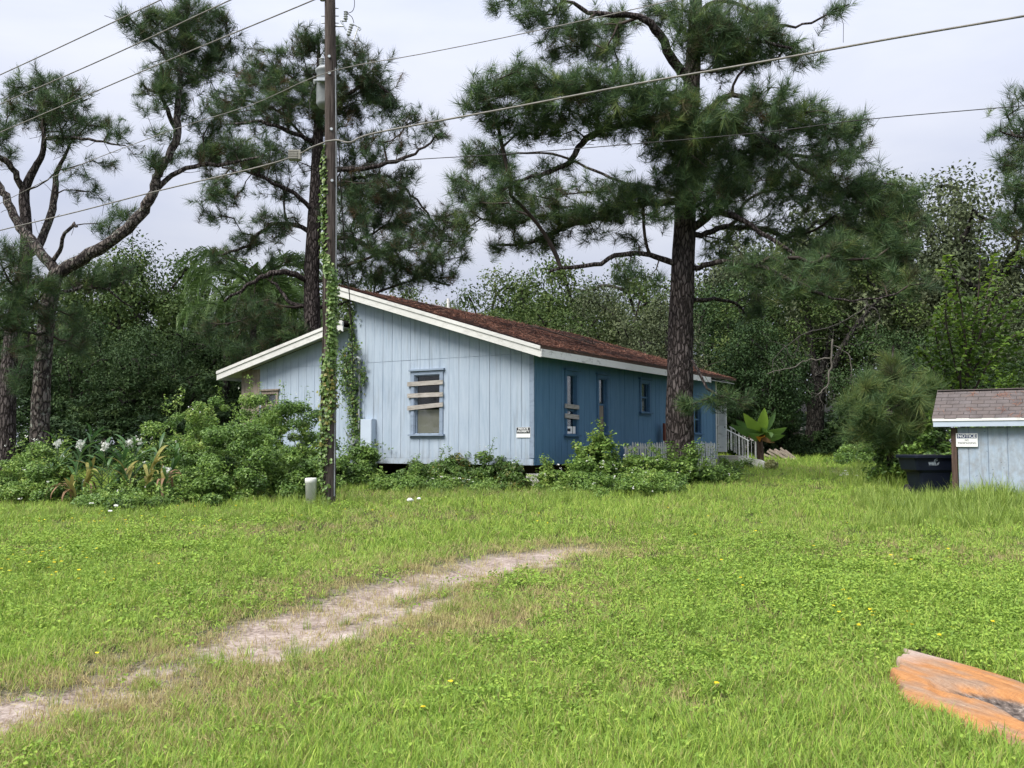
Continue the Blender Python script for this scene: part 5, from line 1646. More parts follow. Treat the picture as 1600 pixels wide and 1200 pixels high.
pine('pine_sapling', 'bushy young pine with long drooping needles left of the shed', 23.5,
     [(1392, 722, 12), (1390, 660, 10), (1392, 600, 7), (1396, 540, 3)],
     [[(1391, 660, 5, 0), (1350, 640, 4, -.3), (1325, 625, 2, -.4)], [(1391, 640, 5, 0), (1425, 620, 4, -.2), (1450, 600, 2, -.3)], [(1391, 690, 4, 0), (1360, 678, 3, -.4)]],
     [(1400, 578, 30, 14, -.2), (1352, 606, 32, 14, -.5), (1408, 618, 40, 16, -.8), (1446, 600, 16, 16, -.3), (1325, 632, 18, 10, -.4), (1362, 640, 34, 14, -.9), (1350, 668, 26, 14, -.7), (1420, 660, 30, 18, -.8), (1392, 690, 30, 12, -.5), (1450, 640, 14, 18, -.2), (1385, 560, 16, 10, 0), (1375, 600, 30, 20, .6), (1410, 640, 40, 26, .6)],
     606, None, 'young pines', dens=150, L=0.42, w=0.0085, K=80, dead=20, tone=0.74, dry_frac=0.02)

# ================================================================== BROADLEAF TREES
def leaf_cloud(P, N, rg, L, W, tint):
    """folded diamond leaves at P with face normals N"""
    n = len(P)
    N = nrmz(N)
    t = nrmz(np.cross(N, rg.normal(size=(n, 3))))
    x = np.cross(t, N)
    L = np.broadcast_to(L, (n,))[:, None] * rg.uniform(0.7, 1.25, (n, 1)); W = np.broadcast_to(W, (n,))[:, None] * rg.uniform(0.8, 1.2, (n, 1))
    base = P - t * L * 0.5
    l = base + t * L * 0.45 - x * W * 0.5 + N * L * 0.10
    r = base + t * L * 0.45 + x * W * 0.5 + N * L * 0.10
    tip = base + t * L - N * L * 0.06
    V = np.stack([base, l, tip, r], 1).reshape(-1, 3)
    o = np.arange(n)[:, None] * 4
    F = np.concatenate([o + np.array([[0, 2, 1]]), o + np.array([[0, 3, 2]])], 1).reshape(-1, 3)
    return V, F, np.repeat(tint, 4)


M['oak_leaf'] = m_leaf('oak_leaf', [(0.05, (0.022, 0.038, 0.014)), (0.3, (0.042, 0.075, 0.022)), (0.55, (0.072, 0.115, 0.030)), (0.8, (0.12, 0.16, 0.045)), (1.0, (0.17, 0.20, 0.06))], 0.22, 0.6, 0.16, 0.18, 0.16)
M['grey_leaf'] = m_leaf('grey_oak_leaf', [(0.05, (0.032, 0.044, 0.024)), (0.4, (0.068, 0.088, 0.044)), (0.75, (0.115, 0.14, 0.068)), (1.0, (0.16, 0.18, 0.085))], 0.18, 0.6, 0.16, 0.12, 0.2)
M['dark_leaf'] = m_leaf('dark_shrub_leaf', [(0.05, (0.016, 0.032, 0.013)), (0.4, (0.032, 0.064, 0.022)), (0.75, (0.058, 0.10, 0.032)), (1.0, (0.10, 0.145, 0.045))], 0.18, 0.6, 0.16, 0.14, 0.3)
M['bright_leaf'] = m_leaf('bright_leaf', [(0.05, (0.035, 0.070, 0.012)), (0.35, (0.085, 0.160, 0.022)), (0.65, (0.17, 0.28, 0.035)), (1.0, (0.30, 0.38, 0.06))], 0.38, 0.45, 0.35, 0.08, 0.6)
M['bush_leaf'] = m_leaf('bush_leaf', [(0.03, (0.030, 0.060, 0.016)), (0.3, (0.080, 0.155, 0.033)), (0.55, (0.150, 0.255, 0.050)), (0.8, (0.23, 0.345, 0.070)), (1.0, (0.36, 0.41, 0.11))], 0.3, 0.45, 0.35, 0.16, 0.55)
M['vine_leaf'] = m_leaf('vine_leaf', [(0.02, (0.30, 0.24, 0.05)), (0.12, (0.20, 0.20, 0.05)), (0.25, (0.05, 0.10, 0.02)), (0.5, (0.095, 0.175, 0.035)), (0.75, (0.17, 0.27, 0.065)), (1.0, (0.28, 0.36, 0.13))], 0.25, 0.4, 0.4)


def oak_variant(seed, nclump=46, per=240, leaf=0.020, aspect=0.62, thick=0.04):
    """unit-height broadleaf tree (height 1): returns trunk and crown meshes"""
    rg = np.random.default_rng(seed)
    cz, rz = 0.55, 0.45
    C = []
    while len(C) < nclump:
        d = nrmz(rg.normal(size=3)); q = rg.random() ** 0.35
        c = np.array([d[0] * aspect * 0.92 * q, d[1] * aspect * 0.92 * q, cz + d[2] * rz * 0.88 * q])
        if c[2] < 0.14: continue
        C.append(c)
    C = np.array(C)
    sk = Skel(6000)
    h = 0.30 + 0.08 * rg.random()
    tz = np.linspace(0, h, 8)
    lean = rg.normal(0, 0.05, 2)
    tp = np.stack([lean[0] * (tz / h) ** 2 + 0.008 * np.sin(tz * 20), lean[1] * (tz / h) ** 2, tz], -1)
    tr = thick * (1 - 0.35 * tz / h) * (1 + 0.5 * np.exp(-tz / 0.03))
    sk.chain(tp, tr)
    sk.pen[:5] = 0.6
    sk.grow(C, rg, 0.15, 0.05, 0.18, 0.10)
    r = sk.radii(0.006, 0.5, thick * 0.7)
    V1, F1 = tube(tp, tr, 10, 0.04, rg)
    V2, F2 = sk.branch_mesh(r, 5)
    V = np.concatenate([V1, V2]); F = np.concatenate([F1, F2 + len(V1)])
    tm = mesh_np('broadleaf_trunk', V, F, M['bark_oak'], None, True)
    Ps, Ns, Ts = [], [], []
    for c in C:
        cr_ = rg.uniform(0.085, 0.165)
        k = int(per * (cr_ / 0.125) ** 2)
        d = nrmz(rg.normal(size=(k, 3)))
        q = rg.random((k, 1)) ** 0.40
        wob = 1 + 0.35 * np.sin(d[:, :1] * 5 + c[0] * 40) * np.sin(d[:, 1:2] * 6 + c[1] * 30)
        Ps.append(c + d * q * wob * np.array([cr_, cr_, cr_ * 0.72]))
        Ns.append(d * 0.5 + np.array([0, 0, 0.75]) + rg.normal(0, 0.55, (k, 3)))
        Ts.append(np.clip(0.5 + rg.normal(0, 0.10) + rg.normal(0, 0.13, k), 0, 1))
    P, N_, T = np.concatenate(Ps), np.concatenate(Ns), np.concatenate(Ts)
    V, F, ti = leaf_cloud(P, N_, rg, leaf, leaf * 0.62, T)
    return tm, mesh_np('broadleaf_crown', V, F, None, ti)


OAKS = [oak_variant(s, nclump=nc, per=pr, leaf=lf, aspect=ap) for s, nc, pr, lf, ap in
        ((1, 74, 320, 0.0205, 0.55), (2, 84, 300, 0.020, 0.66), (3, 66, 350, 0.022, 0.50), (4, 92, 270, 0.020, 0.78), (5, 84, 400, 0.0170, 0.60))]
_crown_cache = {}


def crown_mesh(v, mat):
    k = (v, mat)
    if k not in _crown_cache:
        me = OAKS[v][1].copy(); me.materials.clear(); me.materials.append(M[mat]); _crown_cache[k] = me
    return _crown_cache[k]


def oak(px, top, Y, wpx, v, rot, label, mat='oak_leaf', group='broadleaf trees behind the house', sink=0.0):
    f = foot(px, Y)
    zt = at(px, top, Y)[2]
    h = zt - f[2] + sink
    ap = (0.55, 0.66, 0.50, 0.78, 0.60)[v]
    sx = wpx * pxm(Y) / (2 * (ap + 0.06))
    sx = max(sx, 0.78 * h)
    t = thing('broadleaf_tree', label, 'tree', f - [0, 0, sink], rot, group)
    t.scale = (sx, sx, h)
    link('trunk', OAKS[v][0], t)
    link('crown', crown_mesh(v, mat), t)
    return t


for a in (
    (-40, 402, 44, 240, 1, 0.3, 'dark leafy tree at the far left edge behind the twin-stemmed pine'),
    (110, 405, 47, 200, 0, 1.3, 'leafy tree filling the gap right of the forked pine trunk'),
    (205, 392, 46, 190, 2, 2.1, 'round-topped tree under the sweeping lichen limb'),
    (285, 368, 49, 150, 3, 0.8, 'tallest broadleaf crown left of the palm'),
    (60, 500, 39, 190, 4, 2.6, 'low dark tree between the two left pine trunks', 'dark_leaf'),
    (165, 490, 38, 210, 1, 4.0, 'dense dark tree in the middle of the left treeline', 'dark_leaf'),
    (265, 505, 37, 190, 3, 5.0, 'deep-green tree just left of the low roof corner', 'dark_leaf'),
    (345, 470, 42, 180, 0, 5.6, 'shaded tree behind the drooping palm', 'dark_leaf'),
    (430, 420, 50, 200, 2, 0.4, 'tree behind the broad pine on its left side'),
    (560, 415, 52, 200, 1, 1.9, 'tree behind the broad pine on its right side'),
    (680, 455, 54, 170, 4, 3.1, 'tree showing above the roof ridge left of the vent pipe'),
    (795, 420, 56, 150, 0, 4.4, 'pale round tree above the roof right of the vent pipe'),
    (760, 478, 47, 150, 3, 4.9, 'lower bushy tree right behind the roof above the vent pipe'),
    (880, 405, 58, 170, 2, 2.9, 'distant tree below the snapped dead pine limb'),
    (895, 452, 46, 190, 1, 0.9, 'grey-green tree over the middle of the roof'),
    (985, 432, 44, 190, 4, 5.2, 'mossy grey-green tree left of the tallest pine trunk', 'grey_leaf'),
    (1025, 405, 56, 150, 3, 1.2, 'tree right behind the tallest pine trunk'),
    (1150, 430, 50, 200, 0, 2.2, 'shaded tree behind the far end of the roof', 'dark_leaf'),
    (1185, 500, 42, 150, 2, 3.6, 'dark low tree over the entrance steps', 'dark_leaf'),
    (1235, 310, 62, 180, 1, 0.2, 'tall tree showing through the right side of the big pine crown', 'grey_leaf'),
    (1465, 232, 50, 210, 4, 3.3, 'tall grey-green oak against the sky at the right', 'grey_leaf'),
    (1390, 300, 56, 160, 2, 4.2, 'grey tree between the big pine and the tall right oak', 'grey_leaf'),
    (1545, 440, 44, 200, 0, 1.0, 'olive tree behind the bright sapling at the right edge', 'grey_leaf'),
    (1640, 380, 48, 200, 3, 2.0, 'olive tree cut by the right edge of the frame', 'grey_leaf'),
    (1420, 500, 42, 130, 3, 0.6, 'dark undergrowth tree behind the young pine', 'dark_leaf'),
):
    oak(*a)

rgF = np.random.default_rng(5); nF = 24000
xF = rgF.uniform(-62, 62, nF); yF = rgF.uniform(64, 72, nF)
hF = 4.2 + 2.6 * vnoise(xF, yF * 0 + 3, 6.0, 51) + 1.4 * vnoise(xF, yF * 0, 1.8, 52)
hF = np.where((xF > 18) & (xF < 31), 2.6, hF)
zF = gz(yF) + hF * rgF.random(nF) ** 0.8
V, F, ti = leaf_cloud(np.stack([xF, yF, zF], -1), np.array([0, -.4, .8]) + rgF.normal(0, .5, (nF, 3)), rgF, 0.42, 0.28, np.clip(.42 + .2 * (vnoise(xF, zF, 1.6, 53) - .5) + rgF.normal(0, .1, nF), 0, 1))
tag(link('far_woods', mesh_np('far_woods', V, F, M['dark_leaf'], ti)), kind='stuff')

# the old oak with the thick dark trunk, right background
OT = foot(1274, 46.0)
t = thing('broadleaf_tree', 'old oak with a thick dark forked trunk on the back lawn', 'tree', OT, 0, 'broadleaf trees behind the house')
RL = np.array(t.location); u = pxm(46.0); rg = np.random.default_rng(77)
def opx(L_): return np.array([[*(at(x, y, 46 + d) - RL), w_ * u / 2] for x, y, w_, d in L_])
tr = opx([(1275, 706, 36, 0), (1274, 680, 28, 0), (1274, 640, 27, 0), (1275, 612, 30, 0), (1278, 590, 26, 0)])
sk = Skel(20000)
S = spline(tr, 16); V, F = tube(S[:, :3], S[:, 3], 14, 0.05, rg); link('trunk', mesh_np('trunk', V, F, M['bark_oak'], None, True), t)
sk.chain(S[:, :3], S[:, 3], None, 2.0)
for lm in ([(1270, 608, 15, 0), (1252, 598, 12, -.5), (1230, 590, 9, -.8), (1200, 555, 7, -1), (1160, 520, 4, -1)], [(1282, 606, 15, 0), (1300, 580, 12, -.5), (1318, 540, 9, -1), (1345, 500, 7, -1), (1380, 460, 4, -1)],
           [(1276, 590, 15, 0), (1268, 550, 12, .5), (1262, 500, 9, .8), (1255, 450, 5, 1)], [(1279, 592, 12, 0), (1292, 550, 10, 1.2), (1310, 480, 7, 1.8), (1320, 430, 4, 2)], [(1268, 625, 8, 0), (1248, 612, 6, 1), (1215, 605, 4, 1.4)]):
    s_ = spline(opx(lm), 18); a = sk.nearest(s_[0, :3]); V, F = tube(s_[:, :3], s_[:, 3], 8, 0.05, rg)
    link('limb', mesh_np('limb', V, F, M['bark_oak'], None, True), t); sk.chain(s_[:, :3], s_[:, 3], a)
C = []
for x, y, rx, ry, k in ((1180, 500, 80, 50, 16), (1250, 440, 70, 50, 12), (1340, 440, 70, 50, 12), (1380, 500, 60, 40, 8), (1220, 560, 50, 24, 6), (1290, 500, 60, 40, 8), (1150, 560, 50, 30, 7), (1330, 545, 40, 22, 4)):
    C.append(ellipsoid_pts(at(x, y, 46) - RL, (rx * u, 2.2, ry * u), k, rg, 0.5))
C = np.concatenate(C); sk.grow(C, rg, 0.15, 0.5, 0.18, 0.08)
V, F = sk.branch_mesh(sk.radii(0.03, 0.45, 0.16), 5); link('branches', mesh_np('branches', V, F, M['bark_oak']), t)
Ps, Ns, Ts = [], [], []
for c in C:
    k = 210; d = nrmz(rg.normal(size=(k, 3))); Ps.append(c + d * rg.random((k, 1)) ** .4 * np.array([.95, .95, .6])); Ns.append(d * .5 + [0, 0, .7] + rg.normal(0, .5, (k, 3))); Ts.append(np.clip(.45 + rg.normal(0, .1) + rg.normal(0, .12, k), 0, 1))
V, F, ti = leaf_cloud(np.concatenate(Ps), np.concatenate(Ns), rg, 0.15, 0.09, np.concatenate(Ts))
link('crown', mesh_np('crown', V, F, M['oak_leaf'], ti), t)

# bare pale snag hanging in front of the old oak, and a leafless tangle
def snag(name, label, px_lines, Y, seed, root_px):
    rg = np.random.default_rng(seed); u = pxm(Y)
    root = thing(name, label, 'dead branch', at(root_px[0], root_px[1], Y)); RL = np.array(root.location)
    sk = Skel(4000); first = True
    for ln in px_lines:
        q = np.array([[*(at(x, y, Y + d) - RL), w_ * u * 0.3] for x, y, w_, d in ln]); s_ = spline(q, 14)
        s_[1:, :3] += rg.normal(0, 0.03, (13, 3))
        a = None if first else sk.nearest(s_[0, :3]); first = False
        V, F = tube(s_[:, :3], np.maximum(s_[:, 3], .006), 6)
        link('limb', mesh_np('limb', V, F, M['twig_pale'], None, True), root)
        sk.chain(s_[:, :3], s_[:, 3], a)
    base = sk.P[:sk.n].copy()
    T = base[rg.integers(0, len(base), 90)] + rg.normal(0, 0.36, (90, 3))
    sk.grow(T, rg, 0.1, 0.12, 0.22, -0.05)
    V, F = sk.branch_mesh(sk.radii(0.004, .4, .02), 3); link('twigs', mesh_np('twigs', V, F, M['twig_pale']), root)['kind'] = 'stuff'
    return root


snag('dead_branch', 'pale bare dead branch hanging before the old oak trunk', [[(1301, 530, 5, 0), (1298, 575, 5, 0), (1293, 600, 4, 0), (1280, 616, 3, 0)], [(1298, 560, 4, 0), (1265, 562, 3, .2), (1238, 574, 3, .3), (1200, 583, 2, .4)], [(1290, 605, 4, 0), (1295, 622, 2, 0)], [(1302, 540, 3, 0), (1325, 555, 3, 0), (1330, 590, 2, 0)]], 36, 5, (1300, 530))
snag('dead_branch', 'leafless grey branch tangle low in the right side of the pine crown', [[(1355, 470, 4, 0), (1350, 500, 3, 0), (1356, 515, 2, 0)], [(1354, 478, 3, 0), (1372, 490, 3, 0), (1368, 520, 2, 0)], [(1352, 480, 3, 0), (1320, 500, 3, 0), (1240, 530, 3, 0), (1205, 575, 2, 0)], [(1250, 525, 3, 0), (1240, 560, 3, .2), (1225, 540, 2, .3)]], 29, 6, (1355, 470))
# ================================================================== SHRUBS, WEEDS, CREEPERS
M['petal'] = m_leaf('white_petal', [(0.0, (0.62, 0.64, 0.55)), (1.0, (0.82, 0.82, 0.78))], 0.3, 0.6)
M['petal_yellow'] = m_leaf('yellow_petal', [(0.0, (0.66, 0.50, 0.02)), (1.0, (0.85, 0.72, 0.05))], 0.25, 0.6)


def shrub(name, label, px, top, Y, wpx, mat='bush_leaf', seed=0, leaf=0.068, n=9000, cat='bush', group=None, depth=None, sprigs=26, white=0, tone=0.5, lean=0.0, aspect=0.62):
    rg = np.random.default_rng(1000 + seed)
    f = foot(px, Y); zt = at(px, top, Y)[2]
    H = max(0.25, (zt - f[2]) * 1.10); R_ = wpx * pxm(Y) / 2; Dp = depth or R_ * 0.8
    root = thing(name, label, cat, f, 0, group)
    sk = Skel(12000)
    nst = max(3, int(R_ * 5))
    a0 = sk.add((0, 0, -0.05), -1, 0.02, 1.0)
    C = []; rr = []
    nc = max(12, int(46 * min(1.8, R_ * H)))
    while len(C) < nc:
        d = nrmz(rg.normal(size=3)); d[2] = abs(d[2])
        q = rg.random() ** 0.33
        c = np.array([d[0] * R_ * 0.92, d[1] * Dp * 0.92, d[2] * H * 0.92]) * q
        c[2] = max(c[2], 0.08)
        C.append(c); rr.append(rg.uniform(0.11, 0.27) * min(1.0, 0.35 + R_ * 0.5))
    C = np.array(C); rr = np.array(rr)
    sk.grow(C, rg, 0.1, 0.16, 0.2, 0.1)
    # sprigs: thin shoots standing out of the mass
    tip_pts = []
    for i in range(sprigs):
        c = C[rg.integers(0, nc)]
        o = nrmz(c * [1 / max(R_, .1), 1 / max(Dp, .1), 1.3 / H] + rg.normal(0, .25, 3)); o[2] = abs(o[2]) + 0.35; o = nrmz(o)
        ln = rg.uniform(0.2, 0.5) * min(1, 0.4 + H * 0.5)
        par = sk.nearest(c); st = sk.P[par].copy()
        for s in (0.35, 0.7, 1.0):
            p_ = st + o * (rr.mean() * 0.8 + ln * s) + np.array([0, 0, -0.12 * ln * s * s]); par = sk.add(p_, par); tip_pts.append((p_, o))
        sk.tips.append(par)
    V, F = sk.branch_mesh(sk.radii(0.004, 0.45, 0.025), 4)
    link('stems', mesh_np('stems', V, F, M['stem_green']), root)
    per = np.maximum(20, (n * rr ** 2 / (rr ** 2).sum()).astype(int))
    Ps, Ns, Ts = [], [], []
    for c, r_, k in zip(C, rr, per):
        d = nrmz(rg.normal(size=(k, 3)))
        Ps.append(c + d * rg.random((k, 1)) ** 0.42 * r_ * np.array([1.15, 1.15, 0.8]))
        Ns.append(d * 0.5 + np.array([0, -0.15, 0.75]) + rg.normal(0, 0.5, (k, 3)))
        Ts.append(np.clip(tone + rg.normal(0, 0.11) + rg.normal(0, 0.12, k), 0, 1))
    for p_, o in tip_pts:
        k = 7
        Ps.append(p_ + rg.normal(0, 0.045, (k, 3))); Ns.append(np.array([0, 0, 1]) + rg.normal(0, 0.5, (k, 3))); Ts.append(np.clip(tone + 0.18 + rg.normal(0, 0.1, k), 0, 1))
    P = np.concatenate(Ps); P[:, 2] = np.maximum(P[:, 2], 0.02)
    V, F, ti = leaf_cloud(P, np.concatenate(Ns), rg, leaf, leaf * 0.55, np.concatenate(Ts))
    link('foliage', mesh_np('foliage', V, F, M[mat], ti), root)
    if white:
        d = nrmz(rg.normal(size=(white, 3))); d[:, 2] = abs(d[:, 2]); d[:, 1] = -abs(d[:, 1])
        c = d * np.array([R_, Dp, H]) * rg.uniform(0.92, 1.06, (white, 1)); c[:, 2] += 0.04
        PP = np.repeat(c, 5, 0) + rg.normal(0, 0.016, (white * 5, 3))
        V, F, ti = leaf_cloud(PP, np.array([0, -0.3, 1]) + rg.normal(0, .4, (white * 5, 3)), rg, 0.035, 0.028, rg.random(white * 5))
        o = link('blossoms', mesh_np('blossoms', V, F, M['petal'], ti), root); o['kind'] = 'stuff'
    return root


G1 = 'overgrown bushes left of the house'
shrub('bush', 'largest green bush mounded against the low left gable', 388, 592, 22.6, 260, seed=1, n=30000, group=G1, tone=.58, white=8, sprigs=44)
shrub('bush', 'light green bush in the middle of the left mound', 300, 628, 21.4, 210, seed=2, n=18750, group=G1, tone=0.60, white=8, sprigs=36)
shrub('bush', 'dense bush between the left mound and the utility pole', 448, 620, 22.0, 190, seed=3, n=20000, group=G1, white=6)
shrub('bush', 'low dark front bush below the large left mound', 375, 662, 20.0, 290, seed=4, n=23750, group=G1, tone=0.5)
shrub('bush', 'low bush left of the utility pole foot', 465, 702, 19.6, 110, seed=5, n=8750, group=G1, tone=0.54)
shrub('bush', 'bush with fading leaves behind the ginger stalks', 235, 690, 21.2, 150, seed=6, n=11250, group=G1, tone=0.5, white=6)
shrub('bush', 'leftmost leafy bush below the forked pine', 55, 694, 20.2, 140, seed=7, n=11875, group=G1, tone=0.52, white=10)
shrub('bush', 'dark rounded bush in front of the ginger stalks at the left', 85, 734, 18.8, 150, seed=8, n=13125, group=G1, tone=0.52, white=6)
shrub('bush', 'small dark bush at the foot of the yellowing ginger', 185, 764, 18.2, 120, seed=9, n=8125, group=G1, tone=0.52, white=3)
shrub('bush', 'ragged low weeds spreading from the ginger clump to the lawn', 230, 782, 17.7, 200, seed=10, n=9375, group=G1, tone=0.55, leaf=0.06)
shrub('bush', 'low leafy edge of the left mound by the lawn', 320, 742, 18.8, 160, seed=11, n=9375, group=G1, tone=0.50)
shrub('bush', 'upright weedy bush at the far left edge of the lawn', 8, 740, 19.4, 100, seed=12, n=5625, group=G1, tone=0.5)
G2 = 'dark understorey along the left treeline'
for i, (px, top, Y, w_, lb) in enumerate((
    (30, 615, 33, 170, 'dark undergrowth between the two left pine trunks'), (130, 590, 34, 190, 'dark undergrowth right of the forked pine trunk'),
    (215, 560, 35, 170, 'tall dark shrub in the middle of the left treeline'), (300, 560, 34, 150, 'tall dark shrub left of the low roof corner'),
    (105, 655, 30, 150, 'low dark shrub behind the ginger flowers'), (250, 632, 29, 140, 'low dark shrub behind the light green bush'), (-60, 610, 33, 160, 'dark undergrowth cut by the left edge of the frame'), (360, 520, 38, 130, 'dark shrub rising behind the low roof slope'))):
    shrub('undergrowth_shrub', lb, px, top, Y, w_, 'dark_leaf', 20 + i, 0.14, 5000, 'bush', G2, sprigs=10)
G3 = 'climbing greenery along the foot of the gable front'
shrub('creeper_mound', 'vine mound hugging the foot of the gable left of the front window', 560, 692, 24.6, 80, 'bush_leaf', 41, 0.08, 5000, 'creeper', G3, 0.5, 12, tone=0.42)
shrub('creeper_mound', 'low greenery directly right of the utility pole', 540, 718, 23.4, 90, 'bush_leaf', 42, 0.08, 4500, 'creeper', G3, 0.6, 12, tone=0.42)
shrub('creeper_mound', 'creeper under the left half of the front window', 618, 736, 23.4, 80, 'bush_leaf', 43, 0.07, 3600, 'creeper', G3, 0.4, 8, tone=0.45)
shrub('creeper_mound', 'creeper heap under the front window sill', 676, 710, 23.7, 120, 'vine_leaf', 44, 0.07, 7000, 'creeper', G3, 0.4, 10, tone=0.45)
shrub('creeper_mound', 'creeper heap between the front window and the sign', 758, 706, 23.0, 120, 'vine_leaf', 45, 0.07, 7000, 'creeper', G3, 0.4, 10, tone=0.45, white=5)
shrub('creeper_mound', 'creeper below the small sign at the house corner', 806, 722, 22.3, 60, 'vine_leaf', 46, 0.07, 3000, 'creeper', G3, 0.3, 6, tone=0.45)
shrub('creeper_mound', 'creeper in the dip right of the front window', 718, 712, 23.4, 90, 'vine_leaf', 48, 0.07, 4800, 'creeper', G3, 0.4, 8, tone=0.45)
shrub('creeper_mound', 'low weedy fringe in front of the gable creepers', 670, 750, 21.6, 240, 'bush_leaf', 47, 0.06, 7500, 'creeper', G3, 0.5, 14, tone=0.52)
G4 = 'weedy bushes before the deep-blue side wall'
shrub('weed_bush', 'leafy weeds at the deep-blue wall corner by the pale block', 872, 735, 21.9, 90, 'bush_leaf', 51, 0.075, 5200, 'bush', G4, white=6, tone=0.5)
shrub('weed_bush', 'tallest leafy weed under the second side window', 938, 684, 23.0, 84, 'bush_leaf', 52, 0.10, 5500, 'bush', G4, white=4, tone=0.52, sprigs=36)
shrub('weed_bush', 'broad weeds spreading below the first side window', 912, 718, 22.4, 140, 'bush_leaf', 53, 0.085, 8500, 'bush', G4, white=10, tone=0.5)
shrub('weed_bush', 'weeds in front of the left run of white pickets', 1000, 713, 23.3, 140, 'bush_leaf', 54, 0.09, 8500, 'bush', G4, white=10, tone=0.52)
shrub('weed_bush', 'weeds wrapped round the foot of the tallest pine', 1058, 712, 24.0, 110, 'bush_leaf', 55, 0.085, 7000, 'bush', G4, white=6, tone=0.5, sprigs=40)
shrub('weed_bush', 'dark weeds in front of the right run of white pickets', 1108, 730, 24.6, 110, 'bush_leaf', 56, 0.08, 7500, 'bush', G4, white=6, tone=0.42)
shrub('weed_bush', 'lowest weedy edge facing the lawn before the side wall', 970, 736, 21.0, 230, 'bush_leaf', 57, 0.07, 9000, 'bush', G4, white=8, tone=0.55)
shrub('weed_bush', 'dark rounded weed clump left of the entrance steps', 1135, 728, 28.0, 60, 'bush_leaf', 58, 0.08, 3000, 'bush', G4, tone=0.38)
shrub('weed_bush', 'spiky dark weed in front of the white entrance curb', 1166, 722, 30.2, 24, 'bush_leaf', 59, 0.07, 700, 'bush', G4, tone=0.35)
G5 = 'undergrowth along the right treeline'
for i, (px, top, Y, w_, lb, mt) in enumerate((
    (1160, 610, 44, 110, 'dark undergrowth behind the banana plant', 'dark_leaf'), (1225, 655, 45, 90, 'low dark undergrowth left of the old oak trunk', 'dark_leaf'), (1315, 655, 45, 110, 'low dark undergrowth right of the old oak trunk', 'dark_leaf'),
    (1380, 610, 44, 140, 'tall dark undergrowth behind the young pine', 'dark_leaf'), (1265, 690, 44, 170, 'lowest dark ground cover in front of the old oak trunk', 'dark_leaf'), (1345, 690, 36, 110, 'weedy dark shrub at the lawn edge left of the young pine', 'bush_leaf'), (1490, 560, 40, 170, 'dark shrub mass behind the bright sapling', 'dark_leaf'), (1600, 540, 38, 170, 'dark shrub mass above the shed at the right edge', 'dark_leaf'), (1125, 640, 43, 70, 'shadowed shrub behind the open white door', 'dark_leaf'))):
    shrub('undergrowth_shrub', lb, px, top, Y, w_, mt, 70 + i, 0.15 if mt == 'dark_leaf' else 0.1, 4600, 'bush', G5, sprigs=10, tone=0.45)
shrub('bush', 'mid-green leafy bush directly behind the navy bin', 1450, 655, 22.6, 90, 'bush_leaf', 81, 0.12, 3600, 'bush', None, tone=0.36)
shrub('bush', 'low bush between the young pine and the navy bin', 1400, 690, 23.2, 80, 'bush_leaf', 82, 0.10, 3000, 'bush', None, tone=0.42)
shrub('bush', 'yellow-green bush peeking over the shed roof', 1570, 590, 24.5, 120, 'bright_leaf', 83, 0.11, 3200, 'bush', None, tone=0.4)


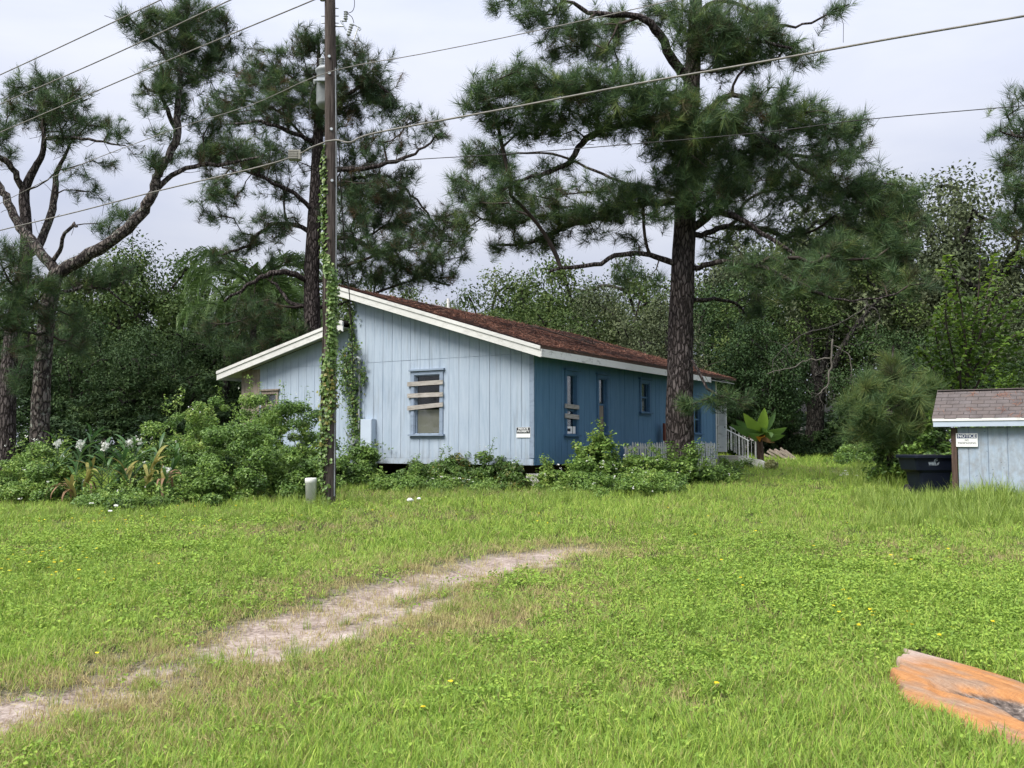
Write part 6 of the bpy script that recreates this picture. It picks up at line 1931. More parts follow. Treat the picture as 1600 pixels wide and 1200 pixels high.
# ------------------------------------------------------------------ bright arching sapling right
def sapling():
    Y = 27.0; u = pxm(Y); rg = np.random.default_rng(91)
    f = foot(1512, Y)
    root = thing('leafy_sapling', 'bright yellow-green sapling with arching leafy shoots behind the shed', 'sapling', f)
    RL = np.array(root.location)
    lines = [[(1512, 740, 8, 0), (1508, 640, 7, 0), (1515, 560, 5, 0), (1528, 470, 3, 0), (1532, 372, 1, -.3)],
             [(1512, 600, 5, 0), (1505, 500, 3, -.4), (1492, 430, 2, -.7), (1480, 400, 1, -.8)], [(1512, 610, 5, 0), (1500, 520, 3, .4), (1488, 455, 2, .6), (1470, 420, 1, .6)],
             [(1516, 570, 4, 0), (1550, 470, 3, -.3), (1578, 415, 2, -.5), (1606, 390, 1, -.6)], [(1516, 590, 4, 0), (1560, 510, 3, .3), (1592, 470, 2, .5), (1625, 462, 1, .5)],
             [(1510, 640, 4, 0), (1490, 560, 3, -.6), (1478, 500, 2, -.9), (1480, 458, 1, -1)], [(1512, 630, 4, 0), (1550, 560, 3, -.6), (1585, 525, 2, -.8), (1622, 512, 1, -.9)],
             [(1508, 660, 4, 0), (1470, 600, 3, -.4), (1448, 560, 2, -.6), (1436, 548, 1, -.7)], [(1508, 650, 4, 0), (1480, 590, 3, .2), (1462, 520, 2, .3), (1470, 480, 1, .3)],
             [(1518, 540, 3, 0), (1545, 450, 2, .5), (1556, 400, 1, .6)], [(1512, 640, 4, 0), (1540, 600, 3, .4), (1580, 580, 2, .4), (1612, 590, 1, .4)], [(1510, 650, 4, 0), (1500, 590, 3, -1), (1510, 540, 2, -1.2), (1500, 500, 1, -1.4)]]
    sk = Skel(3000); Ps, Ns, Ts = [], [], []; first = True
    allV, allF, o = [], [], 0
    for ln in lines:
        q = np.array([[*(at(x, y, Y + d) - RL), w_ * u / 2] for x, y, w_, d in ln]); s_ = spline(q, 26)
        V, F = tube(s_[:, :3], np.maximum(s_[:, 3], .005), 5)
        allV.append(V); allF.append(F + o); o += len(V)
        st = 8 if first else 7; first = False
        for i in range(st, 26):
            tan = nrmz(s_[i, :3] - s_[i - 1, :3]); sd = nrmz(np.cross(tan, [0, 0, 1]))
            for sgn in (-1, 1):
                for k in range(2):
                    Ps.append(s_[i, :3] + sd * sgn * rg.uniform(.05, .16) + rg.normal(0, 0.04, 3)); Ns.append(np.array([0, 0, 1]) + sd * sgn * 0.3 + rg.normal(0, .35, 3)); Ts.append(np.clip(.55 + .012 * (i - 10) + rg.normal(0, .12), 0, 1))
    for x, y, rx, ry, k in ((1480, 560, 50, 60, 420), (1530, 560, 60, 50, 420), (1500, 500, 50, 40, 240), (1580, 560, 50, 50, 300), (1465, 610, 40, 40, 300), (1550, 490, 50, 40, 200)):
        Ps += list(ellipsoid_pts(at(x, y, Y) - RL, (rx * u, .8, ry * u), k, rg, .4)); Ns += list(np.array([0, 0, 1]) + rg.normal(0, .6, (k, 3))); Ts += list(np.clip(.36 + rg.normal(0, .14, k), 0, 1))
    link('stems', mesh_np('stems', np.concatenate(allV), np.concatenate(allF), M['twig']), root)
    V, F, ti = leaf_cloud(np.array(Ps), np.array(Ns), rg, 0.17, 0.105, np.array(Ts))
    link('foliage', mesh_np('foliage', V, F, M['bright_leaf'], ti), root)


sapling()


def weed_stalk(px, top, Y, label, n=60, leaf=0.10, tone=0.5):
    rg = np.random.default_rng(int(px)); f = foot(px, Y); H = at(px, top, Y)[2] - f[2]
    root = thing('tall_weed', label, 'weed', f, 0, 'single tall weeds')
    V0, F0, o = [], [], 0; Ps, Ns, Ts = [], [], []
    for b in range(5):
        a = rg.uniform(0, 6.28); h = H * rg.uniform(.75, 1); r_ = rg.uniform(.06, .25)
        s_ = spline([[0, 0, 0], [r_ * .4 * math.cos(a), r_ * .4 * math.sin(a), h * .5], [r_ * math.cos(a), r_ * math.sin(a), h]], 16)
        V, F = tube(s_, np.linspace(.009, .003, 16), 4); V0.append(V); F0.append(F + o); o += len(V)
        for i in range(4, 16):
            for k in range(max(2, n // 14)):
                aa = rg.uniform(0, 6.28); Ps.append(s_[i] + .09 * np.array([math.cos(aa), math.sin(aa), .1])); Ns.append(np.array([.3 * math.cos(aa), .3 * math.sin(aa), 1]) + rg.normal(0, .35, 3)); Ts.append(np.clip(tone + rg.normal(0, .12), 0, 1))
    link('stems', mesh_np('stems', np.concatenate(V0), np.concatenate(F0), M['stem_green']), root)
    V, F, ti = leaf_cloud(np.array(Ps), np.array(Ns), rg, leaf, leaf * .5, np.array(Ts))
    link('foliage', mesh_np('foliage', V, F, M['bush_leaf'], ti), root)


weed_stalk(472, 602, 23.6, 'airy tall weed against the pale gable left of the pole', 40, 0.09)
weed_stalk(437, 612, 23.9, 'tall weed half covering the small left window', 50, 0.10)
weed_stalk(575, 690, 24.6, 'weed standing beside the meter cabinet', 40, .08)
weed_stalk(1050, 690, 23.9, 'tall weed standing left of the tallest pine trunk', 50, .10)
weed_stalk(1082, 684, 24.0, 'tall weed standing right of the tallest pine trunk', 50, .10)
weed_stalk(952, 690, 22.8, 'tall weed in front of the second side window', 60, .12)
weed_stalk(1105, 688, 25.6, 'thin weed in front of the right pickets', 30, .08)


# ------------------------------------------------------------------ creepers on the pole and on the gable
def pole_creeper():
    rg = np.random.default_rng(61); Ps, Ns, Ts = [], [], []
    rows = np.arange(225, 782, 0.55)
    for py in rows:
        c, r_ = pole_x(py)
        # share of the pole's front covered, and where (angle from the front, negative = left)
        if py < 400: cen, spread, dn = -62, 17, np.interp(py, [225, 270, 400], [0.3, 1.6, 2.4])
        elif py < 560: cen, spread, dn = np.interp(py, [400, 440, 560], [-45, 34, 30]), 19, 3.6
        elif py < 640: cen, spread, dn = 8, 36, 3.4
        else: cen, spread, dn = np.interp(py, [640, 700, 780], [-5, -48, -40]), 28, np.interp(py, [640, 700, 780], [2.8, 1.8, .8])
        k = rg.poisson(dn)
        for _ in range(k):
            a = rad(cen + rg.normal(0, spread)); o = np.array([math.sin(a), -math.cos(a), 0])
            off = r_ + abs(rg.normal(0.012, 0.03)) + (0.06 * rg.random() if rg.random() < .2 else 0)
            Ps.append(c + o * off + [0, 0, rg.normal(0, .01)]); Ns.append(o + [0, 0, .45] + rg.normal(0, .35, 3))
            t = .55 + rg.normal(0, .17)
            if 575 < py < 700 and rg.random() < .35: t = rg.uniform(0, .16)
            if py < 420 and rg.random() < .3: t = rg.uniform(.75, 1)
            Ts.append(np.clip(t, 0, 1))
    c0 = np.array([PL[0], PL[1], PL[2]])
    root = thing('pole_creeper', 'leafy climbing creeper clothing the front of the utility pole', 'creeper', c0)
    V, F, ti = leaf_cloud(np.array(Ps) - c0, np.array(Ns), rg, 0.080, 0.064, np.array(Ts))
    o = link('foliage', mesh_np('foliage', V, F, M['vine_leaf'], ti), root)
    for k, (ph, a0_) in enumerate(((0, -60), (1, -40), (2, 5))):
        pts = []
        for py in np.linspace(785, 240 + 60 * k, 40):
            c, r_ = pole_x(py); a = rad(a0_ + 14 * math.sin(py / 37 + ph * 2)); pts.append(c + np.array([math.sin(a), -math.cos(a), 0]) * (r_ + .008) - c0)
        link('stem', mesh_np('stem', *tube(pts, .009, 5), M['twig']), root)


pole_creeper()


def wall_creeper():
    rg = np.random.default_rng(62); Ps, Ns, Ts = [], [], []
    c0 = to_world((0, FW(550, 590, -.1)[0], FW(550, 590, -.1)[1]))
    root = thing('wall_creeper', 'tangled creeper hanging down the gable beside the conduit', 'creeper', c0)
    def add(px, py, d, n, sx, sy, t0):
        for _ in range(n):
            x, y = px + rg.normal(0, sx), py + rg.normal(0, sy)
            yy, zz_ = FW(x, y, -d); dd = d + rg.uniform(-.8, .4) * d * .8
            Ps.append(to_world((-max(dd, .03), yy, zz_)) - c0); Ns.append(HM.T @ np.array([-1, 0, .5]) + rg.normal(0, .5, 3)); Ts.append(np.clip(t0 + rg.normal(0, .14), 0, 1))
    for py in range(508, 545, 4): add(549 + (py - 508) * .03, py, .12, 12, 2.2, 3, .42)
    for py in range(540, 604, 4): add(546 - 4 * math.sin((py - 540) / 20), py, .28, 30, 8.5, 4, .40)
    for py in range(575, 604, 5): add(567, py, .12, 10, 3, 4, .42)
    for py in range(600, 715, 4): add(551 + 2 * math.sin(py / 15), py, .14, 26, np.interp(py, [600, 650, 715], [8, 4.5, 7]), 3, .46)
    for py in range(555, 620, 5): add(534, py, .15, 12, 4, 5, .5)
    for py in range(690, 722, 4): add(566, py, .2, 30, 14, 4, .44)
    for py in range(462, 508, 3): add(541 + (py - 462) * .15, py, .0 + .05, 12, 5.5, 3, .40)
    V, F, ti = leaf_cloud(np.array(Ps), np.array(Ns), rg, 0.085, 0.055, np.array(Ts))
    link('foliage', mesh_np('foliage', V, F, M['vine_leaf'], ti), root)
    sk = Skel(6000)
    q = [to_world((-.1, *FW(x, y, -.1))) - c0 for x, y in ((552, 715), (550, 660), (553, 610), (546, 575), (550, 540), (549, 510), (543, 470))]
    s_ = spline(q, 40); sk.chain(s_, np.full(40, .014))
    link('stem', mesh_np('stem', *tube(s_, .014, 5), M['twig']), root)
    T = np.array(Ps)[rg.integers(0, len(Ps), 260)]
    sk.grow(T, rg, .1, .1, .3, 0)
    V, F = sk.branch_mesh(sk.radii(.004, .4, .012), 3); link('twigs', mesh_np('twigs', V, F, M['twig']), root)


wall_creeper()


# ------------------------------------------------------------------ ginger lilies
def strip_leaf(L, W, curve, fold=0.25, seg=8, wav=0.0, prof=0.9):
    """lanceolate leaf along +y, arching down by curve (radians), V-folded"""
    V, F = [], []; y = z = 0.0; a = curve * -0.25
    for i in range(seg + 1):
        t = i / seg
        wd = W * (math.sin(math.pi * min(1, t ** prof * .97 + .03)) ** .8) * .5 + .002
        V += [(-wd, y, z + fold * wd + wav * math.sin(i * 2.1)), (0, y, z), (wd, y, z + fold * wd - wav * math.sin(i * 2.6))]
        y += L / seg * math.cos(a); z -= L / seg * math.sin(a); a += curve / seg
    for i in range(seg):
        b = 3 * i; F += [(b, b + 1, b + 4, b + 3), (b + 1, b + 2, b + 5, b + 4)]
    return np.array(V), np.array(F)


M['ginger_leaf'] = m_leaf('ginger_leaf', [(0.1, (0.035, 0.085, 0.03)), (0.5, (0.065, 0.14, 0.042)), (0.9, (0.12, 0.21, 0.05))], .3, .4, .4)
M['ginger_yellow'] = m_leaf('ginger_yellowing', [(0.1, (0.18, 0.16, 0.06)), (0.5, (0.30, 0.27, 0.085)), (0.9, (0.27, 0.30, 0.09))], .3)
M['ginger_brown'] = m_leaf('ginger_withered', [(0.1, (0.15, 0.085, 0.045)), (0.5, (0.27, 0.17, 0.10)), (0.9, (0.40, 0.30, 0.18))], .2)
gl_mesh = {}
for kx in range(3):
    for mt in ('ginger_leaf', 'ginger_yellow', 'ginger_brown'):
        V, F = strip_leaf(0.46 + .06 * kx, 0.062 if mt != 'ginger_brown' else .045, (.7, 1.1, 1.5)[kx] if mt != 'ginger_brown' else 2.1, wav=0 if mt != 'ginger_brown' else .008)
        gl_mesh[(kx, mt)] = mesh_np('ginger_leaf', V, F, M[mt], np.full(len(V), .35 + .15 * kx), True)
_r = np.random.default_rng(7)
_pt = np.zeros((24, 3)) + _r.normal(0, .045, (24, 3))
V, F, ti = leaf_cloud(_pt, _r.normal(size=(24, 3)), _r, .085, .055, _r.random(24))
FLOWER = mesh_np('ginger_flower', V, F, M['petal'], ti)
STEMM = mesh_np('ginger_stem', *tube([[0, 0, 0], [0, 0.02, .35], [0, .08, .7], [0, .18, 1.0]], [.012, .011, .009, .006], 6), M['stem_green'], None, True)


def ginger(px, top, Y, label, mix, fl, lean, seed):
    Y -= .55; top -= 7
    rg = np.random.default_rng(seed); f = foot(px, Y); H = at(px, top, Y)[2] - f[2]
    root = thing('ginger_plant', label, 'ginger plant', f, lean, 'ginger lilies in the left mound')
    st = link('stem', STEMM, root); st.scale = (1, 1, H)
    n = 15
    for i in range(n):
        t = .30 + .70 * i / (n - 1)
        mt = rg.choice(('ginger_leaf', 'ginger_yellow', 'ginger_brown'), p=mix)
        o = link('leaf', gl_mesh[(int(rg.integers(0, 3)), mt)], root)
        o.location = (0, .18 * t * t, H * t)
        sgn = 1 if i % 2 else -1
        o.rotation_euler = (rg.uniform(.35, 1.0) if mt != 'ginger_brown' else rg.uniform(-.3, .4), rg.uniform(-.3, .3), -sgn * (math.pi / 2 - .25) + rg.normal(0, .3) + (0 if i < n - 2 else rg.normal(0, .8)))
    if fl:
        for k in range(fl):
            o = link('flower', FLOWER, root); o.location = (rg.normal(0, .07), .18 + rg.normal(0, .06), H + .06 + .05 * k)
            o.rotation_euler = tuple(rg.uniform(0, 6, 3)); o.scale = (.85,) * 3


GR, YE_, BR = (1, 0, 0), (.35, .6, .05), (.15, .3, .55)
for i, a in enumerate((
    (140, 690, 19.6, 'tall green ginger fan standing highest in the left mound', GR, 0, .3), (118, 708, 19.2, 'ginger with white blooms at the left end of the flower row', GR, 2, -.4),
    (97, 706, 19.4, 'ginger blooming white nearest the forked pine', GR, 2, .9), (160, 710, 19.2, 'white-flowered ginger third from the left', GR, 2, .1), (186, 706, 19.3, 'white-flowered ginger right of the tallest fan', GR, 2, -.7),
    (212, 708, 19.4, 'rightmost ginger in white bloom', GR, 2, .5), (130, 738, 18.9, 'yellowing ginger in front of the flower row', YE_, 0, -1.2), (122, 765, 18.6, 'withered tan ginger drooping at the left', BR, 0, 1.6),
    (205, 735, 18.9, 'yellow ginger leaning left at the mound centre', YE_, 0, 1.2), (228, 728, 19.0, 'golden ginger with drooping tips right of centre', YE_, 0, -1.0), (250, 748, 18.8, 'withered brown ginger at the right end of the clump', BR, 1, -1.4),
    (238, 708, 19.6, 'green ginger behind the golden one', GR, 0, -.5), (172, 735, 19.0, 'short green ginger below the white blooms', GR, 0, .6), (265, 718, 19.8, 'green ginger at the edge of the light bush', GR, 0, -.9), (80, 738, 19.2, 'green ginger at the left end of the clump', GR, 0, .4))):
    ginger(*a, seed=500 + i)

# ------------------------------------------------------------------ queen palm behind the house
def frond_mesh(seed, L=2.6, droop=2.2):
    rg = np.random.default_rng(seed); n = 40
    a = 0.75; p = np.zeros(3); pts = [p.copy()]; tans = []
    for i in range(n):
        d = np.array([0, math.cos(a), math.sin(a)]); p = p + d * L / n; pts.append(p.copy()); tans.append(d); a -= droop / n * (1.2 if i > 12 else .8)
    pts = np.array(pts)
    V, F = tube(pts, np.linspace(.028, .006, n + 1), 5); F = np.concatenate([F[:, [0, 1, 2]], F[:, [0, 2, 3]]])
    T = np.full(len(V), .3)
    Vs, Fs, Ts = [V], [F], [T]; o = len(V)
    for i in range(7, n):
        for sgn in (-1, 1):
            for k in range(2):
                t = i / n; l = .62 * math.sin(math.pi * min(1, .12 + t * .86)) * rg.uniform(.8, 1.1) + .12
                b = pts[i] + tans[i] * rg.uniform(0, L / n); out_ = np.array([sgn * .75, .35, rg.uniform(-.1, .5)]); out_ = nrmz(out_ + tans[i] * .35)
                m1 = b + out_ * l * .5; m2 = m1 + nrmz(out_ * .5 + np.array([0, 0, -.9])) * l * .5
                sd = nrmz(np.cross(out_, tans[i])) * .014
                Vs.append(np.array([b - sd * .5, b + sd * .5, m1 - sd, m1 + sd, m2])); Fs.append(np.array([[0, 1, 3], [0, 3, 2], [2, 3, 4]]) + o); o += 5; Ts.append(np.full(5, np.clip(.5 + rg.normal(0, .14), 0, 1)))
    return np.concatenate(Vs), np.concatenate(Fs), np.concatenate(Ts)


M['palm_leaf'] = m_leaf('palm_leaf', [(0.1, (0.05, 0.09, 0.03)), (0.5, (0.10, 0.175, 0.05)), (0.9, (0.18, 0.26, 0.08))], .3, .5, .25, .08, .5)
FRONDS = []
for s in range(3):
    V, F, T = frond_mesh(30 + s, droop=(2.0, 2.4, 2.8)[s]); FRONDS.append(mesh_np('frond', V, F, M['palm_leaf'], T))
for (px, py, Y, s, lb, nf) in ((392, 452, 37, 1.45, 'feathery palm drooping over the low left roof', 18), (432, 470, 39, 1.2, 'second palm crown half hidden by the broad pine trunk', 12), (350, 482, 38, 1.1, 'small palm crown left of the main palm', 11)):
    c = at(px, py, Y); f = foot(px, Y); rg = np.random.default_rng(px)
    root = thing('palm_tree', lb, 'palm tree', f, 0, 'palms behind the low roof')
    h = c[2] - f[2]
    V, F = tube([[0, 0, -.1], [.05, 0, h * .5], [0, 0, h]], [.17, .13, .12], 12, .03, rg)
    link('trunk', mesh_np('trunk', V, F, M['bark_oak'], None, True), root)
    for i in range(nf):
        o = link('frond', FRONDS[i % 3], root); o.location = (0, 0, h)
        o.rotation_euler = (rg.uniform(-.35, .45), rg.normal(0, .1), i * 2.39996 + rg.normal(0, .2)); o.scale = (s * rg.uniform(.85, 1.1),) * 3

# ------------------------------------------------------------------ banana plant by the steps
M['banana_leaf'] = m_leaf('banana_leaf', [(0.1, (0.040, 0.095, 0.025)), (0.5, (0.085, 0.17, 0.035)), (0.9, (0.20, 0.32, 0.04))], .38, .38, .45)
M['banana_dead'] = m_leaf('dead_banana_leaf', [(0.1, (0.13, 0.085, 0.055)), (0.5, (0.26, 0.18, 0.12)), (0.9, (0.62, 0.26, 0.04))], .25)
bf = foot(1187, 33.6); ban = thing('banana_plant', 'banana plant with broad light-green leaves beside the entrance steps', 'banana plant', bf)
uB = pxm(33.6)
hb = at(1187, 676, 33.6)[2] - bf[2]
link('stalk', mesh_np('stalk', *tube([[0, 0, -.05], [.02, 0, hb * .5], [0, 0, hb]], [.14, .11, .07], 12), M['post_brown'], None, True), ban)
def banana_leaf(tx, ty, dY, W, curve, tone, mat, lab=None):
    tip = at(tx, ty, 33.6 + dY) - bf; b = np.array([0, 0, hb - .05]); d = tip - b; L = np.linalg.norm(d) * 1.06
    V, F = strip_leaf(L, W, curve, .35, 14, 0.012, .75)
    end = V[-2]; yv = end / np.linalg.norm(end)
    # rotate so that the chord points at the tip
    D = d / np.linalg.norm(d); side = nrmz(np.cross(D, [0, 1.0, 0]) * .9 + np.cross(D, [0, 0, 1.0]) * .45); side = nrmz(side - D * np.dot(side, D)); up = np.cross(side, D); up, side = (up, side) if up[1] < .2 else (-up, -side)
    ch_ = np.array([0, yv[1], yv[2]]); R0 = np.stack([[1, 0, 0], ch_, np.cross([1, 0, 0], ch_)])
    Wd = (R0 @ V.T).T
    V = Wd[:, :1] * side + Wd[:, 1:2] * D + Wd[:, 2:3] * up + b
    o = link('leaf', mesh_np('banana_leaf', V, F, M[mat], np.full(len(V), tone), True), ban)
    if lab: o['label'] = lab
for a in ((1162, 646, -.4, .42, .9, .8, 'banana_leaf'), (1194, 639, -.2, .40, .4, .95, 'banana_leaf'), (1211, 644, .3, .26, .6, .5, 'banana_leaf'), (1141, 663, -.5, .34, 1.0, .45, 'banana_leaf'), (1150, 656, .5, .32, .9, .35, 'banana_leaf'), (1229, 668, .2, .32, .9, .55, 'banana_leaf'), (1227, 680, -.5, .36, 1.2, .5, 'banana_leaf'), (1205, 684, -.9, .40, 1.3, .6, 'banana_leaf'), (1170, 660, .9, .4, .7, .3, 'banana_leaf'), (1168, 676, -.8, .36, 1.2, .4, 'banana_leaf')):
    banana_leaf(*a)
banana_leaf(1181, 682, -.7, .26, 1.6, .95, 'banana_dead', 'orange dying banana leaf')
banana_leaf(1161, 680, -.3, .16, 1.8, .5, 'banana_dead', 'brown withered banana leaf')
banana_leaf(1213, 693, -.3, .18, 1.9, .5, 'banana_dead', 'brown withered banana leaf')
# ================================================================== GRASS AND GROUND COVER
def blade_tuft(rg, n, R_, h0, h1, w, bend, seg=3, flat=0.0):
    Vs, Fs, Ts = [], [], []; o = 0
    for _ in range(n):
        a = rg.uniform(0, 6.283); r_ = R_ * math.sqrt(rg.random()); b = np.array([r_ * math.cos(a), r_ * math.sin(a), -.01])
        az = rg.uniform(0, 6.283); d = np.array([math.cos(az), math.sin(az), 0]); s_ = np.array([-d[1], d[0], 0])
        L = rg.uniform(h0, h1); ww = w * rg.uniform(.7, 1.2); bd = bend * rg.uniform(.3, 1.2) + flat
        p = b.copy(); ang = rg.uniform(.0, .35) + flat; pts = [p.copy()]
        for i in range(seg):
            p = p + (d * math.sin(ang) + np.array([0, 0, math.cos(ang)])) * L / seg; ang += bd / seg; pts.append(p.copy())
        V = []
        for i, q in enumerate(pts[:-1]):
            k = ww * (1 - .75 * (i / seg) ** 1.5) * .5; V += [q - s_ * k, q + s_ * k]
        V.append(pts[-1]); F = []
        for i in range(seg - 1): F += [(2 * i, 2 * i + 1, 2 * i + 3), (2 * i, 2 * i + 3, 2 * i + 2)]
        F.append((2 * seg - 2, 2 * seg - 1, 2 * seg))
        Vs.append(np.array(V)); Fs.append(np.array(F) + o); o += len(V); Ts.append(np.full(len(V), np.clip(.5 + rg.normal(0, .2), 0, 1)))
    return np.concatenate(Vs), np.concatenate(Fs), np.concatenate(Ts)


def clover_tuft(rg, n, R_, h, leaf):
    P = np.stack([R_ * rg.normal(0, .5, n), R_ * rg.normal(0, .5, n), h * rg.uniform(.3, 1.1, n)], -1)
    return leaf_cloud(P, np.array([0, 0, 1]) + rg.normal(0, .38, (n, 3)), rg, leaf, leaf * .62, np.clip(.5 + rg.normal(0, .14, n), 0, 1))


GM = {
    'lawn': m_leaf('lawn_grass', [(0.0, (0.38, 0.31, 0.15)), (0.14, (0.24, 0.26, 0.075)), (0.32, (0.20, 0.33, 0.060)), (0.58, (0.295, 0.44, 0.075)), (0.80, (0.40, 0.52, 0.09)), (1.0, (0.54, 0.57, 0.19))], .36, .6, .16, .28, .33),
    'dark': m_leaf('low_weed_leaf', [(0.05, (0.12, 0.19, 0.045)), (0.4, (0.20, 0.32, 0.055)), (0.7, (0.29, 0.42, 0.065)), (1.0, (0.42, 0.50, 0.10))], .3, .6, .16, .2, .5),
    'dry': m_leaf('dry_grass', [(0.1, (0.26, 0.19, 0.10)), (0.38, (0.44, 0.34, 0.18)), (0.6, (0.50, 0.44, 0.20)), (1.0, (0.36, 0.40, 0.12))], .3, .6, .2, .18, .9),
    'tall': m_leaf('tall_grass', [(0.05, (0.11, 0.17, 0.035)), (0.4, (0.19, 0.285, 0.05)), (0.7, (0.29, 0.39, 0.07)), (1.0, (0.42, 0.47, 0.14))], .38, .45, .35, .14, .6),
}
rgG = np.random.default_rng(88)


def make_set(kind):
    c = bpy.data.collections.new('tufts_' + kind)          # source tufts, only used through the geometry nodes
    defs = {
        'lawn': [lambda: blade_tuft(rgG, 24, .09, .035, .09, .0062, 1.6, 3, .15), lambda: blade_tuft(rgG, 20, .095, .045, .11, .0068, 1.9, 3, .2), lambda: blade_tuft(rgG, 24, .09, .03, .075, .007, 1.6, 3, .35), lambda: blade_tuft(rgG, 18, .08, .05, .13, .0058, 1.4), lambda: blade_tuft(rgG, 20, .10, .03, .08, .0062, 1.8, 3, .5), lambda: blade_tuft(rgG, 16, .05, .07, .14, .0078, 1.5)],
        'dark': [lambda: clover_tuft(rgG, 30, .12, .055, .024), lambda: clover_tuft(rgG, 26, .11, .045, .030), lambda: blade_tuft(rgG, 18, .07, .05, .11, .010, 1.7, 3, .45)],
        'dry': [lambda: blade_tuft(rgG, 26, .09, .03, .085, .004, 1.3), lambda: blade_tuft(rgG, 20, .10, .02, .07, .004, 1.6, 3, .5), lambda: blade_tuft(rgG, 16, .08, .05, .12, .0035, .9)],
        'tall': [lambda: blade_tuft(rgG, 30, .13, .25, .55, .010, 1.2, 4), lambda: blade_tuft(rgG, 26, .12, .30, .65, .009, 1.5, 4), lambda: blade_tuft(rgG, 22, .10, .2, .45, .012, 1.0, 4)],
    }[kind]
    for i, f in enumerate(defs):
        V, F, T = f()
        o = bpy.data.objects.new('tuft_%s_%d' % (kind, i), mesh_np('tuft', V, F, GM[kind], T))
        c.objects.link(o)
    return c, len(defs)


def scatter_obj(name, kind, P, rot, scl, zs=None):
    c, nv = make_set(kind)
    me = bpy.data.meshes.new(name)
    me.vertices.add(len(P)); me.vertices.foreach_set('co', np.asarray(P, np.float32).ravel())
    a = me.attributes.new('rot', 'FLOAT_VECTOR', 'POINT'); a.data.foreach_set('vector', np.asarray(rot, np.float32).ravel())
    sv = np.stack([scl, scl, scl * (1 if zs is None else zs)], -1)
    a = me.attributes.new('scl', 'FLOAT_VECTOR', 'POINT'); a.data.foreach_set('vector', sv.astype(np.float32).ravel())
    a = me.attributes.new('idx', 'INT', 'POINT'); a.data.foreach_set('value', rgG.integers(0, nv, len(P)).astype(np.int32))
    o = link(name, me); tag(o, kind='stuff')
    ng = bpy.data.node_groups.new('scatter_' + kind, 'GeometryNodeTree')
    ng.interface.new_socket(name='Geometry', in_out='INPUT', socket_type='NodeSocketGeometry')
    ng.interface.new_socket(name='Geometry', in_out='OUTPUT', socket_type='NodeSocketGeometry')
    N = ng.nodes; gi = N.new('NodeGroupInput'); go = N.new('NodeGroupOutput')
    ci = N.new('GeometryNodeCollectionInfo'); ci.inputs['Collection'].default_value = c
    ci.inputs['Separate Children'].default_value = True; ci.inputs['Reset Children'].default_value = True
    ip = N.new('GeometryNodeInstanceOnPoints'); ip.inputs['Pick Instance'].default_value = True
    def na(nm, ty):
        q = N.new('GeometryNodeInputNamedAttribute'); q.data_type = ty; q.inputs['Name'].default_value = nm
        return [s for s in q.outputs if s.enabled and s.name == 'Attribute'][0]
    L = ng.links
    L.new(gi.outputs[0], ip.inputs['Points']); L.new(ci.outputs[0], ip.inputs['Instance'])
    L.new(na('idx', 'INT'), ip.inputs['Instance Index'])
    e2r = N.new('FunctionNodeEulerToRotation'); L.new(na('rot', 'FLOAT_VECTOR'), e2r.inputs[0]); L.new(e2r.outputs[0], ip.inputs['Rotation'])
    L.new(na('scl', 'FLOAT_VECTOR'), ip.inputs['Scale']); L.new(ip.outputs[0], go.inputs[0])
    md = o.modifiers.new('scatter', 'NODES'); md.node_group = ng
    return o


def sample_ground(n, y0, y1, p, extra=1.2):
    """points with density falling as Y^-p (finer near the viewer)"""
    q = 2 - p
    Y = (y0 ** q + (y1 ** q - y0 ** q) * rgG.random(n)) ** (1 / q)
    X = rgG.uniform(-1, 1, n) * (Y * 0.60 + extra)
    return X, Y


def in_house(X, Y, mrg=0.0):
    lx = ch * (X - HC[0]) + sh * (Y - HC[1]); ly = -sh * (X - HC[0]) + ch * (Y - HC[1])
    return (lx > 0.15 - mrg) & (lx < LEN + mrg) & (ly > 0.15 - mrg) & (ly < YEND + mrg)


def in_slab(X, Y):
    b, e, w_, L, W0, W1, U0, U1 = SLAB
    u_ = (X - b[0]) * e[0] + (Y - b[1]) * e[1]; v_ = (X - b[0]) * w_[0] + (Y - b[1]) * w_[1]
    lo = np.interp(v_, [min(W0, W1), max(W0, W1)], [U1, U0] if W1 < W0 else [U0, U1])
    return (u_ > lo + .02) & (v_ > min(W0, W1) + .06) & (v_ < max(W0, W1) - .03)


def in_shed(X, Y):
    lx = ch * (X - SO[0]) + sh * (Y - SO[1]); ly = -sh * (X - SO[0]) + ch * (Y - SO[1])
    return (lx > -0.01) & (lx < 1.2) & (ly > SL) & (ly < 0.02)


def place(X, Y, kind, base, zs=None, tilt=.25):
    n = len(X); Z = gz(Y) + bump_z(X, Y) - .035 * bare_mask(X, Y)
    rot = np.stack([rgG.normal(0, tilt, n), rgG.normal(0, tilt, n), rgG.uniform(0, 6.283, n)], -1)
    scl = base * rgG.uniform(.75, 1.3, n)
    return np.stack([X, Y, Z], -1), rot, scl, zs


# region fields measured on the photograph's ground
def weed_field(X, Y):
    """broad-leaf weeds dominate the right foreground and the far left"""
    c1 = gp(1330, 930); c2 = gp(60, 860)
    a = np.exp(-(((X - c1[0]) / 2.6) ** 2 + ((Y - c1[1]) / 3.2) ** 2)) * .85
    b = np.exp(-(((X - c2[0]) / 3.5) ** 2 + ((Y - c2[1]) / 3.0) ** 2)) * .6
    return np.clip(np.maximum(a, b) + .55 * (vnoise(X, Y, 1.1, 13) - .55), 0.02, .95)


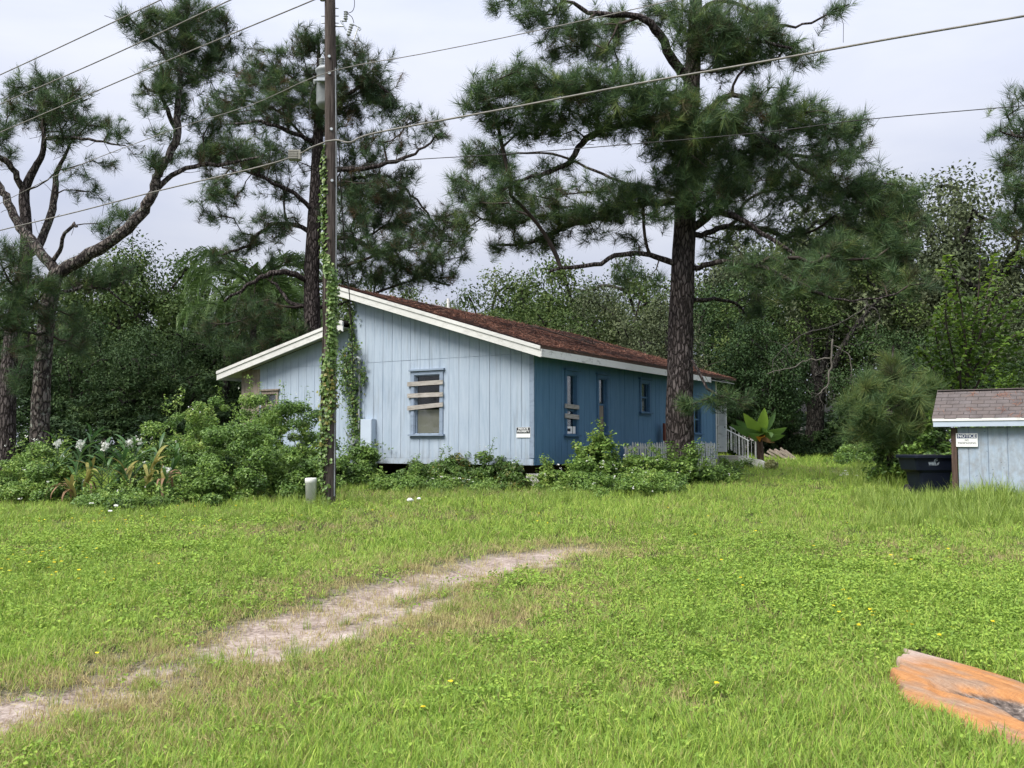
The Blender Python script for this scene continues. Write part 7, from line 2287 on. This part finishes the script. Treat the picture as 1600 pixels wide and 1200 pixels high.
N0 = 88000
X, Y = sample_ground(N0, 3.0, 34, 2.4)
bm_, dm = bare_mask(X, Y), dry_mask(X, Y)
ok = ~in_house(X, Y) & ~in_slab(X, Y) & ~in_shed(X, Y)
r1 = rgG.random(N0); r2 = rgG.random(N0)
wf = weed_field(X, Y)
thin = np.clip(1 - 1.2 * bm_, 0.05, 1) * np.where(vnoise(X, Y, .35, 17) < .2, .55, 1)
is_dry = r2 < dm * .72 + .06 + .25 * np.clip((vnoise(X, Y, .7, 23) - .68) * 5, 0, 1)
is_weed = (~is_dry) & (rgG.random(N0) < wf)
is_lawn = ~is_dry & ~is_weed
keep_l = ok & is_lawn & (r1 < thin * (1 - .22 * dm)); keep_w = ok & is_weed & (r1 < thin); keep_d = ok & is_dry & (r1 < np.clip(1 - .85 * bm_, .14, 1))
grow_ = np.clip((Y / 9) ** .42, .85, 1.7)
hz = np.where(vnoise(X, Y, 1.6, 19) > .55, 1.25, .9) * np.where(Y > 16, 1.15, 1) * (1 - .35 * dm)
scatter_obj('lawn_grass', 'lawn', *place(X[keep_l], Y[keep_l], 'lawn', grow_[keep_l], hz[keep_l]))
scatter_obj('lawn_weeds', 'dark', *place(X[keep_w], Y[keep_w], 'dark', grow_[keep_w] * 1.1, np.full(keep_w.sum(), 1.2)))
scatter_obj('dry_grass', 'dry', *place(X[keep_d], Y[keep_d], 'dry', grow_[keep_d], np.full(keep_d.sum(), 1.0)))
# far lawn
n = 9000
X, Y = sample_ground(n, 32, 58, .9, 2)
ok = ~in_house(X, Y)
scatter_obj('far_lawn', 'lawn', *place(X[ok], Y[ok], 'lawn', np.full(ok.sum(), 2.6), np.full(ok.sum(), .9)))
# tall grass at the shed, along the bushes, by the pole, scattered clumps
TX, TY, TS = [], [], []
def clump(pxa, pxb, ya, yb, n, s0, s1, edge=1.0):
    for _ in range(n):
        p = gp(rgG.uniform(pxa, pxb), rgG.uniform(ya, yb)); TX.append(p[0]); TY.append(p[1]); TS.append(rgG.uniform(s0, s1))
clump(1340, 1500, 782, 802, 170, .4, .75); clump(1490, 1720, 775, 800, 200, .55, 1.0); clump(1345, 1720, 795, 830, 240, .4, .75); clump(1495, 1720, 781, 790, 120, .7, 1.0); clump(1330, 1500, 775, 786, 90, .35, .6)
clump(1320, 1420, 735, 765, 160, .5, .9); clump(440, 900, 765, 790, 330, .28, .5); clump(850, 1150, 765, 785, 220, .25, .45); clump(430, 520, 785, 798, 60, .35, .6); clump(0, 440, 800, 815, 160, .25, .45)
clump(0, 1600, 820, 1100, 200, .16, .3); clump(1400, 1600, 1105, 1150, 14, .2, .33); clump(1403, 1440, 1080, 1110, 8, .2, .3)
for px, py in ((320, 1030), (330, 1037), (700, 960), (735, 950), (770, 945), (790, 960), (690, 925), (60, 900), (30, 905), (560, 975), (460, 1015)):
    for _ in range(5):
        p = gp(px + rgG.normal(0, 14), py + rgG.normal(0, 5)); TX.append(p[0]); TY.append(p[1]); TS.append(rgG.uniform(.2, .34))
TX, TY, TS = np.array(TX), np.array(TY), np.array(TS)
ok = ~in_house(TX, TY) & ~in_slab(TX, TY) & ~in_shed(TX, TY)
scatter_obj('tall_grass', 'tall', *place(TX[ok], TY[ok], 'tall', TS[ok], None, .1))

# yellow wild flowers, tiny and uncountable, and white lilies under the window
def flowers(name, spots, mat, r_, hgt):
    P, Nn = [], []
    for px, py, sx, sy, k in spots:
        for _ in range(k):
            q = gp(px + rgG.normal(0, sx), py + rgG.normal(0, sy))
            if in_slab(np.array([q[0]]), np.array([q[1]]))[0]: continue
            h = hgt * rgG.uniform(.7, 1.3); nn = rgG.normal(0, .3, 3) + [0, -.3, 1]
            rr_ = r_ * rgG.uniform(.6, 1.1)
            for a in np.arange(6) * 1.047:
                P.append(q + [rr_ * .5 * math.cos(a), rr_ * .5 * math.sin(a), h]); Nn.append(nn)
    V, F, ti = leaf_cloud(np.array(P), np.array(Nn), rgG, r_ * 1.0, r_ * .7, rgG.random(len(P)))
    tag(link(name, mesh_np(name, V, F, mat, ti)), kind='stuff')
flowers('wildflowers', [(160, 818, 50, 6, 26), (60, 875, 60, 10, 26), (130, 905, 60, 16, 16), (300, 830, 80, 20, 12), (440, 810, 90, 10, 10), (760, 800, 90, 10, 10), (1340, 965, 30, 15, 7), (1450, 985, 60, 25, 6), (1240, 920, 120, 40, 8), (1420, 890, 40, 20, 4), (850, 1100, 260, 50, 4), (1000, 820, 150, 12, 12)], M['petal_yellow'], .021, .085)
flowers('white_lilies', [(698, 757, 9, 3, 22), (722, 760, 8, 3, 12), (170, 812, 30, 5, 3), (1345, 755, 20, 4, 4)], M['petal'], .055, .22)

# twigs and loose needles on the bare track
n = 1500
k = rgG.integers(0, len(TRACK[0]) - 1, n); t = rgG.random((n, 1)); q = TRACK[0][k] * (1 - t) + TRACK[0][k + 1] * t + rgG.normal(0, .28, (n, 2))
z = gz(q[:, 1]) + bump_z(q[:, 0], q[:, 1]) - .035 * bare_mask(q[:, 0], q[:, 1]) + .006
P = np.stack([q[:, 0], q[:, 1], z], -1); a = rgG.uniform(0, 6.28, n)
D = np.stack([np.cos(a), np.sin(a), rgG.normal(0, .08, n)], -1) * rgG.uniform(.03, .13, n)[:, None]; S = np.stack([-np.sin(a), np.cos(a), 0 * a], -1) * .0022
tag(link('ground_litter', mesh_np('ground_litter', np.stack([P - S, P + S, P + D], 1).reshape(-1, 3), np.arange(3 * n).reshape(-1, 3), M['pine_needles_dry'], np.repeat(rgG.random(n), 3))), kind='stuff')
